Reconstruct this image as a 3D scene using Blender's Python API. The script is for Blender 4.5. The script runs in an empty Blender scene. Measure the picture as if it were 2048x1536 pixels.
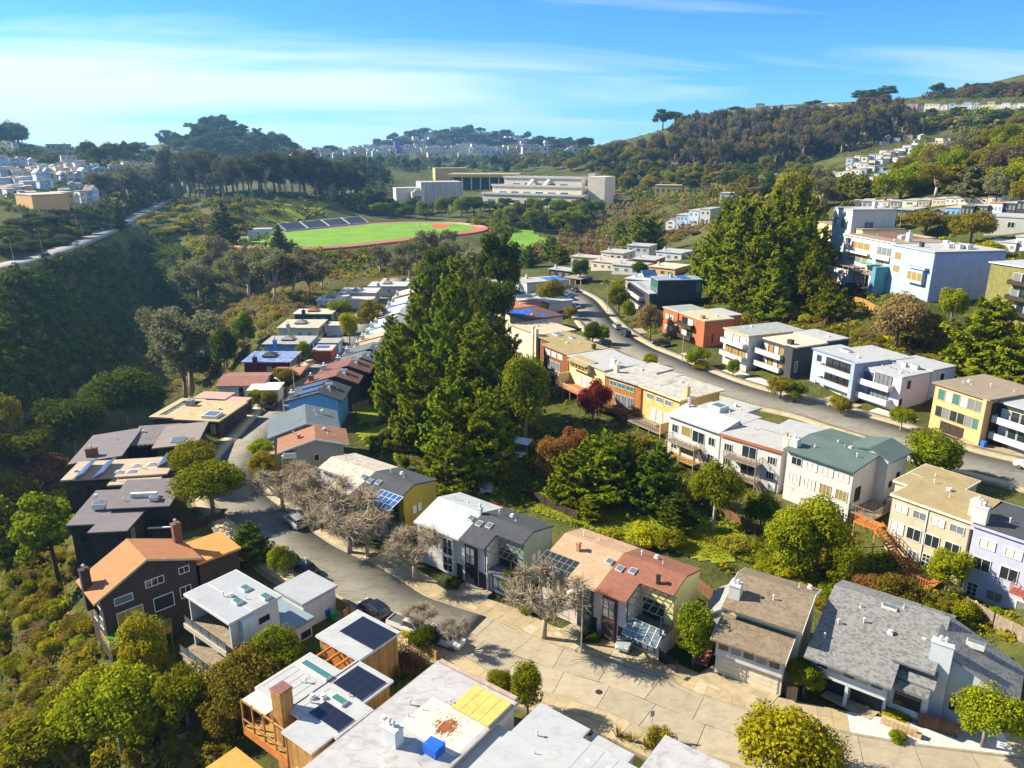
import bpy, math, random
import numpy as np
from mathutils import Matrix, Vector
R = math.radians
sc = bpy.context.scene
col = sc.collection
rnd = random.Random(7)
rng = np.random.default_rng(7)

# ---------------------------------------------------------------- camera
CAM_H = 54.0
FPX, HOR = 1500.0, 300.0                      # focal length and horizon of the 2048x1536 photograph
PITCH = math.atan((768 - HOR) / FPX)
cam_d = bpy.data.cameras.new('camera')
cam_d.sensor_width = 36.0
cam_d.lens = 36.0 * FPX / 2048.0
cam_d.clip_start = 0.5
cam_d.clip_end = 30000.0
cam = bpy.data.objects.new('camera', cam_d)
cam.location = (0, 0, CAM_H)
cam.rotation_euler = (math.pi / 2 - PITCH, 0, 0)
col.objects.link(cam)
sc.camera = cam

# ---------------------------------------------------------------- sky and sun
SUN_EL, SUN_AZ = R(34), R(76)                 # azimuth counter-clockwise from +Y (towards -X)
SUN_V = Vector((-math.cos(SUN_EL) * math.sin(SUN_AZ), math.cos(SUN_EL) * math.cos(SUN_AZ), math.sin(SUN_EL)))
world = bpy.data.worlds.new('World')
sc.world = world
world.use_nodes = True
wn, wl = world.node_tree.nodes, world.node_tree.links
wn.clear()
w_out = wn.new('ShaderNodeOutputWorld')
w_bg = wn.new('ShaderNodeBackground')
w_bg.inputs['Strength'].default_value = 0.066
w_sky = wn.new('ShaderNodeTexSky')
w_sky.sky_type = 'NISHITA'
w_sky.sun_disc = False
w_sky.sun_elevation = SUN_EL
w_sky.sun_rotation = -SUN_AZ
w_sky.altitude = 2500
w_sky.air_density = 1.0
w_sky.dust_density = 0.15
w_sky.ozone_density = 4.0
w_tc = wn.new('ShaderNodeTexCoord')
w_sep = wn.new('ShaderNodeSeparateXYZ')
wl.new(w_tc.outputs['Generated'], w_sep.inputs[0])

def wmath(op, a, b=None):
    n = wn.new('ShaderNodeMath'); n.operation = op
    for i, v in enumerate((a, b)):
        if v is None: continue
        if isinstance(v, (int, float)): n.inputs[i].default_value = v
        else: wl.new(v, n.inputs[i])
    return n.outputs[0]
# thin high cloud: a flat layer seen in perspective, stretched along one wind direction
w_z = wmath('MAXIMUM', wmath('ADD', w_sep.outputs[2], 0.10), 0.03)
w_u = wmath('DIVIDE', w_sep.outputs[0], w_z)
w_v = wmath('DIVIDE', w_sep.outputs[1], w_z)
w_cmb = wn.new('ShaderNodeCombineXYZ')
wl.new(wmath('ADD', w_u, wmath('MULTIPLY', w_v, 0.30)), w_cmb.inputs[0])
wl.new(wmath('MULTIPLY', wmath('SUBTRACT', w_v, wmath('MULTIPLY', w_u, 0.22)), 2.6), w_cmb.inputs[1])
w_n1 = wn.new('ShaderNodeTexNoise'); w_n1.inputs['Scale'].default_value = 0.30; w_n1.inputs['Detail'].default_value = 7; w_n1.inputs['Roughness'].default_value = 0.55
w_n1.inputs['Distortion'].default_value = 0.6
wl.new(w_cmb.outputs[0], w_n1.inputs['Vector'])
w_n2 = wn.new('ShaderNodeTexNoise'); w_n2.inputs['Scale'].default_value = 0.11; w_n2.inputs['Detail'].default_value = 3
wl.new(w_cmb.outputs[0], w_n2.inputs['Vector'])
w_band = wmath('MULTIPLY', wmath('SUBTRACT', 1.0, wmath('MULTIPLY', wmath('ABSOLUTE', wmath('SUBTRACT', w_sep.outputs[2], 0.055)), 11.0)), wmath('SUBTRACT', 0.34, wmath('MULTIPLY', w_sep.outputs[0], 0.85)))
w_cl = wmath('MULTIPLY', wmath('SUBTRACT', wmath('ADD', wmath('ADD', w_n1.outputs[0], wmath('MULTIPLY', w_n2.outputs[0], 0.8)), wmath('MULTIPLY', wmath('MAXIMUM', w_band, 0.0), 0.75)), 0.95), 2.6)
w_clc = wn.new('ShaderNodeClamp'); wl.new(w_cl, w_clc.inputs[0])
w_mx = wn.new('ShaderNodeMix'); w_mx.data_type = 'RGBA'
wl.new(wmath('MULTIPLY', w_clc.outputs[0], 0.78), w_mx.inputs[0])
w_hsv = wn.new('ShaderNodeHueSaturation'); w_hsv.inputs['Saturation'].default_value = 1.15
wl.new(w_sky.outputs[0], w_hsv.inputs['Color'])
w_tint = wn.new('ShaderNodeMix'); w_tint.data_type = 'RGBA'; w_tint.blend_type = 'MULTIPLY'; w_tint.inputs[0].default_value = 1.0
wl.new(w_hsv.outputs[0], w_tint.inputs[6]); w_tint.inputs[7].default_value = (0.58, 0.97, 1.10, 1)
wl.new(w_tint.outputs[2], w_mx.inputs[6])
w_mx.inputs[7].default_value = (7.4, 7.9, 8.3, 1)
wl.new(w_mx.outputs[2], w_bg.inputs['Color'])
wl.new(w_bg.outputs[0], w_out.inputs[0])

sun_d = bpy.data.lights.new('sun', 'SUN')
sun_d.energy = 5.0
sun_d.angle = R(0.53)
sun_d.color = (1.0, 0.90, 0.70)
sun = bpy.data.objects.new('sun', sun_d)
sun.rotation_euler = SUN_V.to_track_quat('Z', 'Y').to_euler()
sun.location = (0, 0, 300)
col.objects.link(sun)

sc.view_settings.view_transform = 'Standard'
sc.view_settings.look = 'None'
sc.view_settings.exposure = 1.4
sc.view_settings.gamma = 1.0
sc.view_settings.use_curve_mapping = False
sc.render.engine = 'CYCLES'
sc.cycles.use_denoising = True
sc.cycles.max_bounces = 5
sc.cycles.diffuse_bounces = 2
sc.cycles.glossy_bounces = 2
sc.cycles.transmission_bounces = 3
sc.cycles.transparent_max_bounces = 4
sc.cycles.volume_bounces = 0
sc.cycles.volume_step_rate = 8.0
sc.cycles.sample_clamp_indirect = 4.0

# ---------------------------------------------------------------- pixel rays of the photograph -> places in the world
CP, SP = math.cos(PITCH), math.sin(PITCH)
def ray(px, py):
    a = (px - 1024) / FPX; b = -(py - 768) / FPX
    return np.array([a, CP + b * SP, -SP + b * CP])
def P(px, py, z):
    d = ray(px, py); t = (z - CAM_H) / d[2]
    return d[0] * t, d[1] * t
def az_of(px):                                # azimuth on the horizon of a photo column
    return math.atan2((px - 1024) / FPX * CP, 1.0)

# ---------------------------------------------------------------- terrain
ctrl = []
def gp(*L):
    for px, py, z in L:
        x, y = P(px, py, z); ctrl.append((x, y, z))
def pol(*L):
    for px, r, z in L:
        a = az_of(px); ctrl.append((r * math.sin(a), r * math.cos(a), z))
gp((1900,1510,0),(1600,1440,0),(1300,1400,0),(1000,1300,0),(800,1220,0),(620,1090,0),(500,970,0),(490,900,0),(540,830,0),
   (640,745,0),(690,690,0),(730,640,0),(790,590,0),
   (1150,1000,-1),(1300,1050,0),(1500,1070,1.5),(1700,1090,2),(1850,1130,3),(2000,1215,1.5),(1000,930,-2.5),(1050,860,-2.5),
   (900,850,-2.5),(780,830,-1),(760,700,-1),(850,620,0),(950,560,0),
   (2040,960,6),(1900,925,6),(1750,870,6),(1550,800,5.5),(1400,750,5),(1290,700,5),(1200,640,4.5),(1170,600,4),(1140,570,4),
   (1500,650,8),(1600,640,10.5),(1700,650,11.5),(1800,660,12.5),(1900,700,11),(2000,770,9),(1990,610,17),(1470,590,11),(1350,560,7),
   (1300,520,6),(1200,540,4.5),(1840,605,17),(1650,530,18),(1700,500,21),(1850,455,27),(2000,455,29),(1650,500,21),(1550,440,20),
   (1360,460,6),(1050,520,-5),(1060,475,-2),(1250,460,-1),(1200,430,2),(1080,412,6),(850,405,4),(1000,440,0),(760,440,0),
   (480,490,0),(700,470,0),(900,445,0),(620,498,0),(550,490,0),(800,470,0),(560,428,9),(480,400,16),(600,385,18),
   (330,405,11),(260,440,10),(200,468,10),(100,505,10),(0,535,10),(100,430,20),(150,410,22),(0,400,25),(0,345,34),(100,335,37),
   (450,540,-9),(550,535,-8),(650,530,-7),(760,520,-5),(900,510,-4),(960,500,-3),
   (30,980,-15),(120,905,-10),(200,850,-9),(260,780,-11),(350,705,-11),(430,650,-9),(500,610,-7),(600,575,-5),(700,555,-4),
   (350,1250,-5),(300,1400,-6),(100,1400,-11),(0,1450,-13),(0,1250,-15),(100,1150,-11),(60,1060,-13),(500,1420,-2),(560,1530,-2),(430,1200,-2),(300,1130,-3),(250,950,-3),(400,850,-2),(480,790,-2))
pol((190,860,44),(0,1100,66),(60,1100,55),(150,1100,48),(260,1100,46),(-200,1200,80),(340,1500,58),(400,1500,84),(460,1500,90),(520,1500,78),(570,1500,54),
    (450,1200,40),(300,800,22),(650,1800,48),(720,2200,48),(760,2600,70),(800,2600,90),(900,2600,116),(1000,2600,100),(1100,2600,82),(1150,2500,70),
    (900,2000,46),(1100,1800,50),(700,1200,33),(900,1100,24),(1000,1100,28),(1100,1100,34),(850,900,14),
    (1200,1300,60),(1280,1200,68),(1350,1120,88),(1420,1130,98),(1500,1150,106),(1600,1200,113),(1700,1250,118),(1850,1350,132),(2048,1400,164),(2300,1450,185),
    (1400,850,38),(1600,850,44),(1200,800,18),(1250,950,40),(1700,650,40),(1700,800,51),(1900,700,53),(1900,850,66),(2048,600,58),(2048,900,85),(1800,1050,92),(2300,900,100),
    (1400,600,20),(1550,500,26),(1750,450,33),(1900,350,35),(2048,330,36),(2300,330,38),(2300,200,22),
    (0,175,-25),(120,195,-28),(200,215,-30),(260,245,-32),(350,290,-31),(420,350,-25),(480,400,-18),(-300,185,-38),(-300,110,-24),(-300,60,-18),(0,60,-12),
    (-300,600,45),(-300,350,18),(500,30,-2),(1024,30,-1),(1600,30,-1),(1024,8,-1),(2200,60,0),(2300,90,3.5),(2300,130,8),(500,10,-2))
pol((3000,30,-1),(3000,55,0),(3000,90,3),(3000,140,8),(3000,250,24),(3000,500,50),(3000,1200,110),(5000,30,-1),(5000,60,0),(5000,100,4),(5000,160,10),(5000,300,28),(-1200,40,-10),(-1200,90,-22),(-1200,180,-20),(-1200,320,20),(-1200,700,50))
for px in (-400, 0, 300, 600, 800, 1000, 1250, 1500, 1800, 2048, 2400):
    pol((px, 4200, 10), (px, 9000, -60))
C = np.array(ctrl)
def warp(x, y):
    r = np.sqrt(x * x + y * y) + 1e-6
    a = np.clip(np.arctan2(x, y), -0.95, 0.95)
    return 2.6 * a, np.log(np.clip(r, 8, 12000))
def _phi(d2):
    return 0.5 * d2 * np.log(d2 + 1e-9)
cu, cv = warp(C[:, 0], C[:, 1])
n = len(C)
K = _phi((cu[:, None] - cu) ** 2 + (cv[:, None] - cv) ** 2) + np.eye(n) * 0.0008
Q = np.c_[np.ones(n), cu, cv]
A = np.r_[np.c_[K, Q], np.c_[Q.T, np.zeros((3, 3))]]
TW = np.linalg.solve(A, np.r_[C[:, 2], np.zeros(3)])
def tps(x, y):
    u, v = warp(x, y)
    out = TW[n] + TW[n + 1] * u + TW[n + 2] * v
    for i in range(n):
        out = out + TW[i] * _phi((u - cu[i]) ** 2 + (v - cv[i]) ** 2)
    return out
RD0 = np.array(P(0, 535, 10)); RDN = np.array([0.94, 0.33]); RDN /= np.linalg.norm(RDN)

def catmull(pts, step=1.5):
    pts = [np.array(p, float) for p in pts]
    pts = [2 * pts[0] - pts[1]] + pts + [2 * pts[-1] - pts[-2]]
    out = []
    for i in range(1, len(pts) - 2):
        p0, p1, p2, p3 = pts[i - 1:i + 3]
        m = max(2, int(np.linalg.norm(p2[:2] - p1[:2]) / step))
        for k in range(m):
            t = k / m
            out.append(0.5 * ((2 * p1) + (-p0 + p2) * t + (2 * p0 - 5 * p1 + 4 * p2 - p3) * t * t + (-p0 + 3 * p1 - 3 * p2 + p3) * t ** 3))
    out.append(pts[-2])
    return np.array(out)

# street centrelines (x, y, z)
ROAD_L = catmull([(85,46,0),(62,49.6,0),(46.8,52.4,0),(35.8,54.4,0),(24.5,57.9,0),(17.2,61.5,0),(12.7,64.8,0),(7.6,67.5,0),(1.5,70.2,0),(-3.5,74.2,0),(-9.2,77.3,0),(-13.6,80.0,0),
                  (-20.0,86.3,0),(-28.5,93.0,0),(-37.0,102.3,0),(-45.6,113.0,0),(-49.6,127.0,0),(-50.0,141.5,0),(-50.2,154.5,0),(-49.4,180,0),(-48.3,197,0),(-47.5,212,0),(-47.9,240,0),(-48.5,285,0),(-50,330,0)])
ROAD_R = catmull([(112,74,6.5),(96,91,6.3),(78.5,107,6.1),(71.5,115,6.0),(68.0,123.5,6.0),(63.0,131,5.9),(58.2,138.8,5.7),(50.5,146.8,5.5),(43.8,158,5.3),(36.5,176,5.1),(32.0,187,5.0),
                  (28.0,204,4.8),(25.8,224,4.6),(25.2,243,4.4),(23.5,262,4.2),(17,282,4.0),(4,300,3.8),(-12,312,3.5)])
ROAD_F = catmull([(*P(px, py, 10), 10.0) for px, py in ((-220,578),(0,533),(100,507),(200,467),(258,438),(300,417),(345,398),(400,388))], 4)
ROADS = [(ROAD_L, 4.0, 3.2), (ROAD_R, 4.6, 3.0), (ROAD_F, 6.0, 1.0)]

AXA = [az_of(p) for p in (-400, 0, 120, 200, 260, 350, 420, 470)]; AXR = [150, 160, 178, 194, 224, 268, 325, 380]
def hz(x, y):
    x = np.atleast_1d(np.asarray(x, float)); y = np.atleast_1d(np.asarray(y, float))
    t = tps(x, y)
    perp = (x - RD0[0]) * RDN[0] + (y - RD0[1]) * RDN[1]
    zl = np.minimum(10.0 - 1.02 * np.maximum(perp - 7, 0), 10)
    wgt = np.clip((perp + 14) / 8, 0, 1)
    t = np.where(perp > -14, np.maximum(t, zl) * wgt + t * (1 - wgt), t)
    ra = np.sqrt(x * x + y * y); axz = np.interp(np.arctan2(x, y), AXA, AXR)
    w2 = np.clip((ra - axz) / 14, 0, 1) * (np.arctan2(x, y) < AXA[-1]) * (perp > -2) * np.clip((560 - ra) / 160, 0, 1)
    t = t * (1 - w2) + np.minimum(t, np.maximum(10.0 - 1.02 * np.maximum(perp - 7, 0), -30)) * w2
    u_, v_ = (x + 100) * .66 + (y - 512) * .751, -(x + 100) * .751 + (y - 512) * .66
    q_ = np.clip((np.sqrt((u_ / 116) ** 2 + (v_ / 72) ** 2) - 1) / .35, 0, 1)
    t = t * q_ + -.4 * (1 - q_)
    for line, hw, sw in ROADS:
        best = np.full(x.shape, 1e9); zz = np.zeros(x.shape)
        for k in range(0, len(line), 2):
            d2 = (x - line[k, 0]) ** 2 + (y - line[k, 1]) ** 2
            m = d2 < best
            best = np.where(m, d2, best); zz = np.where(m, line[k, 2], zz)
        d = np.sqrt(best)
        s = np.clip((d - hw - sw) / 7.0, 0, 1); s = s * s * (3 - 2 * s)
        t = np.where(d < hw + sw + 7, (zz - 0.3) * (1 - s) + t * s, t)
    return t
az_f = np.concatenate([np.linspace(-math.pi, R(-52), 24, endpoint=False), np.linspace(R(-52), R(52), 330), np.linspace(R(52), math.pi, 25)[1:]])
rr_f = np.concatenate([np.geomspace(4, 60, 40, endpoint=False), np.geomspace(60, 420, 170, endpoint=False), np.geomspace(420, 9000, 110)])
AA, RR = np.meshgrid(az_f, rr_f)
GX, GY = (RR * np.sin(AA)).ravel(), (RR * np.cos(AA)).ravel()
GZ = hz(GX, GY)
GRID = GZ.reshape(RR.shape)
hz_exact = hz
def hz(x, y):
    """ground height read from the ground sheet itself"""
    x = np.atleast_1d(np.asarray(x, float)); y = np.atleast_1d(np.asarray(y, float))
    r = np.clip(np.sqrt(x * x + y * y), rr_f[0], rr_f[-1] * .999); a = np.clip(np.arctan2(x, y), az_f[0], az_f[-1] - 1e-6)
    i = np.clip(np.searchsorted(rr_f, r, 'right') - 1, 0, len(rr_f) - 2); j = np.clip(np.searchsorted(az_f, a, 'right') - 1, 0, len(az_f) - 2)
    u = (r - rr_f[i]) / (rr_f[i + 1] - rr_f[i]); v = (a - az_f[j]) / (az_f[j + 1] - az_f[j])
    return (GRID[i, j] * (1 - u) + GRID[i + 1, j] * u) * (1 - v) + (GRID[i, j + 1] * (1 - u) + GRID[i + 1, j + 1] * u) * v
def gz(x, y):
    return float(hz(x, y)[0])
def G(px, py):
    """where the ray of a photo pixel meets the ground"""
    d = ray(px, py)
    ts = np.geomspace(20, 6000, 500)
    z = CAM_H + d[2] * ts
    g = hz(d[0] * ts, d[1] * ts)
    below = np.nonzero(z < g)[0]
    if len(below) == 0: k = len(ts) - 1
    else: k = max(1, below[0])
    lo, hi = ts[k - 1], ts[k]
    tt = np.linspace(lo, hi, 24)
    z2 = CAM_H + d[2] * tt; g2 = hz(d[0] * tt, d[1] * tt)
    b2 = np.nonzero(z2 < g2)[0]
    t = tt[b2[0]] if len(b2) else hi
    x, y = d[0] * t, d[1] * t
    return x, y, gz(x, y)

# ---------------------------------------------------------------- helpers: objects
def props(o, label=None, cat=None, group=None, kind=None):
    if label: o['label'] = label
    if cat: o['category'] = cat
    if group: o['group'] = group
    if kind: o['kind'] = kind
    return o
def empty(name, loc=(0, 0, 0), rz=0.0):
    o = bpy.data.objects.new(name, None)
    o.empty_display_size = 0.5
    o.location = loc; o.rotation_euler = (0, 0, rz)
    col.objects.link(o)
    return o
def link(name, me, parent=None, loc=(0, 0, 0), rz=0.0, scale=None, mat=None):
    o = bpy.data.objects.new(name, me)
    o.location = loc
    if rz: o.rotation_euler = (0, 0, rz)
    if scale is not None: o.scale = scale
    col.objects.link(o)
    if parent: o.parent = parent
    if mat is not None:
        if not me.materials: me.materials.append(mat)
        elif me.materials[0] is not mat:
            o.material_slots[0].link = 'OBJECT'; o.material_slots[0].material = mat
    return o
def mesh_np(name, V, F, mat=None, smooth=False):
    """V (n,3); F (m,k) all faces with k corners"""
    V = np.asarray(V, np.float32); F = np.asarray(F, np.int32)
    me = bpy.data.meshes.new(name)
    k = F.shape[1]
    me.vertices.add(len(V)); me.vertices.foreach_set('co', V.ravel())
    me.loops.add(F.size); me.loops.foreach_set('vertex_index', F.ravel())
    me.polygons.add(len(F)); me.polygons.foreach_set('loop_start', np.arange(0, F.size, k, dtype=np.int32))
    if smooth: me.polygons.foreach_set('use_smooth', np.ones(len(F), bool))
    me.update(calc_edges=True)
    if mat: me.materials.append(mat)
    return me
class MB:
    """collects simple solids for one mesh"""
    def __init__(s): s.v = []; s.f = []
    def quad(s, a, b, c, d):
        n = len(s.v); s.v += [a, b, c, d]; s.f.append((n, n + 1, n + 2, n + 3)); return s
    def box(s, x0, x1, y0, y1, z0, z1):
        if x1 < x0: x0, x1 = x1, x0
        if y1 < y0: y0, y1 = y1, y0
        n = len(s.v)
        s.v += [(x0,y0,z0),(x1,y0,z0),(x1,y1,z0),(x0,y1,z0),(x0,y0,z1),(x1,y0,z1),(x1,y1,z1),(x0,y1,z1)]
        s.f += [tuple(n + i for i in q) for q in ((3,2,1,0),(4,5,6,7),(0,1,5,4),(1,2,6,5),(2,3,7,6),(3,0,4,7))]
        return s
    def prism(s, poly, d):
        """poly: list of 3d points (planar, counter-clockwise seen from the +d side), pushed by vector d"""
        n = len(s.v); k = len(poly)
        s.v += [tuple(p) for p in poly] + [(p[0] + d[0], p[1] + d[1], p[2] + d[2]) for p in poly]
        s.f.append(tuple(n + i for i in reversed(range(k)))); s.f.append(tuple(n + k + i for i in range(k)))
        for i in range(k):
            j = (i + 1) % k
            s.f.append((n + i, n + j, n + k + j, n + k + i))
        return s
    def bar(s, a, b, r, r2=None, sides=4):
        a = Vector(a); b = Vector(b); d = b - a
        if d.length < 1e-5: return s
        q = d.to_track_quat('Z', 'Y'); r2 = r if r2 is None else r2
        n = len(s.v)
        for p, rr in ((a, r), (b, r2)):
            for i in range(sides):
                t = 2 * math.pi * (i + .5) / sides
                s.v.append(tuple(p + q @ Vector((rr * math.cos(t), rr * math.sin(t), 0))))
        for i in range(sides):
            j = (i + 1) % sides
            s.f.append((n + i, n + j, n + sides + j, n + sides + i))
        s.f.append(tuple(n + i for i in reversed(range(sides)))); s.f.append(tuple(n + sides + i for i in range(sides)))
        return s
    def mesh(s, name, mat=None, smooth=False):
        me = bpy.data.meshes.new(name); me.from_pydata([tuple(map(float, v)) for v in s.v], [], s.f)
        if smooth:
            for p in me.polygons: p.use_smooth = True
        if mat: me.materials.append(mat)
        return me
    def build(s, name, mat, parent=None, loc=(0, 0, 0), rz=0.0):
        return link(name, s.mesh(name, mat), parent, loc, rz)

# ---------------------------------------------------------------- materials (all procedural)
MATS = {}
def lin(h):
    """sRGB 0-255 -> linear"""
    return tuple(((c / 255) / 12.92 if c / 255 <= 0.04045 else ((c / 255 + 0.055) / 1.055) ** 2.4) for c in h)
def newmat(name):
    m = bpy.data.materials.new(name); m.use_nodes = True
    MATS[name] = m
    nt = m.node_tree; b = nt.nodes['Principled BSDF']
    return m, nt, nt.nodes, nt.links, b
def M(name, c=(.5, .5, .5), rough=.8, var=.12, scale=.7, spec=.3, kind=None, c2=None, metal=0.0, bump=0.0, amt=.5):
    """wall/roof/ground paint with blotchy variation; kind adds a structure"""
    if name in MATS: return MATS[name]
    m, nt, N, L, b = newmat(name)
    b.inputs['Roughness'].default_value = rough
    b.inputs['Specular IOR Level'].default_value = spec
    b.inputs['Metallic'].default_value = metal
    geo = N.new('ShaderNodeNewGeometry')
    tc = N.new('ShaderNodeTexCoord')
    n1 = N.new('ShaderNodeTexNoise'); n1.inputs['Scale'].default_value = scale; n1.inputs['Detail'].default_value = 6; n1.inputs['Roughness'].default_value = .65
    L.new(geo.outputs['Position'], n1.inputs['Vector'])
    rmp = N.new('ShaderNodeMapRange'); rmp.inputs[1].default_value = .32; rmp.inputs[2].default_value = .68
    L.new(n1.outputs[0], rmp.inputs[0])
    mx = N.new('ShaderNodeMix'); mx.data_type = 'RGBA'
    L.new(rmp.outputs[0], mx.inputs[0])
    ca = c if c2 is None else c
    cb = tuple(min(1, v * (1 + var)) for v in c) if c2 is None else c2
    if c2 is None: ca = tuple(v * (1 - var) for v in c)
    mx.inputs[6].default_value = (*ca, 1); mx.inputs[7].default_value = (*cb, 1)
    out = mx.outputs[2]
    def mul(fac_out, dark, strength):
        mm = N.new('ShaderNodeMix'); mm.data_type = 'RGBA'; mm.blend_type = 'MULTIPLY'
        L.new(fac_out, mm.inputs[0])
        L.new(out, mm.inputs[6]); mm.inputs[7].default_value = (*dark, 1)
        return mm.outputs[2]
    if kind is None and c2 is None:
        mp = N.new('ShaderNodeMapping'); mp.inputs['Scale'].default_value = (1.3, 1.3, .16)
        L.new(geo.outputs['Position'], mp.inputs['Vector'])
        n2 = N.new('ShaderNodeTexNoise'); n2.inputs['Scale'].default_value = 1.0; n2.inputs['Detail'].default_value = 5; n2.inputs['Roughness'].default_value = .7
        L.new(mp.outputs[0], n2.inputs['Vector'])
        r2 = N.new('ShaderNodeMapRange'); r2.inputs[1].default_value = .48; r2.inputs[2].default_value = .75; r2.inputs[4].default_value = .55
        L.new(n2.outputs[0], r2.inputs[0])
        out = mul(r2.outputs[0], (.70, .66, .60), 1)
    if kind == 'shingle':
        br = N.new('ShaderNodeTexVoronoi'); br.inputs['Scale'].default_value = 1.0
        mp = N.new('ShaderNodeMapping'); mp.inputs['Scale'].default_value = (3.4, 3.4, 14.0); mp.inputs['Rotation'].default_value = (0, 0, .65)
        L.new(geo.outputs['Position'], mp.inputs['Vector']); L.new(mp.outputs[0], br.inputs['Vector'])
        r2 = N.new('ShaderNodeMapRange'); r2.inputs[1].default_value = .35; r2.inputs[2].default_value = .95
        r2.inputs[3].default_value = 0; r2.inputs[4].default_value = amt
        sp = N.new('ShaderNodeSeparateColor'); L.new(br.outputs['Color'], sp.inputs[0]); L.new(sp.outputs[0], r2.inputs[0])
        out = mul(r2.outputs[0], (.45, .45, .47), 1)
    if kind == 'boards':      # vertical boards: colour changes from board to board
        mp = N.new('ShaderNodeMapping'); mp.inputs['Scale'].default_value = (6.0, 6.0, .05)
        L.new(tc.outputs['Object'], mp.inputs['Vector'])
        vo = N.new('ShaderNodeTexVoronoi'); vo.inputs['Scale'].default_value = 1.0
        L.new(mp.outputs[0], vo.inputs['Vector'])
        sp = N.new('ShaderNodeSeparateColor'); L.new(vo.outputs['Color'], sp.inputs[0])
        r2 = N.new('ShaderNodeMapRange'); r2.inputs[3].default_value = 0; r2.inputs[4].default_value = amt
        L.new(sp.outputs[0], r2.inputs[0])
        out = mul(r2.outputs[0], (.5, .42, .35), 1)
    if kind == 'stains':      # long dark weather stains on an old roof
        n2 = N.new('ShaderNodeTexNoise'); n2.inputs['Scale'].default_value = .9; n2.inputs['Detail'].default_value = 8; n2.inputs['Distortion'].default_value = 1.4
        mp = N.new('ShaderNodeMapping'); mp.inputs['Scale'].default_value = (.6, 1.2, 1); mp.inputs['Location'].default_value = (3, 7, 0)
        L.new(geo.outputs['Position'], mp.inputs['Vector']); L.new(mp.outputs[0], n2.inputs['Vector'])
        r2 = N.new('ShaderNodeMapRange'); r2.inputs[1].default_value = .5; r2.inputs[2].default_value = .68; r2.inputs[4].default_value = amt
        L.new(n2.outputs[0], r2.inputs[0])
        out = mul(r2.outputs[0], (.45, .40, .36), 1)
    if kind == 'grit':        # fine mineral speckle
        n2 = N.new('ShaderNodeTexNoise'); n2.inputs['Scale'].default_value = 5.0; n2.inputs['Detail'].default_value = 3
        L.new(geo.outputs['Position'], n2.inputs['Vector'])
        r2 = N.new('ShaderNodeMapRange'); r2.inputs[1].default_value = .4; r2.inputs[2].default_value = .62; r2.inputs[4].default_value = amt
        L.new(n2.outputs[0], r2.inputs[0])
        out = mul(r2.outputs[0], (.62, .6, .58), 1)
    L.new(out, b.inputs['Base Color'])
    if bump:
        bp = N.new('ShaderNodeBump'); bp.inputs['Strength'].default_value = bump; bp.inputs['Distance'].default_value = .05
        n3 = N.new('ShaderNodeTexNoise'); n3.inputs['Scale'].default_value = 6; n3.inputs['Detail'].default_value = 4
        L.new(geo.outputs['Position'], n3.inputs['Vector'])
        L.new(n3.outputs[0], bp.inputs['Height']); L.new(bp.outputs[0], b.inputs['Normal'])
    return m
def Mrgb(name, rgb, **k):
    return M(name, lin(rgb), **k)
def leafmat(name, c, c2=None, trans=.42):
    if name in MATS: return MATS[name]
    m, nt, N, L, b = newmat(name)
    N.remove(b)
    out = [x for x in N if x.type == 'OUTPUT_MATERIAL'][0]
    oi = N.new('ShaderNodeObjectInfo')
    geo = N.new('ShaderNodeNewGeometry')
    n1 = N.new('ShaderNodeTexNoise'); n1.inputs['Scale'].default_value = .9; n1.inputs['Detail'].default_value = 2
    L.new(geo.outputs['Position'], n1.inputs['Vector'])
    wn_ = N.new('ShaderNodeMapRange'); wn_.inputs[1].default_value = .35; wn_.inputs[2].default_value = .65
    L.new(n1.outputs[0], wn_.inputs[0])
    ad = N.new('ShaderNodeMath'); ad.operation = 'MULTIPLY_ADD'; ad.inputs[1].default_value = .55
    L.new(wn_.outputs[0], ad.inputs[0])
    rm = N.new('ShaderNodeMath'); rm.operation = 'MULTIPLY'; rm.inputs[1].default_value = .45; L.new(geo.outputs['Random Per Island'], rm.inputs[0])
    L.new(rm.outputs[0], ad.inputs[2])
    mx = N.new('ShaderNodeMix'); mx.data_type = 'RGBA'
    L.new(ad.outputs[0], mx.inputs[0])
    if c2 is None: c2 = tuple(min(1, v * 1.7) for v in c)
    mx.inputs[6].default_value = (*c, 1); mx.inputs[7].default_value = (*c2, 1)
    hs = N.new('ShaderNodeHueSaturation')
    h1 = N.new('ShaderNodeMapRange'); h1.inputs[3].default_value = .485; h1.inputs[4].default_value = .515; L.new(oi.outputs['Random'], h1.inputs[0]); L.new(h1.outputs[0], hs.inputs['Hue'])
    h2 = N.new('ShaderNodeMapRange'); h2.inputs[3].default_value = .78; h2.inputs[4].default_value = 1.25; L.new(oi.outputs['Random'], h2.inputs[0]); L.new(h2.outputs[0], hs.inputs['Value'])
    L.new(mx.outputs[2], hs.inputs['Color'])
    d = N.new('ShaderNodeBsdfDiffuse'); t = N.new('ShaderNodeBsdfTranslucent'); ms = N.new('ShaderNodeMixShader')
    L.new(hs.outputs[0], d.inputs[0]); L.new(hs.outputs[0], t.inputs[0])
    ms.inputs[0].default_value = trans
    L.new(d.outputs[0], ms.inputs[1]); L.new(t.outputs[0], ms.inputs[2]); L.new(ms.outputs[0], out.inputs[0])
    return m
def glassmat(name, c=(.02, .03, .035), rough=.05):
    if name in MATS: return MATS[name]
    m, nt, N, L, b = newmat(name)
    b.inputs['Base Color'].default_value = (*c, 1); b.inputs['Roughness'].default_value = rough; b.inputs['Specular IOR Level'].default_value = .8
    return m
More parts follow.
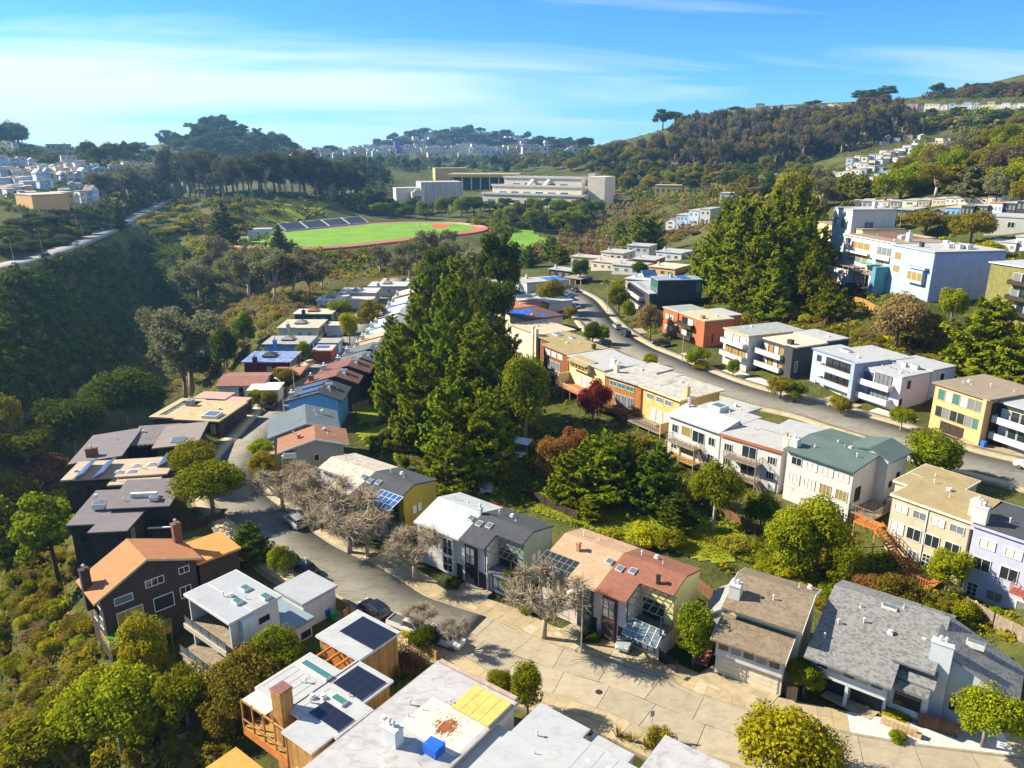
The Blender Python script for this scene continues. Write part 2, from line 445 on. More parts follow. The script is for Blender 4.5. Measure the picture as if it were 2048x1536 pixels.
# ---------------------------------------------------------------- ground sheet
def ground_material():
    m, nt, N, L, b = newmat('ground_cover')
    b.inputs['Roughness'].default_value = .95; b.inputs['Specular IOR Level'].default_value = .1
    geo = N.new('ShaderNodeNewGeometry')
    def noise(s, d=5):
        n_ = N.new('ShaderNodeTexNoise'); n_.inputs['Scale'].default_value = s; n_.inputs['Detail'].default_value = d; n_.inputs['Roughness'].default_value = .6
        L.new(geo.outputs['Position'], n_.inputs['Vector']); return n_.outputs[0]
    r = N.new('ShaderNodeValToRGB')
    e = r.color_ramp.elements
    e[0].position = .30; e[0].color = (.022, .026, .010, 1)
    e[1].position = .72; e[1].color = (.150, .115, .055, 1)
    for p, c in ((.42, (.045, .052, .015)), (.52, (.075, .085, .020)), (.62, (.115, .100, .035))):
        x = e.new(p); x.color = (*c, 1)
    ad = N.new('ShaderNodeMath'); ad.operation = 'MULTIPLY_ADD'; ad.inputs[1].default_value = .45
    L.new(noise(.35, 7), ad.inputs[0])
    m2 = N.new('ShaderNodeMath'); m2.operation = 'MULTIPLY'; m2.inputs[1].default_value = .55; L.new(noise(.03, 4), m2.inputs[0]); L.new(m2.outputs[0], ad.inputs[2])
    L.new(ad.outputs[0], r.inputs[0])
    L.new(r.outputs[0], b.inputs['Base Color'])
    bp = N.new('ShaderNodeBump'); bp.inputs['Strength'].default_value = .8; bp.inputs['Distance'].default_value = .5
    L.new(noise(1.4, 5), bp.inputs['Height']); L.new(bp.outputs[0], b.inputs['Normal'])
    return m
na, nr = len(az_f), len(rr_f)
ii = np.arange(na - 1)[None, :] + np.arange(nr - 1)[:, None] * na
gf = np.stack([ii, ii + 1, ii + 1 + na, ii + na], -1).reshape(-1, 4)
gnd = link('ground', mesh_np('ground', np.c_[GX, GY, GZ], gf[:, ::-1] * 1, ground_material(), True))
props(gnd, kind='structure')
# ---------------------------------------------------------------- streets
m_asph = M('asphalt', (0.170, 0.160, 0.135), .9, .16, .25, kind='stains', amt=.5)
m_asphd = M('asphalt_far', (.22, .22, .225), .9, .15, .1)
m_conc = M('concrete_slab', (.43, .395, .33), .88, .14, .8, kind='stains', amt=.35)
m_conc2 = M('pavement_concrete', (0.347, 0.284, 0.181), .9, .16, .9, kind='stains', amt=.4)
m_concw = M('pavement_new', (0.474, 0.474, 0.459), .9, .06, .8)
m_kerb = M('kerb_stone', (0.321, 0.275, 0.191), .9, .15, 1.2)
m_joint = M('joint_dirt', (.16, .14, .11), .95, .2, 1.0)
m_iron = M('cast_iron', (.05, .05, .05), .6, .2, 3, metal=.5)

def normals(line):
    d = np.gradient(line[:, :2], axis=0); d /= np.linalg.norm(d, axis=1)[:, None] + 1e-9
    return np.c_[-d[:, 1], d[:, 0]]
def offs(line, o):
    nn = normals(line); q = line.copy(); q[:, :2] += nn * o
    return q
def ribbon(name, line, o0, o1, dz, mat, skirt=.5, parent=None):
    a, b_ = offs(line, o0), offs(line, o1)
    n_ = len(line); V = []; F = []
    for i in range(n_):
        V += [(a[i,0], a[i,1], a[i,2] + dz), (b_[i,0], b_[i,1], b_[i,2] + dz), (a[i,0], a[i,1], a[i,2] + dz - skirt), (b_[i,0], b_[i,1], b_[i,2] + dz - skirt)]
    flip = o1 > o0
    for i in range(n_ - 1):
        k = 4 * i
        q = [(k, k+1, k+5, k+4), (k+2, k, k+4, k+6), (k+1, k+3, k+7, k+5)]
        F += [t[::-1] if flip else t for t in q]
    F += [(0, 1, 3, 2), (4*n_-4, 4*n_-3, 4*n_-1, 4*n_-2)]
    return link(name, mesh_np(name, V, F, mat), parent)
def slabs(name, line, o0, o1, step, dz, mat, parent, s0=0, s1=1e9, gap=.025, thick=.12, matf=None):
    """separate cast slabs along a line; arc length s0..s1"""
    seg = np.r_[0, np.cumsum(np.linalg.norm(np.diff(line[:, :2], axis=0), axis=1))]
    nn = normals(line)
    def at(s, o):
        x = np.interp(s, seg, line[:, 0]); y = np.interp(s, seg, line[:, 1]); z = np.interp(s, seg, line[:, 2])
        nx = np.interp(s, seg, nn[:, 0]); ny = np.interp(s, seg, nn[:, 1])
        return (x + nx * o, y + ny * o, z + dz)
    s = s0; s1 = min(s1, seg[-1]); k = 0
    while s < s1 - .3:
        e = min(s + step, s1)
        lift = rnd.uniform(-.006, .006)
        q = [at(s + gap, o0 + gap), at(s + gap, o1 - gap), at(e - gap, o1 - gap), at(e - gap, o0 + gap)]
        q = [(p[0], p[1], p[2] + lift - thick) for p in q]
        if o1 > o0: q = q[::-1]
        b_ = MB().prism(q[::-1] if False else q, (0, 0, thick))
        mt = mat if matf is None else matf(s, at((s + e) / 2, (o0 + o1) / 2))
        b_.build(name, mt, parent)
        s = e; k += 1
def arc_at(line, x, y):
    seg = np.r_[0, np.cumsum(np.linalg.norm(np.diff(line[:, :2], axis=0), axis=1))]
    return seg[np.argmin((line[:, 0] - x) ** 2 + (line[:, 1] - y) ** 2)]
sL = arc_at(ROAD_L, -5.5, 75.2)
iL = int(np.argmin((ROAD_L[:, 0] + 5.5) ** 2 + (ROAD_L[:, 1] - 75.2) ** 2))
road1 = ribbon('road', ROAD_L, -3.85, 3.85, -.14, m_joint)
props(road1, kind='structure')
mslab = [M('concrete_slab_%d' % i, c, .88, .12, .8, kind='stains', amt=.3) for i, c in enumerate([(.335,.285,.205), (.322,.274,.198), (.35,.298,.214), (.308,.262,.19)])]
def pick(s, p): return mslab[int(rnd.random() * 3.99)]
sl0 = .2
for (a, b_) in ((-3.8, 0.0), (0.0, 3.8)):
    slabs('slab', ROAD_L, a, b_, 5.2, 0.0, m_conc, road1, sl0 + (1.3 if a < 0 else 0), sL, matf=pick, gap=.03)
asph = ribbon('road', ROAD_L[iL:], -3.8, 3.8, -.004, m_asph)
props(asph, kind='structure')
road2 = ribbon('road', ROAD_R, -4.6, 4.6, 0.0, m_asph)
props(road2, kind='structure')
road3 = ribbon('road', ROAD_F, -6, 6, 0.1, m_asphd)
props(road3, kind='structure')
# pavements: the slabs nearest the camera are pieces, the far pavements plain strips
for o0, o1, nm in ((-3.85, -4.0, 'kerb'), (3.85, 4.0, 'kerb')):
    props(ribbon(nm, ROAD_L, o0, o1, .12, m_kerb), kind='structure')
for s_ in (-1, 1):
    props(ribbon('kerb', ROAD_R, s_ * 4.62, s_ * 4.8, .12, m_kerb), kind='structure')
    w = 3.0 if s_ < 0 else 2.2
    props(ribbon('pavement', ROAD_R, s_ * 4.8, s_ * (4.8 + w), .11, M('pavement_far', (0.345, 0.284, 0.191), .9, .2, .5, kind='stains', amt=.35)), kind='structure')
    pv = ribbon('pavement', ROAD_L, s_ * 4.02, s_ * 7.0, .02, m_joint)
    props(pv, kind='structure')
    sA, sB = .2, arc_at(ROAD_L, -22, 88)
    mp_ = [M('flag_%d' % i, c, .9, .12, 1.2, kind='stains', amt=.3) for i, c in enumerate([(.365,.29,.172), (.345,.275,.165), (.385,.305,.182), (.32,.255,.153), (.42,.36,.25)])]
    def pf(s, p):
        if s_ < 0 and p[0] > 33.5 and p[0] < 47: return m_concw
        return mp_[int(rnd.random() * 4.2)]
    for a in (4.04, 5.52):
        slabs('flag', ROAD_L, s_ * a, s_ * (a + 1.46), 1.5, .12, m_conc2, pv, sA, sB, matf=pf, gap=.012, thick=.1)
    ribbon('far_strip', ROAD_L[int(np.argmin((ROAD_L[:, 0] + 22) ** 2 + (ROAD_L[:, 1] - 88) ** 2)):], s_ * 4.02, s_ * 6.4, .12, m_conc2, .1, pv)
# driveway aprons and manhole cover are set by their places on the street
def disc(name, x, y, z, r, mat, label, cat, group=None):
    b_ = MB()
    ring = [(x + r * math.cos(t), y + r * math.sin(t), z) for t in np.linspace(0, 2 * math.pi, 17)[:-1]]
    b_.prism(ring, (0, 0, .02))
    for k in range(-2, 3): b_.box(x - r * .7, x + r * .7, y + k * r * .26 - .02, y + k * r * .26 + .02, z + .018, z + .03)
    return props(b_.build(name, mat), label, cat, group)
mx_, my_ = P(1198, 1384, 0)
disc('manhole_cover', mx_, my_, 0.0, .38, m_iron, 'round dark iron manhole cover set in the pale concrete street', 'manhole cover')
mx_, my_ = P(870, 1180, 0)
disc('manhole_cover', mx_, my_, -.002, .38, m_iron, 'round iron manhole cover on the asphalt by the white duplex', 'manhole cover')
# ---------------------------------------------------------------- trees: prototypes (unit height), shared by all copies
def leaf_mesh(name, pts, nrm, size, aspect=.6, mat=None, fold=0.0):
    pts = np.asarray(pts); n_ = len(pts)
    nrm = nrm / (np.linalg.norm(nrm, axis=1)[:, None] + 1e-9)
    t = rng.normal(size=(n_, 3)); t -= (t * nrm).sum(1)[:, None] * nrm; t /= np.linalg.norm(t, axis=1)[:, None] + 1e-9
    b_ = np.cross(nrm, t)
    s = np.asarray(size)[:, None] * np.ones((n_, 1))
    V = np.stack([pts + t * s, pts + b_ * s * aspect, pts - t * s, pts - b_ * s * aspect], 1).reshape(-1, 3)
    F = np.arange(n_ * 4).reshape(-1, 4)
    return mesh_np(name, V, F, mat)
def blob(c, r, n_, shell=.55):
    """points in an ellipsoid, mostly near its skin"""
    d = rng.normal(size=(n_, 3)); d /= np.linalg.norm(d, axis=1)[:, None]
    k = 1 - shell * rng.random(n_) ** 1.8
    p = d * k[:, None] * np.asarray(r) + np.asarray(c)
    return p, d
def rand_dirs(n_):
    d = rng.normal(size=(n_, 3)); return d / np.linalg.norm(d, axis=1)[:, None]
def trunk_mesh(name, limbs, mat, sides=6):
    b_ = MB()
    for a, c, r0, r1 in limbs: b_.bar(a, c, r0, r1, sides)
    return b_.mesh(name, mat, True)
m_bark = M('bark_dark', (.075, .055, .04), .95, .3, 4)
m_barkp = M('bark_pale', (.33, .27, .21), .9, .3, 3)
m_barkg = M('bark_grey', (.18, .15, .125), .9, .3, 3)
m_twig = M('twigs', (0.391, 0.315, 0.212), .9, .25, 2)
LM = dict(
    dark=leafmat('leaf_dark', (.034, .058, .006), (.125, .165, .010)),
    cyp=leafmat('leaf_cypress', (.062, .095, .005), (.265, .300, .009)),
    mid=leafmat('leaf_mid', (.080, .105, .005), (.280, .300, .010)),
    yel=leafmat('leaf_yellow', (.170, .165, .006), (.470, .410, .014)),
    lime=leafmat('leaf_lime', (.110, .135, .005), (.350, .350, .012)),
    olive=leafmat('leaf_olive', (.105, .092, .009), (.320, .260, .026)),
    tan=leafmat('leaf_tan', (0.140, 0.098, 0.039), (0.366, 0.247, 0.098)),
    brown=leafmat('leaf_brown', (0.099, 0.055, 0.029), (0.245, 0.132, 0.061)),
    euc=leafmat('leaf_euc', (0.082, 0.090, 0.040), (0.251, 0.231, 0.110)),
    eucd=leafmat('leaf_euc_dark', (0.042, 0.050, 0.024), (0.127, 0.120, 0.060)),
    rust=leafmat('leaf_rust', (0.140, 0.061, 0.018), (0.350, 0.165, 0.044)),
    brick=leafmat('leaf_red', (0.140, 0.033, 0.013), (0.303, 0.077, 0.033)),
    grass=leafmat('leaf_grass', (.120, .140, .005), (.340, .340, .010)),
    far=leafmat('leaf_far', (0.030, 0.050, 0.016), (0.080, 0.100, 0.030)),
    fare=leafmat('leaf_far_euc', (0.091, 0.081, 0.046), (0.232, 0.184, 0.098)),
)
PROTO = {}
def proto(kind, crown, trunk, w): PROTO.setdefault(kind, []).append((crown, trunk, w))
def clump_tree(kind, clumps, limbs, nper, ls, bark, flat=0.0, up=.3, w=.35, aspect=.6, shell=.55):
    PP, NN, SS = [], [], []
    tot = sum(r[0] * r[1] * 1.0 for _, r in clumps)
    for c, r in clumps:
        k = max(12, int(nper * r[0] * r[1] / tot))
        p, d = blob(c, r, k, shell)
        nn = d * (1 - flat) + rand_dirs(k) * .75; nn[:, 2] += flat * 1.5 + up
        PP.append(p); NN.append(nn); SS.append(ls * rng.uniform(.55, 1.25, k))
    cm = leaf_mesh(kind + '_crown', np.concatenate(PP), np.concatenate(NN), np.concatenate(SS), aspect, LM['mid'])
    tm = trunk_mesh(kind + '_trunk', limbs, bark)
    proto(kind, cm, tm, w)
def fork(base, tops, r0, r1, mid=.5):
    L_ = []
    for t in tops:
        m_ = (base[0] + (t[0] - base[0]) * .35 + rnd.uniform(-.02, .02), base[1] + (t[1] - base[1]) * .35 + rnd.uniform(-.02, .02), base[2] + (t[2] - base[2]) * mid)
        L_ += [(base, m_, r0, (r0 + r1) / 2), (m_, t, (r0 + r1) / 2, r1)]
    return L_
def mk_round(seed, n_=5200, cz=.60, rx=.40, rz=.36, lump=.17, kind='round', ls=.021, nl=34):
    global rng; rng = np.random.default_rng(seed); rnd.seed(seed)
    cl = [((0, 0, cz), (rx * .7, rx * .7, rz * .7))]
    for i in range(nl):
        d = rand_dirs(1)[0]
        if d[2] < -.55: d[2] *= -.5
        q = rng.uniform(.65, .9)
        s = lump * rng.uniform(.7, 1.25)
        cl.append(((d[0] * rx * q, d[1] * rx * q, cz + d[2] * rz * q), (s, s, s * .85)))
    tops = [c for c, r in cl[1:9]]
    clump_tree(kind, cl, [((0, 0, -.06), (0, 0, cz - rz * .55), .035, .026)] + fork((0, 0, cz - rz * .6), tops, .022, .006), n_, ls, m_barkg, 0, .25, rx + lump * .6)
for s in (1, 2, 3): mk_round(s, 9500, ls=.025)
for s in (4, 5): mk_round(s, 10500, .66, .46, .27, .16, 'spread', .0235, 44)          # broad spreading crown on a visible trunk
for s in (6, 7): mk_round(s, 9500, .52, .32, .44, .15, 'oval', .0225, 44)            # tall oval crown
def mk_layer(seed, kind='cypress', levels=14, top=1.0, base=.08, rmax=.34, power=.52, tilt=.28, n_=9500, ls=.029, per=10):
    """conifer: flat sprays of foliage on limbs that reach outwards and up"""
    global rng; rng = np.random.default_rng(seed); rnd.seed(seed)
    PP, NN, SS, limbs = [], [], [], [((0, 0, -.06), (0, 0, top * .93), .034, .006)]
    sprays = []
    for i in range(levels):
        f = i / (levels - 1)
        z = base + (top - base) * f * .96
        rr = rmax * (1 - f) ** power * rng.uniform(.82, 1.12) + .025
        for k in range(max(3, int(per * (1 - f * .55)))):
            a = rng.uniform(0, 2 * math.pi); rl = rr * rng.uniform(.7, 1.1)
            sprays.append((a, rl, z + rng.uniform(-.02, .02)))
    tot = sum(s[1] for s in sprays)
    for a, rl, z in sprays:
        k = max(16, int(n_ * rl / tot))
        u = rng.random(k) ** .65
        wdt = rl * .30 * np.sin(np.clip(u, .08, 1) * math.pi * .85 + .25)
        sd = rng.normal(size=k) * wdt * .6
        up = tilt * rl * u * u * 2.0
        x = np.cos(a) * u * rl - np.sin(a) * sd; y = np.sin(a) * u * rl + np.cos(a) * sd
        PP.append(np.c_[x, y, z + up + rng.normal(size=k) * .010 - np.abs(sd) * .25])
        nn = np.c_[np.cos(a) * .8 * np.ones(k), np.sin(a) * .8 * np.ones(k), .8 * np.ones(k)] + rng.normal(size=(k, 3)) * .55
        NN.append(nn); SS.append(ls * rng.uniform(.5, 1.2, k))
        if rl > .12: limbs.append(((0, 0, z - .02), (math.cos(a) * rl * .6, math.sin(a) * rl * .6, z + tilt * rl * .5), .008, .003))
    cm = leaf_mesh(kind, np.concatenate(PP), np.concatenate(NN), np.concatenate(SS), .45, LM['cyp'])
    proto(kind, cm, trunk_mesh(kind, limbs, m_bark), rmax)
for s in (11, 12, 13): mk_layer(s)
for s in (14, 15): mk_layer(s, 'conic', 18, 1.0, .06, .26, .95, .18, 8000, .026, 9)
def mk_pine(seed, kind='pine'):
    global rng; rng = np.random.default_rng(seed); rnd.seed(seed)
    cl = []
    for i in range(24):
        a = rng.uniform(0, 6.28); z = rng.uniform(.48, .93); q = rng.uniform(.3, 1) * (.34 if z < .8 else .24)
        s = rng.uniform(.08, .15)
        cl.append(((q * math.cos(a), q * math.sin(a), z), (s * 1.15, s * 1.15, s * .75)))
    clump_tree(kind, cl, [((0, 0, -.05), (.02, 0, .5), .030, .02), ((.02, 0, .5), (0, .02, .85), .02, .008)] + fork((.02, 0, .42), [c for c, r in cl[:10]], .012, .004), 6200, .026, m_bark, .2, .35, .44)
for s in (21, 22, 23): mk_pine(s)
def mk_euc(seed, kind='euc', n_=5200):
    global rng; rng = np.random.default_rng(seed); rnd.seed(seed)
    cl = []; limbs = [((0, 0, -.05), (.01, 0, .30), .026, .020)]
    heads = []
    for i in range(7):
        a = rng.uniform(0, 6.28); q = rng.uniform(.02, .25); z = rng.uniform(.50, .88) - q * .3
        heads.append((q * math.cos(a), q * math.sin(a), z))
        for j in range(5):
            d = rand_dirs(1)[0]
            s = rng.uniform(.06, .115)
            cl.append(((heads[-1][0] + d[0] * .11, heads[-1][1] + d[1] * .11, z + d[2] * .09), (s, s, s * 1.05)))
    limbs += fork((.01, 0, .28), heads, .016, .005)
    clump_tree(kind, cl, limbs, n_, .022, m_barkp, 0, -.15, .33, .42, .8)
for s in (31, 32, 33, 34): mk_euc(s)
def mk_shrub(seed, kind='shrub', n_=4200, flat=.62, ls=.036):
    """unit-height mound, about as wide as tall before scaling"""
    global rng; rng = np.random.default_rng(seed); rnd.seed(seed)
    cl = [((0, 0, .36), (.34, .34, .30))]
    for i in range(22):
        d = rand_dirs(1)[0]; d[2] = abs(d[2]) * .9
        q = rng.uniform(.6, .95); s = rng.uniform(.13, .24)
        cl.append(((d[0] * .40 * q, d[1] * .40 * q, .30 + d[2] * .44 * q), (s, s, s * .9)))
    st = [((0, 0, -.15), (c[0] * .8, c[1] * .8, c[2]), .016, .006) for c, r in cl[1:8]]
    clump_tree(kind, cl, st, n_, ls, m_bark, 0, .25, .52)
for s in (41, 42, 43, 44): mk_shrub(s)
def mk_spray(seed, kind='brush', n_=2600):
    """loose brush: upright wispy stems with thin foliage"""
    global rng; rng = np.random.default_rng(seed); rnd.seed(seed)
    PP, NN, SS, limbs = [], [], [], []
    for i in range(70):
        a = rng.uniform(0, 6.28); q = rng.uniform(.1, .55); h = rng.uniform(.5, 1.0) * (1 - q * .5)
        tip = np.array([q * math.cos(a), q * math.sin(a), h])
        k = n_ // 70
        u = rng.uniform(.3, 1.05, k)
        PP.append(tip * u[:, None] + rng.normal(size=(k, 3)) * .045)
        NN.append(rng.normal(size=(k, 3)) + np.array([0, 0, .3])); SS.append(.034 * rng.uniform(.5, 1.3, k))
        if i % 3 == 0: limbs.append(((tip[0] * .1, tip[1] * .1, -.12), tuple(tip), .010, .003))
    proto(kind, leaf_mesh(kind, np.concatenate(PP), np.concatenate(NN), np.concatenate(SS), .3, LM['tan']), trunk_mesh(kind, limbs, m_twig, 4), .55)
for s in (51, 52, 53): mk_spray(s)
def mk_bare(seed, kind='bare'):
    """pollarded street tree in winter: thick knuckled limbs, a dense mop of drooping twigs"""
    global rng; rng = np.random.default_rng(seed); rnd.seed(seed)
    limbs = [((0, 0, -.05), (.01, .01, .30), .036, .028)]
    tips = []
    for i in range(6):
        a = i * 1.05 + rng.uniform(-.3, .3); q = rng.uniform(.16, .28); z = rng.uniform(.50, .68)
        m_ = (q * .55 * math.cos(a), q * .55 * math.sin(a), .45)
        e_ = (q * math.cos(a), q * math.sin(a), z)
        limbs += [((.01, .01, .29), m_, .022, .017), (m_, e_, .017, .012)]
        for j in range(3):
            a2 = a + rng.uniform(-.9, .9); q2 = q + rng.uniform(.04, .14)
            t_ = (q2 * math.cos(a2), q2 * math.sin(a2), z + rng.uniform(-.02, .14))
            limbs.append((e_, t_, .012, .008)); tips.append(t_)
    V, F = [], []
    for t_ in tips:
        for j in range(120):
            a = rng.uniform(0, 6.28); el = rng.uniform(-.5, 1.45); ln = rng.uniform(.07, .19)
            p0 = Vector(t_) + Vector(rng.normal(size=3)) * .02; d = Vector((math.cos(a) * math.cos(el), math.sin(a) * math.cos(el), math.sin(el)))
            p1 = p0 + d * ln * .55; p2 = p1 + (d + Vector(rng.normal(size=3)) * .75 + Vector((0, 0, -.25))).normalized() * ln * .6
            s_ = Vector((-d.y, d.x, 0)).normalized() if abs(d.z) < .99 else Vector((1, 0, 0))
            w_ = .0034
            k = len(V)
            for p, ww in ((p0, w_), (p1, w_ * .85), (p2, w_ * .4)):
                V += [tuple(p + s_ * ww), tuple(p - s_ * ww), tuple(p + Vector((0, 0, ww * 1.7)))]
            for q in (0, 3):
                F += [(k+q, k+q+1, k+q+4, k+q+3), (k+q+1, k+q+2, k+q+5, k+q+4), (k+q+2, k+q, k+q+3, k+q+5)]
    proto(kind, mesh_np(kind, V, F, m_twig), trunk_mesh(kind, limbs, m_barkp), .42)
for s in (61, 62): mk_bare(s)
def mk_spike(seed, kind='spiky'):
    global rng; rng = np.random.default_rng(seed)
    b_ = MB()
    for i in range(46):
        a = rng.uniform(0, 6.28); el = rng.uniform(.15, 1.4); ln = rng.uniform(.6, 1.0)
        d = Vector((math.cos(a) * math.cos(el), math.sin(a) * math.cos(el), math.sin(el)))
        s_ = Vector((-math.sin(a), math.cos(a), 0)) * .045
        m_ = d * ln * .5 + Vector((0, 0, .03)); e_ = d * ln + Vector((0, 0, -.12 * ln))
        b_.quad(tuple(-s_ * .5), tuple(s_ * .5), tuple(m_ + s_), tuple(m_ - s_)); b_.quad(tuple(m_ - s_), tuple(m_ + s_), tuple(e_ + s_ * .1), tuple(e_ - s_ * .1))
    proto(kind, b_.mesh(kind, LM['mid']), trunk_mesh(kind, [((0, 0, -.1), (0, 0, .2), .06, .05)], m_bark), .8)
mk_spike(71)
rng = np.random.default_rng(99); rnd.seed(99)

TREE_NAMES = dict(round='broadleaf_tree', spread='spreading_tree', oval='oval_tree', cypress='cypress_tree', conic='conifer_tree', pine='pine_tree', euc='eucalyptus_tree',
                  shrub='shrub', brush='brush', bare='pollarded_tree', spiky='spiky_plant')
def plant(kind, loc, h, w, leaf, label, group=None, cat=None, bark=None, var=None):
    """kind at a world place; h metres tall, w metres wide"""
    pr = PROTO[kind]; cm, tm, pw = pr[(rnd.randrange(len(pr)) if var is None else var) % len(pr)]
    name = TREE_NAMES[kind]
    o = empty(name, loc, rnd.uniform(0, 6.28))
    s = w / (2 * pw)
    low = kind in ('shrub', 'brush', 'spiky')
    c = link('foliage' if low else 'crown', cm, o, scale=(s, s, h), mat=None if kind in ('bare',) else LM[leaf])
    t = link('stems' if low else 'trunk', tm, o, scale=(s if low else max(s, h * .6) if kind in ('euc', 'pine') else s, s if low else max(s, h * .6) if kind in ('euc', 'pine') else s, h), mat=bark)
    props(o, label, cat or ('shrub' if low else 'tree'), group)
    return o
def tree(kind, px, py, top, wpx, leaf, label, group=None, cat=None, bark=None, z=None, var=None):
    """base pixel, top row and width in photo pixels -> a tree standing on the ground there"""
    if z is None: x, y, g = G(px, py)
    else: x, y = P(px, py, z); g = z
    d = math.hypot(x, y)
    if d > 3300: return None
    rt = ray(px, top)
    zt = CAM_H + rt[2] * (d / math.hypot(rt[0], rt[1]))
    h = max(.5, zt - g)
    slant = math.sqrt(d * d + (CAM_H - g) ** 2)
    w = wpx * slant / FPX / math.sqrt(1 + ((px - 1024) / FPX) ** 2) * .98
    return plant(kind, (x, y, g), h, max(w, .4), leaf, label, group, cat, bark, var)
# ---------------------------------------------------------------- building kit
GLASS = dict(dark=glassmat('glass_dark'), sky=glassmat('glass_pale', (.10, .14, .16), .12), teal=glassmat('glass_teal', (.05, .16, .14), .1),
             curt=M('curtain', (.55, .53, .48), .8, .12, 3), warm=glassmat('glass_warm', (.28, .20, .07), .3), grey=glassmat('glass_grey', (.16, .18, .20), .15))
m_white = M('white_paint', (0.518, 0.510, 0.494), .75, .07, .6)
m_trim = M('white_trim', (0.610, 0.602, 0.579), .6, .04, 1)
m_dkwood = M('dark_wood', (.050, .034, .026), .8, .25, 2, kind='boards')
m_wood = M('cedar_boards', (.42, .235, .075), .75, .2, 1.5, kind='boards', amt=.7)
m_orange = M('orange_stain', (.50, .19, .045), .75, .2, 1.5, kind='boards', amt=.5)
m_greywood = M('weathered_wood', (.27, .225, .17), .85, .25, 1.5, kind='boards', amt=.6)
m_brownwood = M('brown_fence', (.16, .085, .045), .85, .25, 1.5, kind='boards', amt=.6)
m_metal = M('galvanised', (.55, .56, .57), .45, .1, 2, metal=.6)
m_pipe = M('vent_paint', (.60, .60, .58), .6, .1, 2)
m_black = M('black_metal', (.025, .025, .028), .5, .1, 2)
m_solar = glassmat('solar_cells', (.014, .014, .024), .22)
m_solarb = glassmat('solar_blue', (.03, .09, .26), .25)
m_brick = M('brick', (.26, .10, .06), .9, .3, 4)
m_soil = M('soil', (.12, .08, .05), .95, .3, 1)
m_tile = M('terracotta_floor', (.36, .12, .07), .9, .15, 1)
FRM = dict(w=m_trim, d=m_black, b=M('brown_frame', (.10, .045, .03), .7, .1, 2), g=M('green_frame', (.02, .09, .06), .7, .1, 2), t=M('tan_frame', (.42, .32, .18), .7, .1, 2))
WCACHE = {}
def win_meshes(w, h, n, m_, fr, bar):
    k = (round(w, 2), round(h, 2), n, m_, fr, bar)
    if k not in WCACHE:
        f = MB(); t = bar
        f.box(0, w, -.09, 0, 0, t).box(0, w, -.09, 0, h - t, h).box(0, t, -.087, 0, t, h - t).box(w - t, w, -.087, 0, t, h - t)
        for i in range(1, n): f.box(w * i / n - t * .4, w * i / n + t * .4, -.08, 0, t, h - t)
        for i in range(1, m_): f.box(t, w - t, -.075, 0, h * i / m_ - t * .35, h * i / m_ + t * .35)
        g = MB().box(t * .5, w - t * .5, -.035, .02, t * .5, h - t * .5)
        WCACHE[k] = (f.mesh('window', FRM[fr]), g.mesh('pane', GLASS['dark']))
    return WCACHE[k]
SCACHE = {}
def shared(key, fn):
    if key not in SCACHE: SCACHE[key] = fn()
    return SCACHE[key]
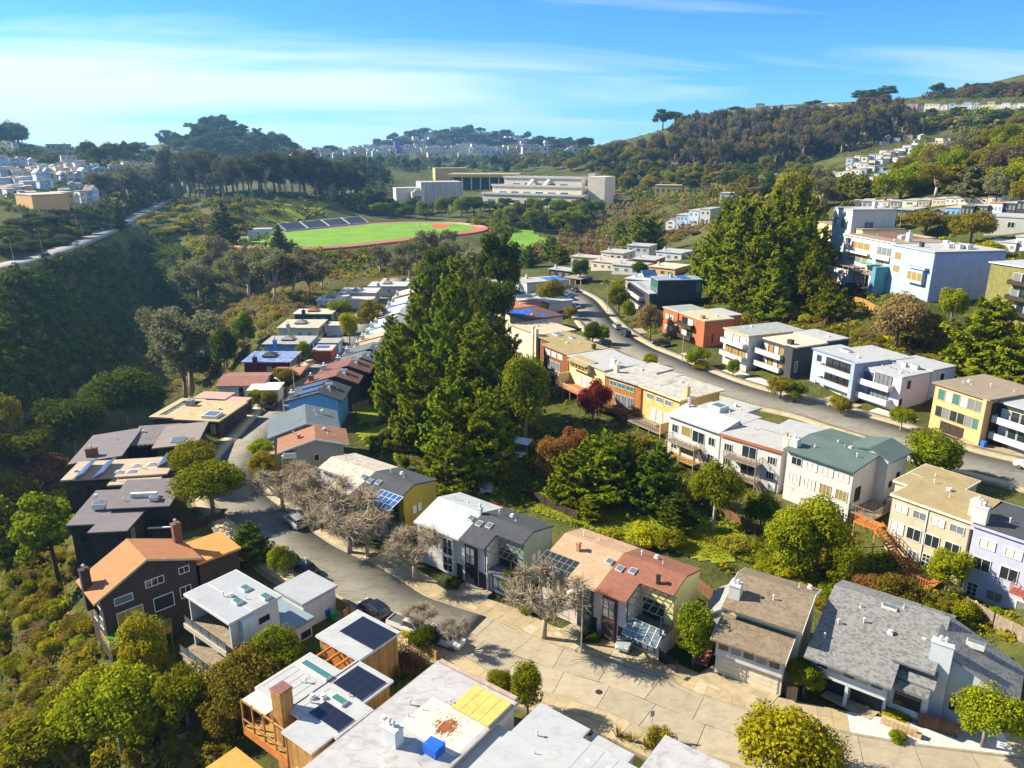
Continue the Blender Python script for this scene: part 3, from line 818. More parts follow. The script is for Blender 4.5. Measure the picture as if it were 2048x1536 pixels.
class House:
    def __init__(s, name, label, O, zr, X=None, ang=None, zb=0.0, group=None, cat='house', xy=None):
        ox, oy = xy if xy is not None else P(O[0], O[1], zr)
        if X is not None and ang is None:
            qx, qy = P(X[0], X[1], zr); ang = math.degrees(math.atan2(qy - oy, qx - ox))
        s.a = R(ang); s.o = (ox, oy); s.zb = zb
        s.root = empty(name, (ox, oy, zb), s.a)
        props(s.root, label, cat, group)
        s.W = None
        if X is not None: s.W = s.L(X[0], X[1], zr)[0]
    def L(s, px, py, z):
        """photo pixel at world height z -> local x, y"""
        x, y = P(px, py, z); x -= s.o[0]; y -= s.o[1]
        c, n_ = math.cos(s.a), math.sin(s.a)
        return x * c + y * n_, -x * n_ + y * c
    def add(s, mb, name, mat, parent=None): return mb.build(name, mat, parent or s.root)
    def box(s, name, x0, x1, y0, y1, z0, z1, mat, parent=None):
        return MB().box(x0, x1, y0, y1, z0, z1).build(name, mat, parent or s.root)
    # flat-roofed volume; heights are local (0 = base)
    def block(s, x0, x1, y0, y1, z0, z1, wall, roof, oh=.4, th=.28, fascia=None, name='wall', up=.0):
        if x1 < x0: x0, x1 = x1, x0
        if y1 < y0: y0, y1 = y1, y0
        w = s.box(name, x0, x1, y0, y1, z0, z1 - th + .01, wall)
        r = s.box('roof', x0 - oh, x1 + oh, y0 - oh, y1 + oh, z1 - th, z1, fascia or roof)
        s.box('roof_membrane', x0 - oh + .12, x1 + oh - .12, y0 - oh + .12, y1 + oh - .12, z1 - .05, z1 + .012 + up, roof, r)
        return w, r
    def blk(s, pa, pb, zr, z0, wall, roof, **k):
        (x0, y0), (x1, y1) = s.L(*pa, zr), s.L(*pb, zr)
        oh = k.get('oh', .4)
        xa, xb = sorted((x0, x1)); ya, yb = sorted((y0, y1))
        s.block(xa + oh, xb - oh, ya + oh, yb - oh, z0, zr - s.zb, wall, roof, **k)
        return xa + oh, xb - oh, ya + oh, yb - oh, zr - s.zb
    # pitched volume: profile [(t, z)...] along axis 'x' or 'y', extruded along the other axis
    def pitched(s, x0, x1, y0, y1, z0, prof, axis, wall, roof, oh=.5, th=.22, name='wall', fascia=None):
        t0, t1 = (x0, x1) if axis == 'x' else (y0, y1)
        e0, e1 = (y0, y1) if axis == 'x' else (x0, x1)
        zi = lambda t: float(np.interp(t, [p[0] for p in prof], [p[1] for p in prof]))
        mid = [p for p in prof if t0 < p[0] < t1]
        poly = [(t0, z0), (t1, z0), (t1, zi(t1) - th * .5)] + [(p[0], p[1] - th * .5) for p in reversed(mid)] + [(t0, zi(t0) - th * .5)]
        mk = (lambda t, z, e: (t, e, z)) if axis == 'x' else (lambda t, z, e: (e, t, z))
        pts = [mk(t, z, e0) for t, z in poly]
        d = (0, e1 - e0, 0) if axis == 'x' else (e1 - e0, 0, 0)
        b_ = MB().prism(pts[::-1] if axis == 'x' else pts, d)
        w = b_.build(name, wall, s.root)
        pr = list(prof)
        def ext(a, b2, k):
            g = (b2[1] - a[1]) / (b2[0] - a[0] + 1e-9); return (a[0] + k, a[1] + g * k)
        pr[0] = ext(prof[0], prof[1], -oh); pr[-1] = ext(prof[-2], prof[-1], prof[-1][0] - prof[-2][0] + oh) if len(prof) > 1 else prof[-1]
        poly = pr + [(t, z - th) for t, z in reversed(pr)]
        pts = [mk(t, z, e0 - oh) for t, z in poly]
        d = (0, e1 - e0 + 2 * oh, 0) if axis == 'x' else (e1 - e0 + 2 * oh, 0, 0)
        rf = MB().prism(pts if axis == 'x' else pts[::-1], d).build('roof', roof, s.root)
        if fascia is not None:      # trim boards along the two raking edges
            for e in (e0 - oh, e1 + oh):
                f = MB(); dd = .05 if e > e0 else -.05
                top = [mk(t, z + .02, e) for t, z in pr]; bot = [mk(t, z - th - .06, e) for t, z in reversed(pr)]
                f.prism(top + bot, (0, dd, 0) if axis == 'x' else (dd, 0, 0)).build('fascia', fascia, rf)
        return w, rf
    def place(s, face, plane, u, z, w):
        if face == 'f': return (u, plane, z), 0.0
        if face == 'b': return (u + w, plane, z), math.pi
        if face == 'r': return (plane, u, z), math.pi / 2
        return (plane, u + w, z), -math.pi / 2
    def win(s, face, plane, u, z, w, h, n=2, style='dark', fr='w', m_=1, bar=.07, name='window'):
        f, g = win_meshes(w, h, n, m_, fr, bar)
        loc, rz = s.place(face, plane, u, z, w)
        o = link(name, f, s.root, loc, rz)
        link('pane', g, o, mat=GLASS[style])
        return o
    def wins(s, face, plane, us, zs, w, h, n=2, style='dark', fr='w', m_=1, bar=.07):
        for z in zs:
            for u in us:
                st = style if isinstance(style, str) else rnd.choice(style)
                s.win(face, plane, u, z, w, h, n, st, fr, m_, bar)
    def garage(s, face, plane, u, z, w, h, mat=None):
        mat = mat or m_trim
        def mk():
            b_ = MB().box(0, w, -.04, .03, 0, h)
            for i in range(4): b_.box(.08, w - .08, -.065, -.035, h * i / 4 + .06, h * (i + 1) / 4 - .05)
            return b_.mesh('garage_door', mat)
        me = shared(('gar', round(w, 2), round(h, 2), mat.name), mk)
        loc, rz = s.place(face, plane, u, z, w)
        return link('garage_door', me, s.root, loc, rz)
    def door(s, face, plane, u, z, w=.95, h=2.1, mat=None):
        mat = mat or m_dkwood
        me = shared(('door', w, h, mat.name), lambda: MB().box(0, w, -.05, .03, 0, h).box(.1, w - .1, -.07, -.04, .15, h * .45).box(.1, w - .1, -.07, -.04, h * .55, h - .15).mesh('door', mat))
        loc, rz = s.place(face, plane, u, z, w)
        o = link('door', me, s.root, loc, rz)
        link('handle', shared('dhandle', lambda: MB().box(.08, .12, -.12, -.05, .95, 1.1).mesh('handle', m_metal)), o)
        return o
    def chimney(s, x, y, z0, z1, w=.8, d=.8, mat=None, flues=1, metal=True):
        mat = mat or m_white
        c = MB().box(x - w/2, x + w/2, y - d/2, y + d/2, z0, z1).box(x - w/2 - .07, x + w/2 + .07, y - d/2 - .07, y + d/2 + .07, z1 - .18, z1 - .06).build('chimney', mat, s.root)
        for i in range(flues):
            xx = x + (i - (flues - 1) / 2) * .45
            b_ = MB().bar((xx, y, z1 - .05), (xx, y, z1 + .45), .13, .13, 8).bar((xx, y, z1 + .45), (xx, y, z1 + .6), .22, .1, 8)
            b_.build('flue', m_metal if metal else m_brick, c)
        return c
    def vents(s, pts, zf):
        """small roof pipes; zf gives the roof height"""
        for i, (x, y) in enumerate(pts):
            z = zf(x, y) if callable(zf) else zf
            k = i % 3
            me = shared(('vent', k), lambda: (MB().bar((0, 0, -.15), (0, 0, .55), .07, .07, 8).bar((0, 0, .50), (0, 0, .62), .14, .10, 8) if k == 0 else MB().bar((0, 0, -.15), (0, 0, .45), .05, .05, 6).bar((0,0,-.1),(0,0,.05),.16,.1,8) if k == 1 else
                          MB().box(-.25, .25, -.25, .25, -.1, .22).bar((0, 0, .2), (0, 0, .42), .25, .22, 10)).mesh('vent_pipe', m_pipe))
            link('vent_pipe', me, s.root, (x, y, z))
    def skylight(s, x, y, z, w=.9, d=1.2, h=.22, style='sky', slope=None, frame=None):
        b_ = MB().box(0, w, 0, d, -.1, h)
        o = link('skylight', b_.mesh('skylight', frame or m_trim), s.root, (x, y, z))
        if slope: o.rotation_euler = slope
        MB().box(.07, w - .07, .07, d - .07, h - .02, h + .035).build('glazing', GLASS[style], o)
        return o
    def solar(s, x, y, z, nx, ny, pw=1.0, pd=1.65, rot=(0, 0, 0), mat=None, lift=.12):
        fr = MB()
        for j in range(ny + 1): fr.box(0, nx * pw, j * pd - .02, j * pd + .02, -.09, -.035)
        for i in (0, nx): fr.box(i * pw - .02, i * pw + .02, 0, ny * pd, -lift - .05, -.035)
        a = fr.build('solar_array', m_metal, s.root, (x, y, z + lift))
        a.rotation_euler = rot
        me = shared(('sol', pw, pd, (mat or m_solar).name), lambda: MB().box(.015, pw - .015, .015, pd - .015, -.03, .02).mesh('solar_panel', mat or m_solar))
        for i in range(nx):
            for j in range(ny): link('solar_panel', me, a, (i * pw, j * pd, 0))
        return a
    def rail(s, pts, h=1.0, mat=None, step=1.3, mids=2, r=.035, name='railing'):
        mat = mat or m_greywood
        b_ = MB()
        for (xa, ya, za), (xb, yb, zb_) in zip(pts[:-1], pts[1:]):
            L_ = math.dist((xa, ya, za), (xb, yb, zb_)); k = max(1, int(L_ / step))
            for i in range(k + 1):
                t = i / k; p = (xa + (xb - xa) * t, ya + (yb - ya) * t, za + (zb_ - za) * t)
                b_.bar(p, (p[0], p[1], p[2] + h), r, r)
            for m_ in range(mids + 1):
                q = h * (m_ + 1) / (mids + 1)
                b_.bar((xa, ya, za + q), (xb, yb, zb_ + q), r * (1.2 if m_ == mids else .8))
        return b_.build(name, mat, s.root)
    def deck(s, x0, x1, y0, y1, z, mat=None, th=.2, posts=0.0, name='deck'):
        mat = mat or m_greywood
        if x1 < x0: x0, x1 = x1, x0
        if y1 < y0: y0, y1 = y1, y0
        b_ = MB().box(x0, x1, y0, y1, z - th, z - .035)
        n_ = max(2, int((y1 - y0) / .22))
        for i in range(n_):
            a = y0 + (y1 - y0) * i / n_; c = y0 + (y1 - y0) * (i + 1) / n_
            b_.box(x0, x1, a + .012, c - .012, z - .03, z)
        if posts:
            for x in np.linspace(x0 + .12, x1 - .12, max(2, int((x1 - x0) / 2.6) + 1)): b_.box(x - .08, x + .08, y0 + .05, y0 + .21, z - posts, z - th + .02)
        return b_.build(name, mat, s.root)
    def balcony(s, x0, x1, y0, y1, z, mat, h=1.0, cap=None, front=None):
        """solid-fronted balcony projecting from a facade at y1"""
        b_ = MB().box(x0, x1, y0, y1, z - .2, z).box(x0, x1, y0, y0 + .12, z + .003, z + h).box(x0, x0 + .12, y0 + .12, y1, z + .003, z + h).box(x1 - .12, x1, y0 + .12, y1, z + .003, z + h)
        o = b_.build('balcony', mat, s.root)
        if cap: MB().box(x0 - .03, x1 + .03, y0 - .04, y0 + .16, z + h, z + h + .07).build('handrail', cap, o)
        return o
    def stairs(s, a, b_, w, mat, n_=12, rail=True):
        """straight flight from local point a (bottom) to b (top), width w"""
        a = Vector(a); b2 = Vector(b_); d = b2 - a
        h = Vector((-d.y, d.x, 0)).normalized() * w / 2
        m_ = MB()
        for i in range(n_):
            p = a + d * ((i + .5) / n_); q = a + d * ((i + 1.4) / n_)
            q.z = p.z
            m_.prism([tuple(p - h), tuple(q - h), tuple(q + h), tuple(p + h)], (0, 0, .06))
        for sgn in (-1, 1): m_.bar(tuple(a + h * sgn), tuple(b2 + h * sgn), .09)
        o = m_.build('stairs', mat, s.root)
        if rail:
            r_ = MB()
            for sgn in (-1, 1):
                r_.bar(tuple(a + h * sgn + Vector((0, 0, .95))), tuple(b2 + h * sgn + Vector((0, 0, .95))), .05)
                for i in range(n_ + 1):
                    p = a + d * (i / n_) + h * sgn; r_.bar(tuple(p), tuple(p + Vector((0, 0, .95))), .03)
            r_.build('railing', mat, o)
        return o
    def pergola(s, x0, x1, y0, y1, z0, z1, nx, mat, glass=None):
        """sloping grid of bars from (y0,z0) up to (y1,z1), optionally glazed"""
        b_ = MB()
        for i in range(nx + 1):
            x = x0 + (x1 - x0) * i / nx; b_.bar((x, y0, z0), (x, y1, z1), .05)
        for j in range(4):
            t = j / 3; b_.bar((x0, y0 + (y1 - y0) * t, z0 + (z1 - z0) * t), (x1, y0 + (y1 - y0) * t, z0 + (z1 - z0) * t), .05)
        o = b_.build('pergola', mat, s.root)
        if glass:
            for i in range(nx):
                xa = x0 + (x1 - x0) * i / nx + .06; xb = x0 + (x1 - x0) * (i + 1) / nx - .06
                for j in range(3):
                    t, u = j / 3 + .02, (j + 1) / 3 - .02
                    f = lambda q: (y0 + (y1 - y0) * q, z0 + (z1 - z0) * q)
                    (ya, za), (yb, zb_) = f(t), f(u)
                    MB().prism([(xa, ya, za), (xb, ya, za), (xb, yb, zb_), (xa, yb, zb_)], (0, 0, .02)).build('pane', glass, o)
        return o
def fence(label, pts, h=1.7, mat=None, group=None, bw=.16, z=None, name='fence'):
    """wooden board fence along world points; one thing with posts, rails and boards"""
    mat = mat or m_brownwood
    pts = [(*p[:2], p[2] if len(p) > 2 else gz(p[0], p[1])) for p in pts]
    o = empty(name, pts[0])
    ox, oy, oz = pts[0]
    bd, po = MB(), MB()
    for (xa, ya, za), (xb, yb, zb_) in zip(pts[:-1], pts[1:]):
        L_ = math.hypot(xb - xa, yb - ya); k = max(1, int(L_ / bw)); ux, uy = (xb - xa) / L_, (yb - ya) / L_
        for i in range(k):
            t = (i + .5) / k; x = xa + (xb - xa) * t - ox; y = ya + (yb - ya) * t - oy; zz = za + (zb_ - za) * t - oz
            hh = h + rnd.uniform(-.06, .06); q = bw * .46; e = rnd.uniform(-.012, .012)
            bd.prism([(x - ux * q - uy * (.015 + e), y - uy * q + ux * (.015 + e), zz - .3), (x + ux * q - uy * (.015 + e), y + uy * q + ux * (.015 + e), zz - .3), (x + ux * q + uy * .015, y + uy * q - ux * .015, zz - .3), (x - ux * q + uy * .015, y - uy * q - ux * .015, zz - .3)], (0, 0, hh + .3))
        m_ = max(1, int(L_ / 2.4))
        for i in range(m_ + 1):
            t = i / m_; x = xa + (xb - xa) * t - ox; y = ya + (yb - ya) * t - oy; zz = za + (zb_ - za) * t - oz
            po.bar((x, y, zz - .4), (x, y, zz + h + .08), .09)
        for q in (.25, .82): po.bar((xa - ox, ya - oy, za - oz + h * q), (xb - ox, yb - oy, zb_ - oz + h * q), .05)
    bo = bd.build('boards', mat, o); bo['kind'] = 'stuff'
    po.build('posts_and_rails', mat, o)
    props(o, label, 'fence', group)
    return o
# ---------------------------------------------------------------- left street, houses on the gully side
r_grey = M('shingle_grey', (.20, .20, .195), .9, .05, 1.5, kind='shingle', amt=.8)
r_brown = M('shingle_brown', (.20, .155, .105), .9, .14, .5, kind='shingle', amt=.55)
r_tan = M('shingle_tan', (.42, .27, .17), .9, .10, .5, kind='shingle', amt=.35)
r_red = M('shingle_redbrown', (.23, .095, .06), .9, .10, .5, kind='shingle', amt=.35)
r_dark = M('shingle_charcoal', (.055, .060, .068), .9, .12, .6, kind='shingle', amt=.35)
r_whitem = M('white_coating', (0.381, 0.406, 0.414), .55, .10, .6, kind='stains', amt=.35)
r_pale = M('weathered_shingle', (0.423, 0.368, 0.313), .85, .18, 1.2, kind='stains', amt=.5)
w_white = m_white
w_lgrey = M('pale_grey_stucco', (.50, .54, .56), .8, .06, .7)
w_yell = M('cream_yellow_stucco', (.62, .55, .24), .8, .06, .7)
w_cream = M('cream_stucco', (.62, .56, .42), .8, .06, .7)
w_olive = M('olive_gold_stucco', (.30, .23, .03), .8, .1, .7)
w_sage = M('sage_siding', (.20, .26, .21), .8, .08, .8)
w_grey = M('grey_siding', (.27, .25, .22), .8, .1, .8)
w_blue = M('sky_blue_siding', (.12, .36, .68), .7, .06, .8)
w_dkb = M('dark_brown_siding', (.045, .032, .026), .85, .2, 1)
w_char = M('charcoal_siding', (.045, .048, .055), .8, .15, 1)
w_maroon = M('maroon_siding', (.11, .018, .02), .8, .15, 1)

def lz(prof): return lambda x, y: float(np.interp(y, [p[0] for p in prof], [p[1] for p in prof]))
def lzx(prof): return lambda x, y: float(np.interp(x, [p[0] for p in prof], [p[1] for p in prof]))

h = House('shingle_house', 'large grey shingled house with wide low roof and pale blue-grey chimney wall', (1627, 1310), 5, ang=-37, zb=0)
pm = [(0.0, 5.0), (9.4, 8.1), (13.0, 6.9)]
h.pitched(-.3, 6.9, .5, 12.6, 2.55, pm, 'y', w_lgrey, r_grey, oh=.5)
h.box('wall', -.3, 6.9, 1.9, 12.6, 0, 2.54, w_lgrey)
h.pitched(6.92, 10.4, 2.6, 12.6, 0, [(2.2, 4.9), (9.4, 8.02), (13.0, 6.85)], 'y', w_lgrey, r_grey, oh=.3)
h.pitched(6.9, 10.2, 3.3, 9.2, 4, [(2.6, 6.25), (9.3, 8.45)], 'y', w_lgrey, r_grey, oh=.25, name='clerestory')
h.pitched(10.9, 16.4, 4.6, 10.4, 0, [(10.3, 8.0), (16.9, 5.0)], 'x', w_lgrey, r_grey, oh=.45)
h.chimney(10.55, 4.2, 0, 8.8, 1.9, .9, w_lgrey, 2)
h.box('soffit', 6.9, 10.4, .6, 2.6, 4.2, 4.5, r_grey)
for i in range(5): h.win('f', .5, .25 + i * 1.3, 3.55, 1.2, .9, 1, 'curt' if i % 2 else 'dark')
for i in range(2): h.garage('f', 1.9, .3 + i * 3.3, .02, 3.0, 2.3, M('dark_door', (.03, .03, .035), .7))
h.box('pillar', 3.25, 3.55, .55, .9, 0, 2.56, w_lgrey)
h.win('f', 4.6, 11.9, 1.4, 1.5, 1.7, 2, 'dark'); h.win('f', 4.6, 14.0, 1.0, 1.9, 2.2, 2, 'teal')
h.win('f', 2.6, 7.4, 1.2, 2.4, 1.5, 3, 'dark', 'd')
h.vents([(1.0, 4.6), (2.4, 7.6), (5.8, 5.6), (3.2, 5.8), (7.6, 10), (8.8, 6.0), (.3, 2.4), (6.2, 9.3)], lz(pm))
h.skylight(4.2, 8.4, 7.75, 1.5, .7, .3); h.skylight(12.2, 7.8, 7.0, 1.6, .7, .5, 'sky')
for i in range(26):       # dry stone planter along the driveway
    h.box('stone', 6.9 + (i % 9) * .4, 7.28 + (i % 9) * .4, .1, .5, (i // 9) * .33, (i // 9) * .33 + .31, M('planter_stone', (.48, .34, .20), .9, .3, 3))

h = House('split_roof_house', 'white house with brown shingle roofs in two steps and twin garage doors', (1424, 1272), 5, ang=-33, zb=0)
h.pitched(.35, 7.3, .5, 4.2, 2.5, [(.0, 5.0), (4.4, 6.1)], 'y', w_white, r_brown, oh=.35, fascia=m_trim)
h.box('wall', .35, 7.3, .9, 4.2, 0, 2.49, w_white)
pu = [(2.9, 7.2), (8.0, 8.6), (11.0, 7.6)]
h.pitched(.35, 8.0, 3.6, 10.6, 0, pu, 'y', w_cream, r_brown, oh=.35, fascia=m_trim)
h.pitched(-2.3, .2, 3.6, 10.2, 0, [(-2.6, 4.4), (.1, 6.6)], 'x', w_white, M('shingle_pale_grey', (.27, .265, .25), .9, .12, .6, kind='shingle'), oh=.2)
for i in range(7): h.win('f', 3.6, .8 + i * 1.0, 6.35, .85, .5, 1, 'grey')
for i in range(5): h.win('f', .5, .6 + i * 1.32, 3.35, 1.2, .95, 1, 'grey' if i % 2 else 'dark')
h.garage('f', .9, .7, .02, 3.0, 2.25, w_cream); h.garage('f', .9, 4.0, .02, 3.0, 2.25, w_cream)
h.chimney(.8, 4.6, 5, 9.2, 1.2, 1.1, m_white, 2)
h.vents([(4.6, 5.6), (6.4, 9.2), (7.4, 9.9)], lz(pu))
h.win('f', 3.6, -2.0, 1.0, .9, 2.0, 1, 'dark', 'd'); h.door('f', 3.6, -.9, .4)
st = MB()
for i in range(5): st.box(-2.2, -.6, 1.2 + i * .35, 3.2, 0, .17 * (i + 1))
h.add(st, 'brick_steps', m_brick)

def duplex(name, label, O, ang, mats, W1, W, D, ridge, notch, left_glass=False, solar=False, y0=0.0, lnotch=None, pale_glass=True, fascia=m_trim, endwall=None):
    (ra, wa), (rb, wb) = mats
    h = House(name, label, O, 6.3, ang=ang, zb=0)
    pa = [(y0, 6.2), (y0 + ridge, 8.0), (D, 7.0)]
    pb = [(y0, 6.28), (y0 + ridge, 8.12), (D, 7.06)]
    fy = y0 + .7
    zf = lambda y: float(np.interp(y, [p[0] for p in pa], [p[1] for p in pa]))
    # first unit
    if lnotch:
        nx, ny = lnotch
        h.pitched(nx, W1 - .02, fy, D - .4, 0, pa, 'y', wa, ra, oh=.02)
        h.pitched(.5, nx - .02, y0 + ny + .5, D - .4, 0, [(y0 + ny, zf(y0 + ny)), (y0 + ridge, 8.0), (D, 7.0)], 'y', wa, ra, oh=.02)
        h.deck(.3, nx, y0 + .3, y0 + ny + .5, 2.9, m_greywood, posts=2.9)
        h.rail([(.3, y0 + .3, 2.9), (nx, y0 + .3, 2.9)], 1, m_greywood)
        h.pergola(0, nx, y0, y0 + ny, zf(y0), zf(y0 + ny), 5, m_greywood)
    elif left_glass:
        gx, gy = left_glass
        h.pitched(gx, W1 - .02, fy, D - .4, 0, pa, 'y', wa, ra, oh=.02)
        h.pitched(.4, gx - .02, y0 + gy + .1, D - .4, 0, [(y0 + gy, zf(y0 + gy)), (y0 + ridge, 8.0), (D, 7.0)], 'y', wa, ra, oh=.02)
        h.box('conservatory_wall', .4, gx - .05, fy, y0 + gy + .1, 0, 5.9, wa)
        h.pergola(0, gx, y0, y0 + gy, zf(y0) - .05, zf(y0 + gy) - .05, 6, m_greywood, GLASS['dark'])
        h.wins('f', fy, [.6, 2.0, 3.4], [3.2], 1.2, 2.3, 1, 'dark', 'w')
    else:
        h.pitched(.4, W1 - .02, fy, D - .4, 0, pa, 'y', wa, ra, oh=.02)
        h.wins('f', fy, [.8, 2.6], [3.3], 1.3, 2.4, 2, 'dark', 'w', 3)
    # second unit with its covered terrace
    nx, ny = notch
    h.pitched(W1, nx, fy, D - .3, 0, pb, 'y', wb, rb, oh=.02)
    h.pitched(nx + .02, W - .4, y0 + ny + .4, D - .3, 0, [(y0 + ny, zf(y0 + ny) + .1), (y0 + ridge, 8.12), (D, 7.06)], 'y', endwall or wb, rb, oh=.02)
    h.deck(nx, W - .3, fy - .2, y0 + ny + .4, 3.0, M('deck_membrane', (.13, .14, .16), .8), posts=0)
    h.box('lower_wall', nx + .1, W - .5, fy + .4, y0 + ny + .4, 0, 2.78, wb)
    h.rail([(nx + .1, fy - .15, 3.0), (W - .35, fy - .15, 3.0), (W - .35, y0 + ny + .4, 3.0)], 1.0, m_black, 1.1, 1, .035)
    h.pergola(nx, W, y0, y0 + ny, zf(y0) + .05, zf(y0 + ny) + .1, 5, m_black if not solar else m_trim, None if not solar else m_solarb)
    for x in (nx + .12, W - .25): h.box('post', x - .07, x + .07, y0 + .1, y0 + .24, 3.0, 6.2, m_black)
    h.win('f', y0 + ny + .4, nx + .4, 3.1, min(2.6, W - nx - 1.2), 2.3, 3, 'dark', 'd')
    h.win('f', fy + .4, nx + .5, .5, min(2.8, W - nx - 1.3), 2.0, 3, 'grey', 'd')
    # tall bays, garage and entrance on both fronts
    def bay(u, w, fr, st='dark'):
        h.box('bay', u - .1, u + w + .1, fy - .45, fy + .05, .35, 5.75, FRM[fr])
        h.win('f', fy - .45, u, 3.2, w, 2.4, 2, st, fr, 2); h.win('f', fy - .45, u, .7, w, 2.2, 2, 'dark', fr, 2)
    bay(W1 - 3.0 if not left_glass else W1 - 2.4, 1.7, 'g' if left_glass else ('w' if not lnotch else 'b'))
    bay(W1 + .9, 1.6, 'b' if left_glass else 'd', 'grey')
    h.garage('f', fy, .5, .02, 2.4, 2.2, wa if not left_glass else m_trim)
    h.door('f', fy, W1 - 1.0, .05); h.garage('f', fy, W1 + 2.8, .02, max(.9, nx - W1 - 3.0), 2.3, M('dark_door', (.03, .03, .035), .7))
    e = W - .4
    h.wins('r', e, [y0 + ny + 2.2, y0 + ny + 3.3], [3.6], .7, 1.2, 1, 'curt')
    h.vents([(W1 + 1.6, y0 + ridge + 1.5), (W1 + 4.5, y0 + ridge + 1.3), (W1 + 3.2, y0 + ridge + 2.2), (2.4, y0 + ridge + 1.2), (4.3, y0 + ridge + 1.8)], lz(pb))
    sl = (math.atan2(1.8, ridge), 0, 0)
    for x, y in ((W1 - 1.2, y0 + ridge * .62), (W1 + .5, y0 + ridge * .55), (W1 + 2.0, y0 + ridge * .6)):
        h.skylight(x, y, zf(y) + .1, .8, .9, .2, 'sky', sl)
    return h, zf
h, zf = duplex('duplex_house', 'duplex house, tan shingles on one half and red-brown on the other', (1066, 1129), -38,
               ((r_tan, M('pale_pink_stucco', (.58, .50, .44), .8, .06)), (r_red, w_white)), 8.8, 17.3, 10.3, 6.3, (12.8, 3.0), left_glass=(4.9, 2.9), endwall=w_yell)
h.chimney(3.6, 4.4, 6.8, 8.6, .45, .45, M('clay_flue', (.42, .22, .12), .9), 0)
h.chimney(14.6, 3.9, 7.0, 8.5, .35, .35, m_black, 0)
h.pergola(13.0, 17.2, -1.0, .7, 2.9, 4.1, 5, m_metal, GLASS['sky'])
h, zf = duplex('duplex_house', 'duplex house, white coated roof on one half and charcoal shingles on the other', (823, 1040), -38,
               ((r_whitem, w_white), (r_dark, w_white)), 8.5, 17.2, 9.4, 4.9, (12.7, 2.5), endwall=w_sage)
h.chimney(8.3, 4.6, 6.6, 8.9, .5, .5, m_white, 1)
h, zf = duplex('duplex_house', 'duplex house, weathered pale roof joined to dark grey roof with blue glass canopy', (643, 939), -36,
               ((r_pale, w_white), (r_dark, w_sage)), 10.4, 18.6, 6.6, 5.6, (14.2, 2.9), solar=True, y0=-3.9, lnotch=(5.8, 2.8), endwall=w_olive)

# twin gabled units whose end wall faces the street bend
h = House('twin_gable_house', 'grey twin gabled house, brown roof in front of slate-blue roof', (560, 885), 6, ang=16, zb=0)
p1 = [(0, 5.9), (5.9, 7.6), (10.9, 6.2)]
h.pitched(.6, 10.4, -3.6, 2.9, -.5, p1, 'x', w_grey, M('shingle_chestnut', (.26, .125, .075), .9, .1, .5, kind='shingle', amt=.3), oh=.5, fascia=m_trim)
h.pitched(-1.2, 9.6, 3.6, 13.2, -.5, [(-1.8, 6.0), (4.6, 8.0), (10.0, 6.3)], 'x', w_grey, M('shingle_slate', (.105, .135, .155), .9, .1, .5, kind='shingle', amt=.3), oh=.4, fascia=m_trim)
h.box('entry_bay', .2, 2.6, -4.9, -3.5, 0, 5.4, w_cream)
h.win('f', -4.9, .4, .6, 2.0, 4.2, 3, 'warm', 'd', 3)
h.skylight(.5, -4.8, 5.45, 1.9, 2.2, .25, 'sky'); h.win('f', -3.6, 5.4, 3.4, .9, 1.2, 1, 'dark')
h.win('l', .6, -1.5, 3.4, 1.6, 1.4, 2, 'dark'); h.win('l', -1.2, 5.5, 3.2, 2.2, 1.6, 3, 'dark'); h.garage('l', -1.2, 9.0, .02, 2.6, 2.2)
h.vents([(8, -1.5), (9.2, -.6), (7.5, 1), (2.3, 1.8), (6.5, 8), (7.6, 10), (3.2, 6.0), (6.2, 10.5)], lambda x, y: float(np.interp(x, [0, 5.9, 10.9], [5.9, 7.6, 6.2])) + (.35 if y > 3 else 0))
h.chimney(3.2, -.9, 6.4, 7.5, .5, .5, M('clay_flue', (.42, .22, .12), .9), 0)

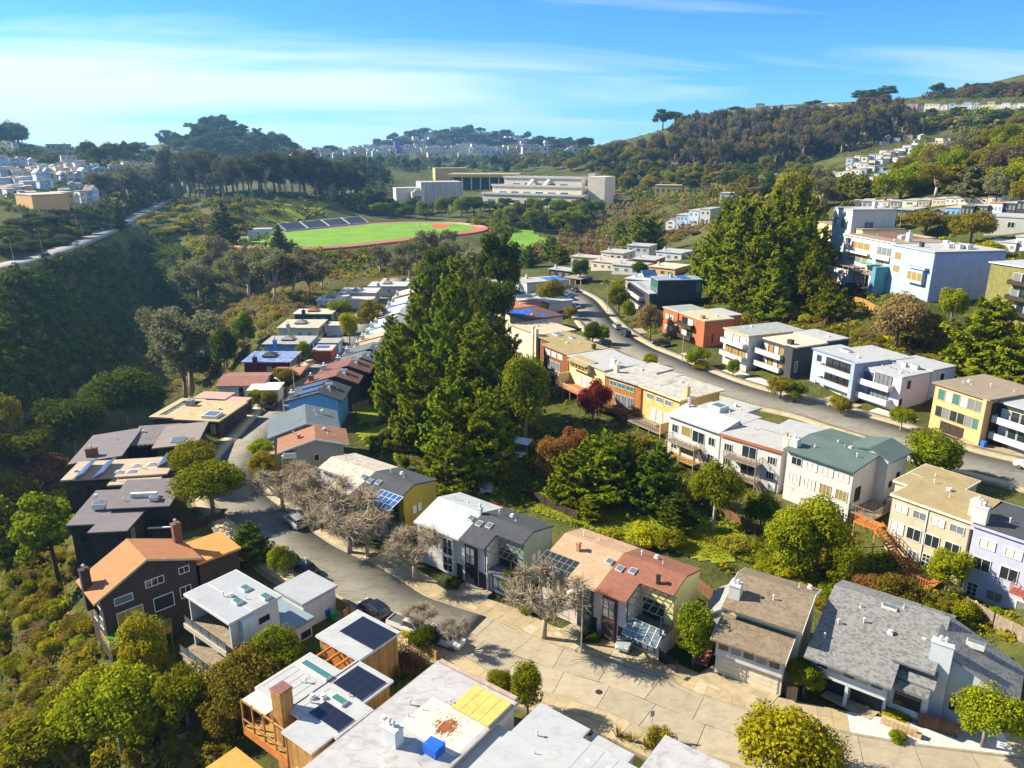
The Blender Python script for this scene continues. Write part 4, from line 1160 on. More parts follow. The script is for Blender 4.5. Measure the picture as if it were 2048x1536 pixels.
# terrace of gabled houses stepping away along the street
ROW = [('sky blue house with charcoal roof, solar strips and gable towards the dark twin house', w_blue, r_dark, 144.6, 9.6, 1),
       ('terrace house under maroon roof with brick chimney beside the blue house', w_dkb, M('roof_maroon', (.16, .075, .06), .9, .12), 156.5, 6.6, 0),
       ('terrace house under maroon roof with roof hatch, second from the blue house', w_dkb, M('roof_maroon', (.16, .075, .06), .9, .12), 163.5, 7.4, 0),
       ('terrace house under charcoal roof beside the maroon roofs', w_char, M('roof_slate', (.10, .115, .13), .9, .12), 171.6, 6.6, 0),
       ('terrace house under charcoal roof with roof hatch, between grey and tan roofs', w_char, M('roof_slate', (.10, .115, .13), .9, .12), 178.6, 7.0, 0),
       ('terrace house under tan roof next to the charcoal roofs', w_cream, M('roof_sand', (.36, .25, .17), .9, .1), 186.6, 5.4, 0),
       ('terrace house under sandy roof next to the pale blue-green roofs', w_cream, M('roof_sand2', (.40, .29, .21), .9, .1), 192.6, 6.0, 0),
       ('terrace house with pale blue-green roof beside the sandy roof', w_blue, M('roof_seafoam', (.34, .44, .47), .8, .1), 199.2, 6.4, 0),
       ('terrace house with pale blue-green roof beside the white roof', w_white, M('roof_seafoam', (.34, .44, .47), .8, .1), 206.2, 6.4, 0),
       ('terrace house with white roof between pale blue-green roofs', w_white, M('roof_white', (0.407, 0.415, 0.422), .7, .08), 213.2, 7.4, 0),
       ('terrace house with white roof and chimney beside the pale blue roofs', w_white, M('roof_white', (0.407, 0.415, 0.422), .7, .08), 221.4, 7.0, 0),
       ('terrace house with light blue roof beside the white roofs', w_lgrey, M('roof_paleblue', (.42, .52, .58), .8, .1), 229.2, 7.6, 0),
       ('terrace house with blue-grey roof next to the beige end house', w_lgrey, M('roof_bluegrey', (.30, .38, .44), .8, .1), 237.6, 7.0, 0),
       ('beige flat-topped house near the far end of the terrace', w_cream, M('roof_beige', (.50, .45, .37), .8, .1), 246, 8, 0),
       ('pale roofed house at the far end of the terrace', w_white, M('roof_beige', (.50, .45, .37), .8, .1), 256, 11, 0)]
for i, (lb, wm, rm, y, dd, sol) in enumerate(ROW):
    x0 = -45.6 if i == 0 else np.interp(y, [156, 172, 190, 260], [-44.8, -42.0, -40.2, -40.2])
    W_ = 10.2
    h = House('terrace_house', lb, None, 0, ang=1.0, zb=-.3, group=None, xy=(x0, y))
    dz = [.0, .0, .35, .0, .35, .0, .3, .1, .35, .0, .35, .0, .3, -.2, .2][i]
    pr = [(-.5, 5.5 + dz), (6.2, 7.3 + dz), (W_ + .6, 5.6 + dz)]
    h.pitched(0, W_, .4, dd - .3, -1.5, pr, 'x', wm, rm, oh=.35)
    zz = lzx(pr)
    h.chimney(.5, 1.6, 5, 7.0 + dz, 1.0, .8, m_white if i not in (1,) else m_brick, 1)
    if i < 9: h.skylight(6.6, dd * .55, zz(6.6, 0) + .02, 1.3, 1.3, .35, 'sky')
    h.vents([(8.0, dd * .3), (8.8, dd * .6), (7.5, dd * .45)] if i < 8 else [(7.8, dd * .4)], zz)
    h.wins('l', 0, [.9, dd - 3.2], [3.4], 1.6, 1.3, 2, 'dark'); h.garage('l', 0, .8, .3, 2.6, 2.1)
    if i == 0:
        sl = math.atan2(1.8, 6.7)
        for yy in (1.6, 5.6): h.solar(1.4, yy, zz(1.4, 0) + .15, 4, 1, 1.15, 1.7, (0, -sl, 0), m_solarb)
    else: h.wins('f', .4, [2.5, 6.5], [3.2], 1.2, 1.1, 2, 'dark')
# ---------------------------------------------------------------- left street, houses on the ravine side
r_wash = M('whitewashed_roof', (0.356, 0.348, 0.356), .75, .12, .5, kind='stains', amt=.45)
r_white = M('white_membrane', (0.348, 0.356, 0.372), .7, .07, .4, kind='stains', amt=.22)
r_grey2 = M('pale_grey_membrane', (0.300, 0.316, 0.340), .7, .06, .4, kind='stains', amt=.15)
r_gravel = M('gravel_tan', (.42, .33, .20), .95, .12, .8, kind='grit', amt=.4)
r_gravelb = M('gravel_brown', (.25, .20, .15), .95, .12, .8, kind='grit', amt=.4)
r_plum = M('roof_plum_grey', (.155, .135, .145), .9, .10, .5, kind='grit', amt=.25)
r_rust = M('roof_rust', (.40, .17, .075), .9, .12, .8, kind='grit', amt=.25)
r_orange = M('roof_orange', (.55, .22, .06), .9, .10, .6)
m_yellow = M('yellow_panel', (0.478, 0.386, 0.110), .7, .1, 1)

# bottom edge: two roofs, the nearer one only partly in the picture
h = House('flat_house', 'low white flat roofs in two steps at the kerb bend, white bulkhead box', (1024, 1464), 5, ang=-38, zb=-.5)
h.block(.2, 4.9, -9, 4.2, -1, 5.5, w_lgrey, r_white, oh=.35)
h.block(-3.2, .0, -9, .2, -1, 4.9, w_lgrey, r_white, oh=.3)
h.block(5.4, 11.0, -9, 2.6, -1, 5.9, w_lgrey, r_white, oh=.3)
h.block(5.6, 9.4, 3.3, 4.7, -1, 5.0, w_white, r_white, oh=.15); h.block(9.8, 12.4, 3.0, 4.5, -1, 4.4, w_white, M('skylight_pit', (.3, .3, .06), .8), oh=.1)
h.vents([(2, 1.0), (3.0, -.8), (7.2, 1), (8.2, .1), (6.3, .4), (9, 1.4)], 5.5)
m_seam = M('roof_seam', (.34, .34, .34), .8, .2, 2)
for y in (-4, -2, 0, 2): h.box('roof_seam', .0, 5.1, y, y + .07, 5.5, 5.53, m_seam)
for x in (6.4, 7.8, 9.2): h.box('roof_seam', x, x + .07, -8, 2.7, 5.9, 5.93, m_seam)
h = House('flat_house', 'grey flat roof corner behind the big yellow-green bush', (1342, 1484), 4, ang=-37, zb=-.5)
h.block(-.5, 5, -9, .2, -1, 4.5, w_lgrey, M('grey_roof', (.36, .35, .36), .8, .1, kind='stains'), oh=.3)

h = House('flat_house', 'long whitewashed flat roof with rust stain, yellow panels and blue tarp box', (657, 1497), 5, ang=-36, zb=-1)
h.block(.2, 9.5, -6, 14.0, -2, 6.0, M('pale_siding', (.55, .54, .48), .8), r_wash, oh=.35, fascia=M('roof_edge', (.30, .27, .25), .8))
h.box('parapet', .2, 9.6, 14.05, 14.5, 5.7, 6.25, M('rust_flashing', (.36, .28, .23), .8, .2, 1))
h.box('patch', 3.0, 9.4, 5.6, 10.0, 6.0, 6.022, M('roof_patch', (0.552, 0.506, 0.405), .8, .08, 1, kind='stains', amt=.3))
st = MB()
for k in range(260):
    a, q = rnd.uniform(0, 6.28), abs(rnd.gauss(0, .6)); x, y = 6.5 + 1.35 * q * math.cos(a), 7.9 + 1.6 * q * math.sin(a); s_ = rnd.uniform(.03, .16) * (1.25 - min(q, 1))
    st.box(x - s_ * .5, x + s_ * .5, y - s_ * 2.6, y + s_ * 2.6, 6.02, 6.024 + k * .0001)
h.add(st, 'rust_stain', M('rust', (.24, .085, .03), .95, .4, 3))['kind'] = 'stuff'
fr = h.box('panel_frame', 5.3, 9.7, 9.9, 13.4, 6.02, 6.2, m_metal)
for i in range(4): MB().box(5.35 + i * 1.09, 5.35 + i * 1.09 + 1.05, 9.85, 13.45, 6.2, 6.30 ).build('yellow_panel', m_yellow, fr)
h.chimney(3.9, 3.8, 5.5, 7.7, 1.7, 1.0, w_lgrey, 2)
b_ = MB().box(6.9, 8.3, 4.4, 5.6, 6.01, 6.9); b_.v = [(x + (rnd.uniform(-.08, .08) if z > 6.5 else 0), y + (rnd.uniform(-.08, .08) if z > 6.5 else 0), z + (rnd.uniform(-.1, .1) if z > 6.5 else 0)) for x, y, z in b_.v]
h.add(b_, 'tarpaulin', M('blue_tarp', (.02, .11, .55), .5, .15, 3))
h.vents([(2.0, 8.0), (3.4, 8.2), (1.4, 5.2), (5.0, 10.2), (2.9, 6.8), (8.6, 1.6), (7.6, .6)], 6.0)
for y in np.arange(-4, 14, 1.5): h.box('roof_seam', .0, 9.7, y, y + .08, 6.0, 6.03, M('roof_seam', (.34, .34, .34), .8, .2, 2))
h.win('l', .2, 1.0, 1.2, 2.0, 2.2, 2, 'teal')

h = House('cedar_house', 'cedar clad house with white roof, three black solar arrays and tall wooden chimney', (516, 1370), 5, ang=-37, zb=-1.5)
z = 6.5
m_ced = m_wood
for x0, x1, y0, y1 in ((-1.5, 4.7, 8.6, 13.9), (4.72, 6.2, 4.0, 8.1), (6.22, 9.6, 4.2, 8.0), (.3, 5.0, -.1, 5.9), (5.02, 11.0, .2, 4.18), (7.1, 10.6, -2.1, .18)): h.box('wall', x0, x1, y0, y1, -1, z - .25, m_ced)
RO = [(-1.8, 8.3), (4.7, 8.3), (4.7, 6.2), (0, 6.2), (0, -.4), (6.8, -.4), (6.8, -2.4), (10.9, -2.4), (10.9, -.02), (11.3, -.02), (11.3, 4.4), (9.9, 4.4), (9.9, 8.3), (5.0, 8.3), (5.0, 14.2), (-1.8, 14.2)]
rf_ = h.add(MB().prism([(x, y, z - .26) for x, y in RO], (0, 0, .24)), 'roof', m_trim)
h.add(MB().prism([(x + (.1 if x < 4 else -.1 if x > 9 else 0), y, z - .04) for x, y in RO], (0, 0, .045)), 'roof_membrane', r_white, rf_)
h.box('courtyard_wall', -.3, 4.8, 8.5, 8.58, 1, z - .3, m_orange); h.box('courtyard_floor', -.6, 4.7, 6.2, 8.5, 1.0, 1.1, m_dkwood)
for x in (.6, 2.0, 3.4): h.box('rafter', x, x + .16, 6.0, 8.5, z - .5, z - .25, m_orange)
h.chimney(4.7, -.6, 0, 8.9, 1.35, 1.35, m_wood, 0)
h.box('chimney_cap', 4.0, 5.4, -1.3, .1, 8.9, 8.95, M('copper', (.30, .14, .11), .5, .2, 3, metal=.5))
h.solar(-.2, 10.2, z, 5, 2, 1.05, 1.68); h.solar(5.6, 4.4, z, 4, 2, 1.0, 1.6); h.solar(7.0, .5, z, 4, 1, .98, 1.9)
h.skylight(1.0, 4.2, z, 3.9, .8, .35, 'teal'); h.skylight(7.2, 2.8, z, 1.6, .8, .3, 'teal')
h.vents([(3.4, 3.0), (3.0, 2.7), (5.6, 2.0), (6.0, 1.5), (8.2, 4.2), (6.4, 2.6)], z)
for i in range(7): h.box('roof_seam', .4 + i * .9, .46 + i * .9, .2, 3.8, z, z + .03, m_seam)
for y in (.2, 3.8): h.box('roof_seam', .3, 8.0, y, y + .06, z, z + .032, m_seam)
h.box('cable', 5.0, 5.06, -.2, 8.2, z + .01, z + .06, m_black)
# terrace under the pale canopy on the ravine side
for k in range(2): h.box('canopy_panel', .2 + k * 1.75, .2 + k * 1.75 + 1.7, -2.0, -.3, z - .32, z - .26, M('canopy_cream', (.66, .60, .46), .8, .06))
h.deck(.2, 6.9, -2.1, -.2, 3.2, m_wood); h.rail([(.2, -2.1, 3.2), (6.9, -2.1, 3.2)], 1, m_wood, 1.6, 0, .06)
h.box('terrace_front', .2, 6.9, -2.16, -2.05, 2.4, 3.35, m_orange)
b_ = MB()
for x in (.25, 1.9, 3.6, 5.2, 6.85): b_.box(x - .07, x + .07, -2.12, -1.98, 3.2, z - .1)
b_.box(.2, 6.9, -2.12, -1.98, z - .25, z - .1)
h.add(b_, 'canopy_frame', m_wood)
for i in range(4): h.win('f', -.2, .5 + i * 1.15, .2, 1.1, 2.3, 1, 'teal', 'd')
h.win('f', -2.1, 8.1, 1.6, 1.4, 1.6, 1, 'warm', 't'); h.door('f', -.2, 5.4, 0, 1.1, 2.2, m_orange)
h.win('r', 10.6, -1.4, 3, 1.2, 1.0, 1, 'teal', 't')
h.deck(-1.5, 9.5, -7.5, -2.2, .0, M('deck_golden', (.55, .29, .07), .7, .12, 1, kind='boards', amt=.3), posts=3)
h = House('white_house', 'white two-storey house with pale flat roof, covered balconies and low garage wing', (368, 1187), 7, ang=-38, zb=-3)
h.block(.4, 8.5, 3.0, 6.1, 0, 10.0, w_white, r_grey2, oh=.35, fascia=w_white)
h.box('roof', .0, 8.9, -.1, 2.64, 9.72, 10.0, w_white); h.box('roof_membrane', .12, 8.78, .0, 2.64, 9.9, 10.014, r_grey2)
h.box('side_wall', 8.3, 8.52, .2, 3.0, 3.4, 9.7, w_white); h.box('side_wall', .4, .6, .2, 3.0, 3.4, 9.7, w_white)
for zz in (6.6, 3.4):
    h.deck(.2, 8.6, -.6 if zz > 5 else -1.6, 3.0, zz, m_greywood)
    y_ = -.5 if zz > 5 else -1.5
    h.box('balcony_glass', .3, 8.5, y_, y_ + .03, zz + .1, zz + .95, GLASS['sky']); h.rail([(.3, y_, zz), (8.5, y_, zz)], 1.0, m_black, 1.6, 0, .03)
    for i in range(4): h.win('f', 3.0, .8 + i * 1.8, zz + .1, 1.7, 2.4, 1, 'dark', 'w')
h.box('balcony_fascia', .2, 8.6, -.66, -.55, 6.0, 6.62, M('concrete_beige', (.46, .40, .31), .9, .15))
h.box('lower_block', .4, 8.5, 3.0, 6.1, -2, 3.3, w_white); h.box('terrace_base', .4, 8.5, -1.4, 3.0, -2, 3.2, M('concrete_beige', (.46, .40, .31), .9, .15))
h.box('chimney', 8.55, 9.3, 1.2, 2.9, 0, 9.6, w_lgrey)
h.block(2.6, 8.9, 6.2, 9.9, 0, 5.4, w_white, M('blue_grey_roof', (.18, .24, .30), .7, .08), oh=.3)
h.block(2.2, 7.3, 10.1, 14.8, 0, 6.5, w_white, r_grey2, oh=.25)
h.wins('r', 8.9, [6.6, 8.4], [3.1], 1.3, .9, 2, 'dark', 'd'); h.win('r', 8.5, 3.6, 7.7, 1.3, .7, 1, 'dark', 'd'); h.win('r', 8.5, 3.4, 3.0, 1.8, 1.0, 1, 'dark', 'd')
for x, y in ((4.2, 4.2), (5.8, 2.2), (7.4, 4.6)): h.skylight(x, y, 10.0, 1.0, .9, .35, 'teal')
h.vents([(4.0, 2.4), (6.4, 3.6), (4.6, 2.9), (5.2, 12.5)], 10.0)

h = House('brown_gable_house', 'dark brown gabled house with orange-brown roof, two chimneys and garage wing', (197, 1200), 4.5, ang=44, zb=-3.5)
pr = [(-.2, 7.9), (5.7, 11.0), (11.7, 8.7)]
h.pitched(.3, 11.3, .4, 6.4, -1, pr, 'x', M('dark_brick', (.045, .033, .03), .9, .35, 4), r_rust, oh=.4, fascia=M('tan_barge', (.45, .33, .2), .8))
h.block(11.8, 17.0, .7, 6.4, 0, 7.8, w_dkb, r_orange, oh=.3)
h.chimney(11.3, 5.6, 7, 11.6, 1.0, .9, M('chimney_brown', (.16, .075, .045), .9, .2, 3), 1); h.chimney(-.1, 4.0, 5, 10.4, 1.0, .9, M('dark_brick', (.045, .033, .03), .9), 1)
h.win('f', .4, 1.6, 6.2, 2.1, 1.0, 1, 'sky'); h.win('f', .4, 5.2, 7.0, 2.2, 1.0, 3, 'dark'); h.win('f', .4, 9.2, 7.2, 1.3, .9, 2, 'dark')
h.win('f', .4, 1.6, 3.0, 3.0, 2.2, 3, 'warm'); h.win('f', .4, 5.8, 3.4, 2.4, 1.9, 1, 'dark'); h.win('f', .4, 9.0, 3.8, 1.4, 1.6, 2, 'dark')
h.wins('l', .3, [1.0, 3.4], [3.2, 6.0], 1.6, 1.5, 2, 'warm', 'w')
h.deck(-.3, 6.5, -2.8, .4, 2.8, M('astroturf', (.05, .17, .02), .95, .1), posts=5); h.rail([(-.3, .4, 2.8), (-.3, -2.8, 2.8), (6.5, -2.8, 2.8)], 1.0, m_wood, 1.2, 2, .05)
h.box('deck_skirt', -.35, 6.5, -2.86, -2.75, 2.0, 2.9, m_wood)

# dark house with blue skylights
h = House('dark_house', 'dark plum-grey house of stepped shed roofs with white framed blue skylights', (135, 1048), 3.0, ang=6, zb=-3)
m_dkbr = M('dark_brick', (.045, .033, .03), .9)
h.pitched(.2, 5.0, .2, 9.6, -1, [(-.1, 6.0), (9.8, 6.5)], 'y', w_dkb, r_plum, oh=.3)
h.pitched(4.6, 13.0, 3.2, 10.4, 0, [(2.9, 6.9), (10.8, 7.6)], 'y', w_dkb, r_plum, oh=.3)
h.pitched(4.6, 9.4, -3.4, 2.8, -1, [(-3.7, 6.5), (3.1, 6.2)], 'y', m_dkbr, r_plum, oh=.25)
h.skylight(2.0, 3.4, 6.5, 1.7, 1.1, .7, 'sky', None, m_trim); h.skylight(10.0, 4.0, 7.2, 1.2, 1.0, .5, 'sky')
h.box('clerestory', 6.8, 10.6, 5.4, 5.9, 6.9, 7.8, m_trim)
for i in range(5): h.win('f', 5.4, 6.9 + i * .74, 7.25, .68, .42, 1, 'curt')
h.wins('f', 3.2, [9.8, 11.4], [3.4], 1.2, 1.2, 2, 'dark', 'd'); h.win('r', 9.4, -2.2, 3.4, 1.0, 2.2, 1, 'grey', 't'); h.wins('f', .2, [1.2, 2.8], [2.6], 1.2, 1.8, 1, 'dark', 'b')
h.vents([(6.2, 4.6), (11.6, 8.0), (1.4, 6.6)], 7.0)
h.box('garden_wall', 10.4, 14.4, 1.0, 1.2, 0, 4.1, w_dkb); h.box('wall_coping', 10.35, 14.45, .95, 1.25, 4.1, 4.25, m_trim)

# flat roof with tilted solar panels and dome skylights
h = House('solar_house', 'long beige flat roof carrying three tilted blue solar racks and four dome skylights', (127, 954), 2.8, ang=9, zb=-2.5)
m_gp = M('gravel_pinkish', (.40, .32, .24), .95, .1, .8, kind='grit', amt=.3)
h.block(.4, 16.0, -.9, 6.0, 0, 5.3, w_dkb, m_gp, oh=.4); h.block(8.0, 15.4, -3.4, -.95, 0, 4.9, w_dkb, m_gp, oh=.25)
for x in (2.0, 5.0, 14.0): h.solar(x, -1.6 if x < 10 else 1.6, 5.4, 2, 4 if x < 10 else 3, .95, 1.6, (0, -.5, 0), m_solarb, .1)
for x, y in ((8.4, .4), (10.4, .4), (10.4, 2.8), (12.8, 3.0)):
    b_ = MB()
    for k in range(4):
        q = .75 - k * .17
        b_.prism([(x - q, y - q * .7, 5.3 + k * .11), (x + q, y - q * .7, 5.3 + k * .11), (x + q, y + q * .7, 5.3 + k * .11), (x - q, y + q * .7, 5.3 + k * .11)], (0, 0, .12))
    h.add(b_, 'dome_skylight', m_trim)
h.vents([(11.6, 1.6), (12.4, 1.0), (1.2, 2.0), (9.0, -2.2)], 5.3); h.wins('f', -.9, [1, 3.4, 5.8], [2.4], 1.8, 1.8, 1, 'dark', 'b')

# the long brown-grey roof
h = House('long_roof_house', 'wide plum-brown house with folded roof wings round an inner court and chimney', (140, 926), 2.6, ang=12, zb=-2.5)
h.pitched(.5, 7.6, .2, 13.5, 0, [(0, 5.0), (8.0, 5.8)], 'x', w_dkb, r_plum, oh=.4)
h.pitched(7.8, 15.0, 7.0, 14.6, 0, [(6.6, 5.2), (15.0, 5.7)], 'y', w_dkb, r_plum, oh=.3)
h.pitched(13.4, 19.6, 2.8, 13.8, 0, [(13.0, 5.8), (20.0, 6.1)], 'x', w_dkb, M('roof_taupe', (.21, .18, .17), .9, .1, .5, kind='grit', amt=.25), oh=.4)
h.chimney(3.0, 2.0, 4.6, 6.8, 1.8, .9, M('chimney_brown', (.16, .075, .045), .9), 1)
h.skylight(15.4, 4.0, 6.0, 2.4, 2.2, .2, 'sky'); h.vents([(10, 9), (12, 11), (9, 12), (5, 9)], 5.6)
h.box('court_beam', 7.8, 13.2, 6.0, 6.2, 4.9, 5.15, m_dkwood)
for i in range(7): h.box('beam_end', 8.0 + i * .78, 8.15 + i * .78, 5.4, 6.6, 4.95, 5.2, m_dkwood)
h.wins('f', 7.0, [8.2, 10, 11.8], [2.2], 1.6, 2.2, 1, 'dark', 'b')

# tan gravel roof with big white skylight
h = House('gravel_roof_house', 'tan gravel flat roof with open court and big white skylight above the bend', (296, 833), 3.2, ang=-8, zb=-2)
h.block(6.1, 15.1, -.4, 11.0, -1, 5.2, w_dkb, r_gravel, oh=.4, fascia=M('tan_fascia', (.34, .26, .16), .8))
for x0, x1, y0, y1 in ((.1, 5.66, .0, 1.3), (.1, 1.5, 1.32, 12.0), (3.0, 5.66, 1.32, 8.0), (1.52, 5.66, 10.6, 12.0)): h.box('roof', x0, x1, y0, y1, 4.86, 5.16, r_gravel)
h.box('wall', .5, 5.9, .5, 11.8, -1, 4.4, w_dkb)
for i in range(8): h.box('court_beam', 1.52, 3.0, 2.0 + i, 2.15 + i, 4.8, 5.0, m_trim)
h.box('skylight_well', 11.2, 14.2, .4, 3.4, 5.0, 5.8, m_trim); h.box('skylight_pane', 11.45, 13.95, .65, 3.15, 5.75, 5.84, GLASS['sky'])
h.chimney(4.6, 7.6, 4.6, 6.4, 1.6, 1.0, w_grey, 1); h.vents([(7.6, 2.5), (9.0, 5.0), (12, 6), (8, 8.6)], 5.22)
h.block(2.2, 9.0, 13.4, 17.6, 0, 4.9, w_dkb, M('roof_pink', (.42, .26, .22), .9, .1), oh=.3); h.block(9.6, 14.0, 12.4, 15.6, 0, 4.7, w_dkb, M('roof_pink', (.42, .26, .22), .9, .1), oh=.2)
h.win('f', -.4, 13.4, 2.4, 1.0, 2.0, 1, 'warm', 't'); h.wins('f', -.4, [7.4, 8.6], [3.9], 1.0, .5, 2, 'grey'); h.wins('r', 15.1, [2, 5], [2.4], 1.8, 1.6, 2, 'dark', 'd')

# further along: houses with small roof lanterns
def lantern(h, x, y, z, s=1.6, mat=None):
    b_ = MB().box(x - s, x + s, y - s, y + s, z - .05, z + .45)
    n_ = len(b_.v); b_.v += [(x - s - .3, y - s - .3, z + .45), (x + s + .3, y - s - .3, z + .45), (x + s + .3, y + s + .3, z + .45), (x - s - .3, y + s + .3, z + .45), (x, y, z + 1.35)]
    b_.f += [(n_, n_+1, n_+4), (n_+1, n_+2, n_+4), (n_+2, n_+3, n_+4), (n_+3, n_, n_+4), (n_, n_+3, n_+2, n_+1)]
    h.add(b_, 'roof_lantern', mat or M('lantern_grey', (.22, .21, .20), .8))
LW = [('maroon walled house with blue-patched flat roof and dark lantern', -67.0, 178.6, 12.2, 10.4, w_maroon, M('roof_patched_blue', (.30, .32, .36), .6, .3, .8, c2=(.03, .12, .42)), None, r_dark),
      ('bright blue walled house with grey roof and pyramid lantern', -67.6, 196.4, 12.8, 9.6, w_blue, M('roof_grey_mid', (.30, .29, .28), .85, .1), (6.2, 5.4, w_blue), None),
      ('pale cream house with olive-grey flat roof and pyramid lantern', -69.4, 215.8, 12.4, 11.6, w_cream, M('roof_olive_grey', (.40, .38, .30), .85, .1), (5.2, 5.2, w_lgrey), None),
      ('navy walled house with beige flat roof and rust lantern', -70.2, 235.6, 12.6, 8.2, M('navy_siding', (.035, .06, .10), .8), M('roof_beige2', (.48, .43, .35), .8, .1), None, M('lantern_rust', (.24, .12, .08), .9)),
      ('pale house with grey lantern partly hidden by dark round tree', -68.6, 258.0, 9.8, 10.8, w_lgrey, M('roof_pale_warm', (.52, .49, .43), .8, .1), (8.5, 5.5, w_white), None),
      ('white flat roof with lantern, second from the end of the ravine row', -63.8, 272.4, 14.0, 11.0, w_white, M('roof_white', (.66, .67, .68), .7, .08), None, None),
      ('white flat roof with lantern at the end of the ravine row', -55.6, 286.6, 15.0, 10.6, w_white, M('roof_white', (.66, .67, .68), .7, .08), None, None)]
for i, (lb, x, y, w_, d_, wm, rm, gar, lan) in enumerate(LW):
    h = House('ravine_house', lb, None, 0, ang=0, zb=-2, xy=(x, y))
    h.block(.5, w_ - .5, .5, d_ - .5, -3, 6.0, wm, rm, oh=.55)
    lantern(h, w_ * .45, d_ * .52, 6.0, 1.5, lan)
    h.chimney(w_ * .28, .2, 2, 7.2, 1.0, .8, wm, 1, False)
    h.wins('f', .5, [w_ * .5, w_ * .72], [3.4], 1.1, 1.2, 2, 'grey'); h.wins('r', w_ - .5, [1.2, 3.4, 5.4], [2.8], 1.5, 2.2, 1, 'dark')
    h.vents([(w_ * .7, d_ * .3), (w_ * .75, d_ * .7)], 6.0)
    if gar:
        gw, gd, gm = gar
        h.block(w_ + .5, w_ + .5 + gw, d_ - gd + .5, d_ + .5, 0, 5.2, gm, rm, oh=.25); h.garage('r', w_ + .5 + gw, d_ - gd + 1.0, 2.0, 2.8, 2.1, w_cream)
h = House('maroon_roof_house', 'white walled house with faded maroon roof and glazed bay beside the cream carport', (431, 768), 3.2, ang=2, zb=-2)
h.pitched(.4, 10.6, .4, 8.6, -1, [(0, 4.9), (4.2, 5.8), (9.0, 5.2)], 'y', w_lgrey, M('roof_faded_maroon', (.24, .11, .09), .9, .15, .8), oh=.4); h.wins('r', 10.6, [1, 3.2, 5.4], [2.6], 1.6, 1.8, 2, 'dark', 'd')
h.win('f', .4, 5.0, 2.0, 1.0, 2.2, 1, 'dark', 'd')
h = House('carport', 'cream flat carport roof between clipped hedges and maroon house', (492, 781), 3.0, ang=4, zb=-1, cat='carport')
h.block(.4, 6.8, .3, 5.6, 0, 4.0, w_cream, M('roof_cream', (.56, .53, .47), .8, .06), oh=.35); h.garage('r', 6.8, 1, .02, 2.8, 2.2)
h = House('flat_garage', 'small garage with chestnut flat roof beside the maroon walled house', (538, 750), 3.0, ang=2, zb=-1, cat='garage')
h.block(.4, 7.0, .4, 6.6, 0, 4.0, w_dkb, M('roof_chestnut', (.32, .14, .08), .9, .12), oh=.35); h.win('f', .4, 2, 1.2, 2.4, 2.0, 2, 'dark', 'd')
h = House('flat_garage', 'small red walled garage with two solar panels beside the blue house', (622, 701), 3.0, ang=1, zb=-1, cat='garage')
h.block(.3, 5.2, .3, 6.0, 0, 4.0, M('red_siding', (.30, .06, .03), .8), M('roof_salmon', (.46, .36, .32), .9), oh=.3); h.solar(.8, 2.6, 4.0, 2, 1, 1.6, 2.2, (0, 0, 0), m_solarb)
# ---------------------------------------------------------------- right street, downhill side (rear walls face the gully)
w_beige = M('beige_stucco', (.47, .41, .30), .85, .06, .7)
w_lav = M('lavender_stucco', (.42, .43, .54), .85, .05, .7)
w_tan = M('tan_yellow_stucco', (.56, .38, .15), .85, .07, .7)
w_pale = M('pale_yellow_stucco', (.70, .58, .28), .85, .06, .7)
w_redwood = M('redwood_siding', (.22, .085, .035), .8, .25, 1.2, kind='boards', amt=.5)
w_rust = M('rust_stucco', (.40, .095, .03), .85, .08, .7)
r_dgreen = M('roof_green', (.085, .125, .115), .85, .10, .5, kind='grit', amt=.2)
r_lgrey = M('roof_light_grey', (0.346, 0.346, 0.346), .85, .07, .5, kind='stains', amt=.2)
r_patchy = M('roof_patchy', (0.377, 0.362, 0.332), .85, .14, .8, kind='stains', amt=.7)
r_moss = M('roof_moss_brown', (.30, .235, .12), .95, .14, .6, kind='grit', amt=.4)

h = House('lavender_house', 'pale lavender three-storey house with charcoal roof beside the beige one', (1940, 1047), 11, ang=-50, zb=1)
h.block(.4, 14, .4, 9.5, -3, 10, w_lav, r_dark, oh=.3, fascia=w_lav)
h.wins('f', .4, [1.2, 4.0, 6.6, 9.2], [7.3], 1.8, 1.2, 2, ('curt', 'grey')); h.wins('f', .4, [1.0, 3.9, 6.8, 9.4], [4.3], 1.9, 1.7, 2, ('curt', 'dark'))
h.wins('f', .4, [3.0, 6.2], [1.0], 1.8, 1.4, 2, ('curt', 'grey')); h.win('f', .4, .9, .1, 1.2, 2.3, 2, 'dark', 'w', 4)
h.deck(5.6, 10.0, -1.2, .4, 3.9, M('red_deck', (.30, .09, .06), .8)); h.rail([(5.6, .4, 3.9), (5.6, -1.1, 3.9), (10, -1.1, 3.9)], 1, M('red_deck', (.30, .09, .06), .8), .5, 1, .03)
h.chimney(.6, 1.2, 9, 12.2, 1.6, 1.0, m_white, 2); h.vents([(3, 4), (5, 6), (6.5, 3)], 10)

h = House('beige_house', 'beige three-storey house with mossy tan roof and orange wooden stairs', (1779, 987), 11, ang=-53, zb=2.5)
h.block(.35, 9.9, .3, 9.0, -3, 8.5, w_beige, r_moss, oh=.3, fascia=w_cream)
h.block(-1.6, 5.2, 9.02, 13.6, -3, 8.51, w_beige, r_moss, oh=.3, fascia=w_cream); h.block(-1.6, .3, 4.8, 9.0, -3, 8.49, w_beige, r_moss, oh=.28, fascia=w_cream)
h.wins('f', .3, [.8, 3.2, 5.4, 7.7], [6.3], 1.7, 1.1, 2, ('grey', 'curt')); h.wins('f', .3, [.6, 2.8, 5.1, 7.5], [3.2], 1.8, 1.7, 2, ('dark', 'curt'))
h.win('f', .3, 5.2, -.1, 1.0, 2.2, 2, 'dark', 'w', 4); h.win('f', .3, 3.4, .5, 1.2, 1.3, 2, 'grey'); h.win('f', .3, 6.4, -.1, 1.0, 2.2, 2, 'curt', 'w', 4)
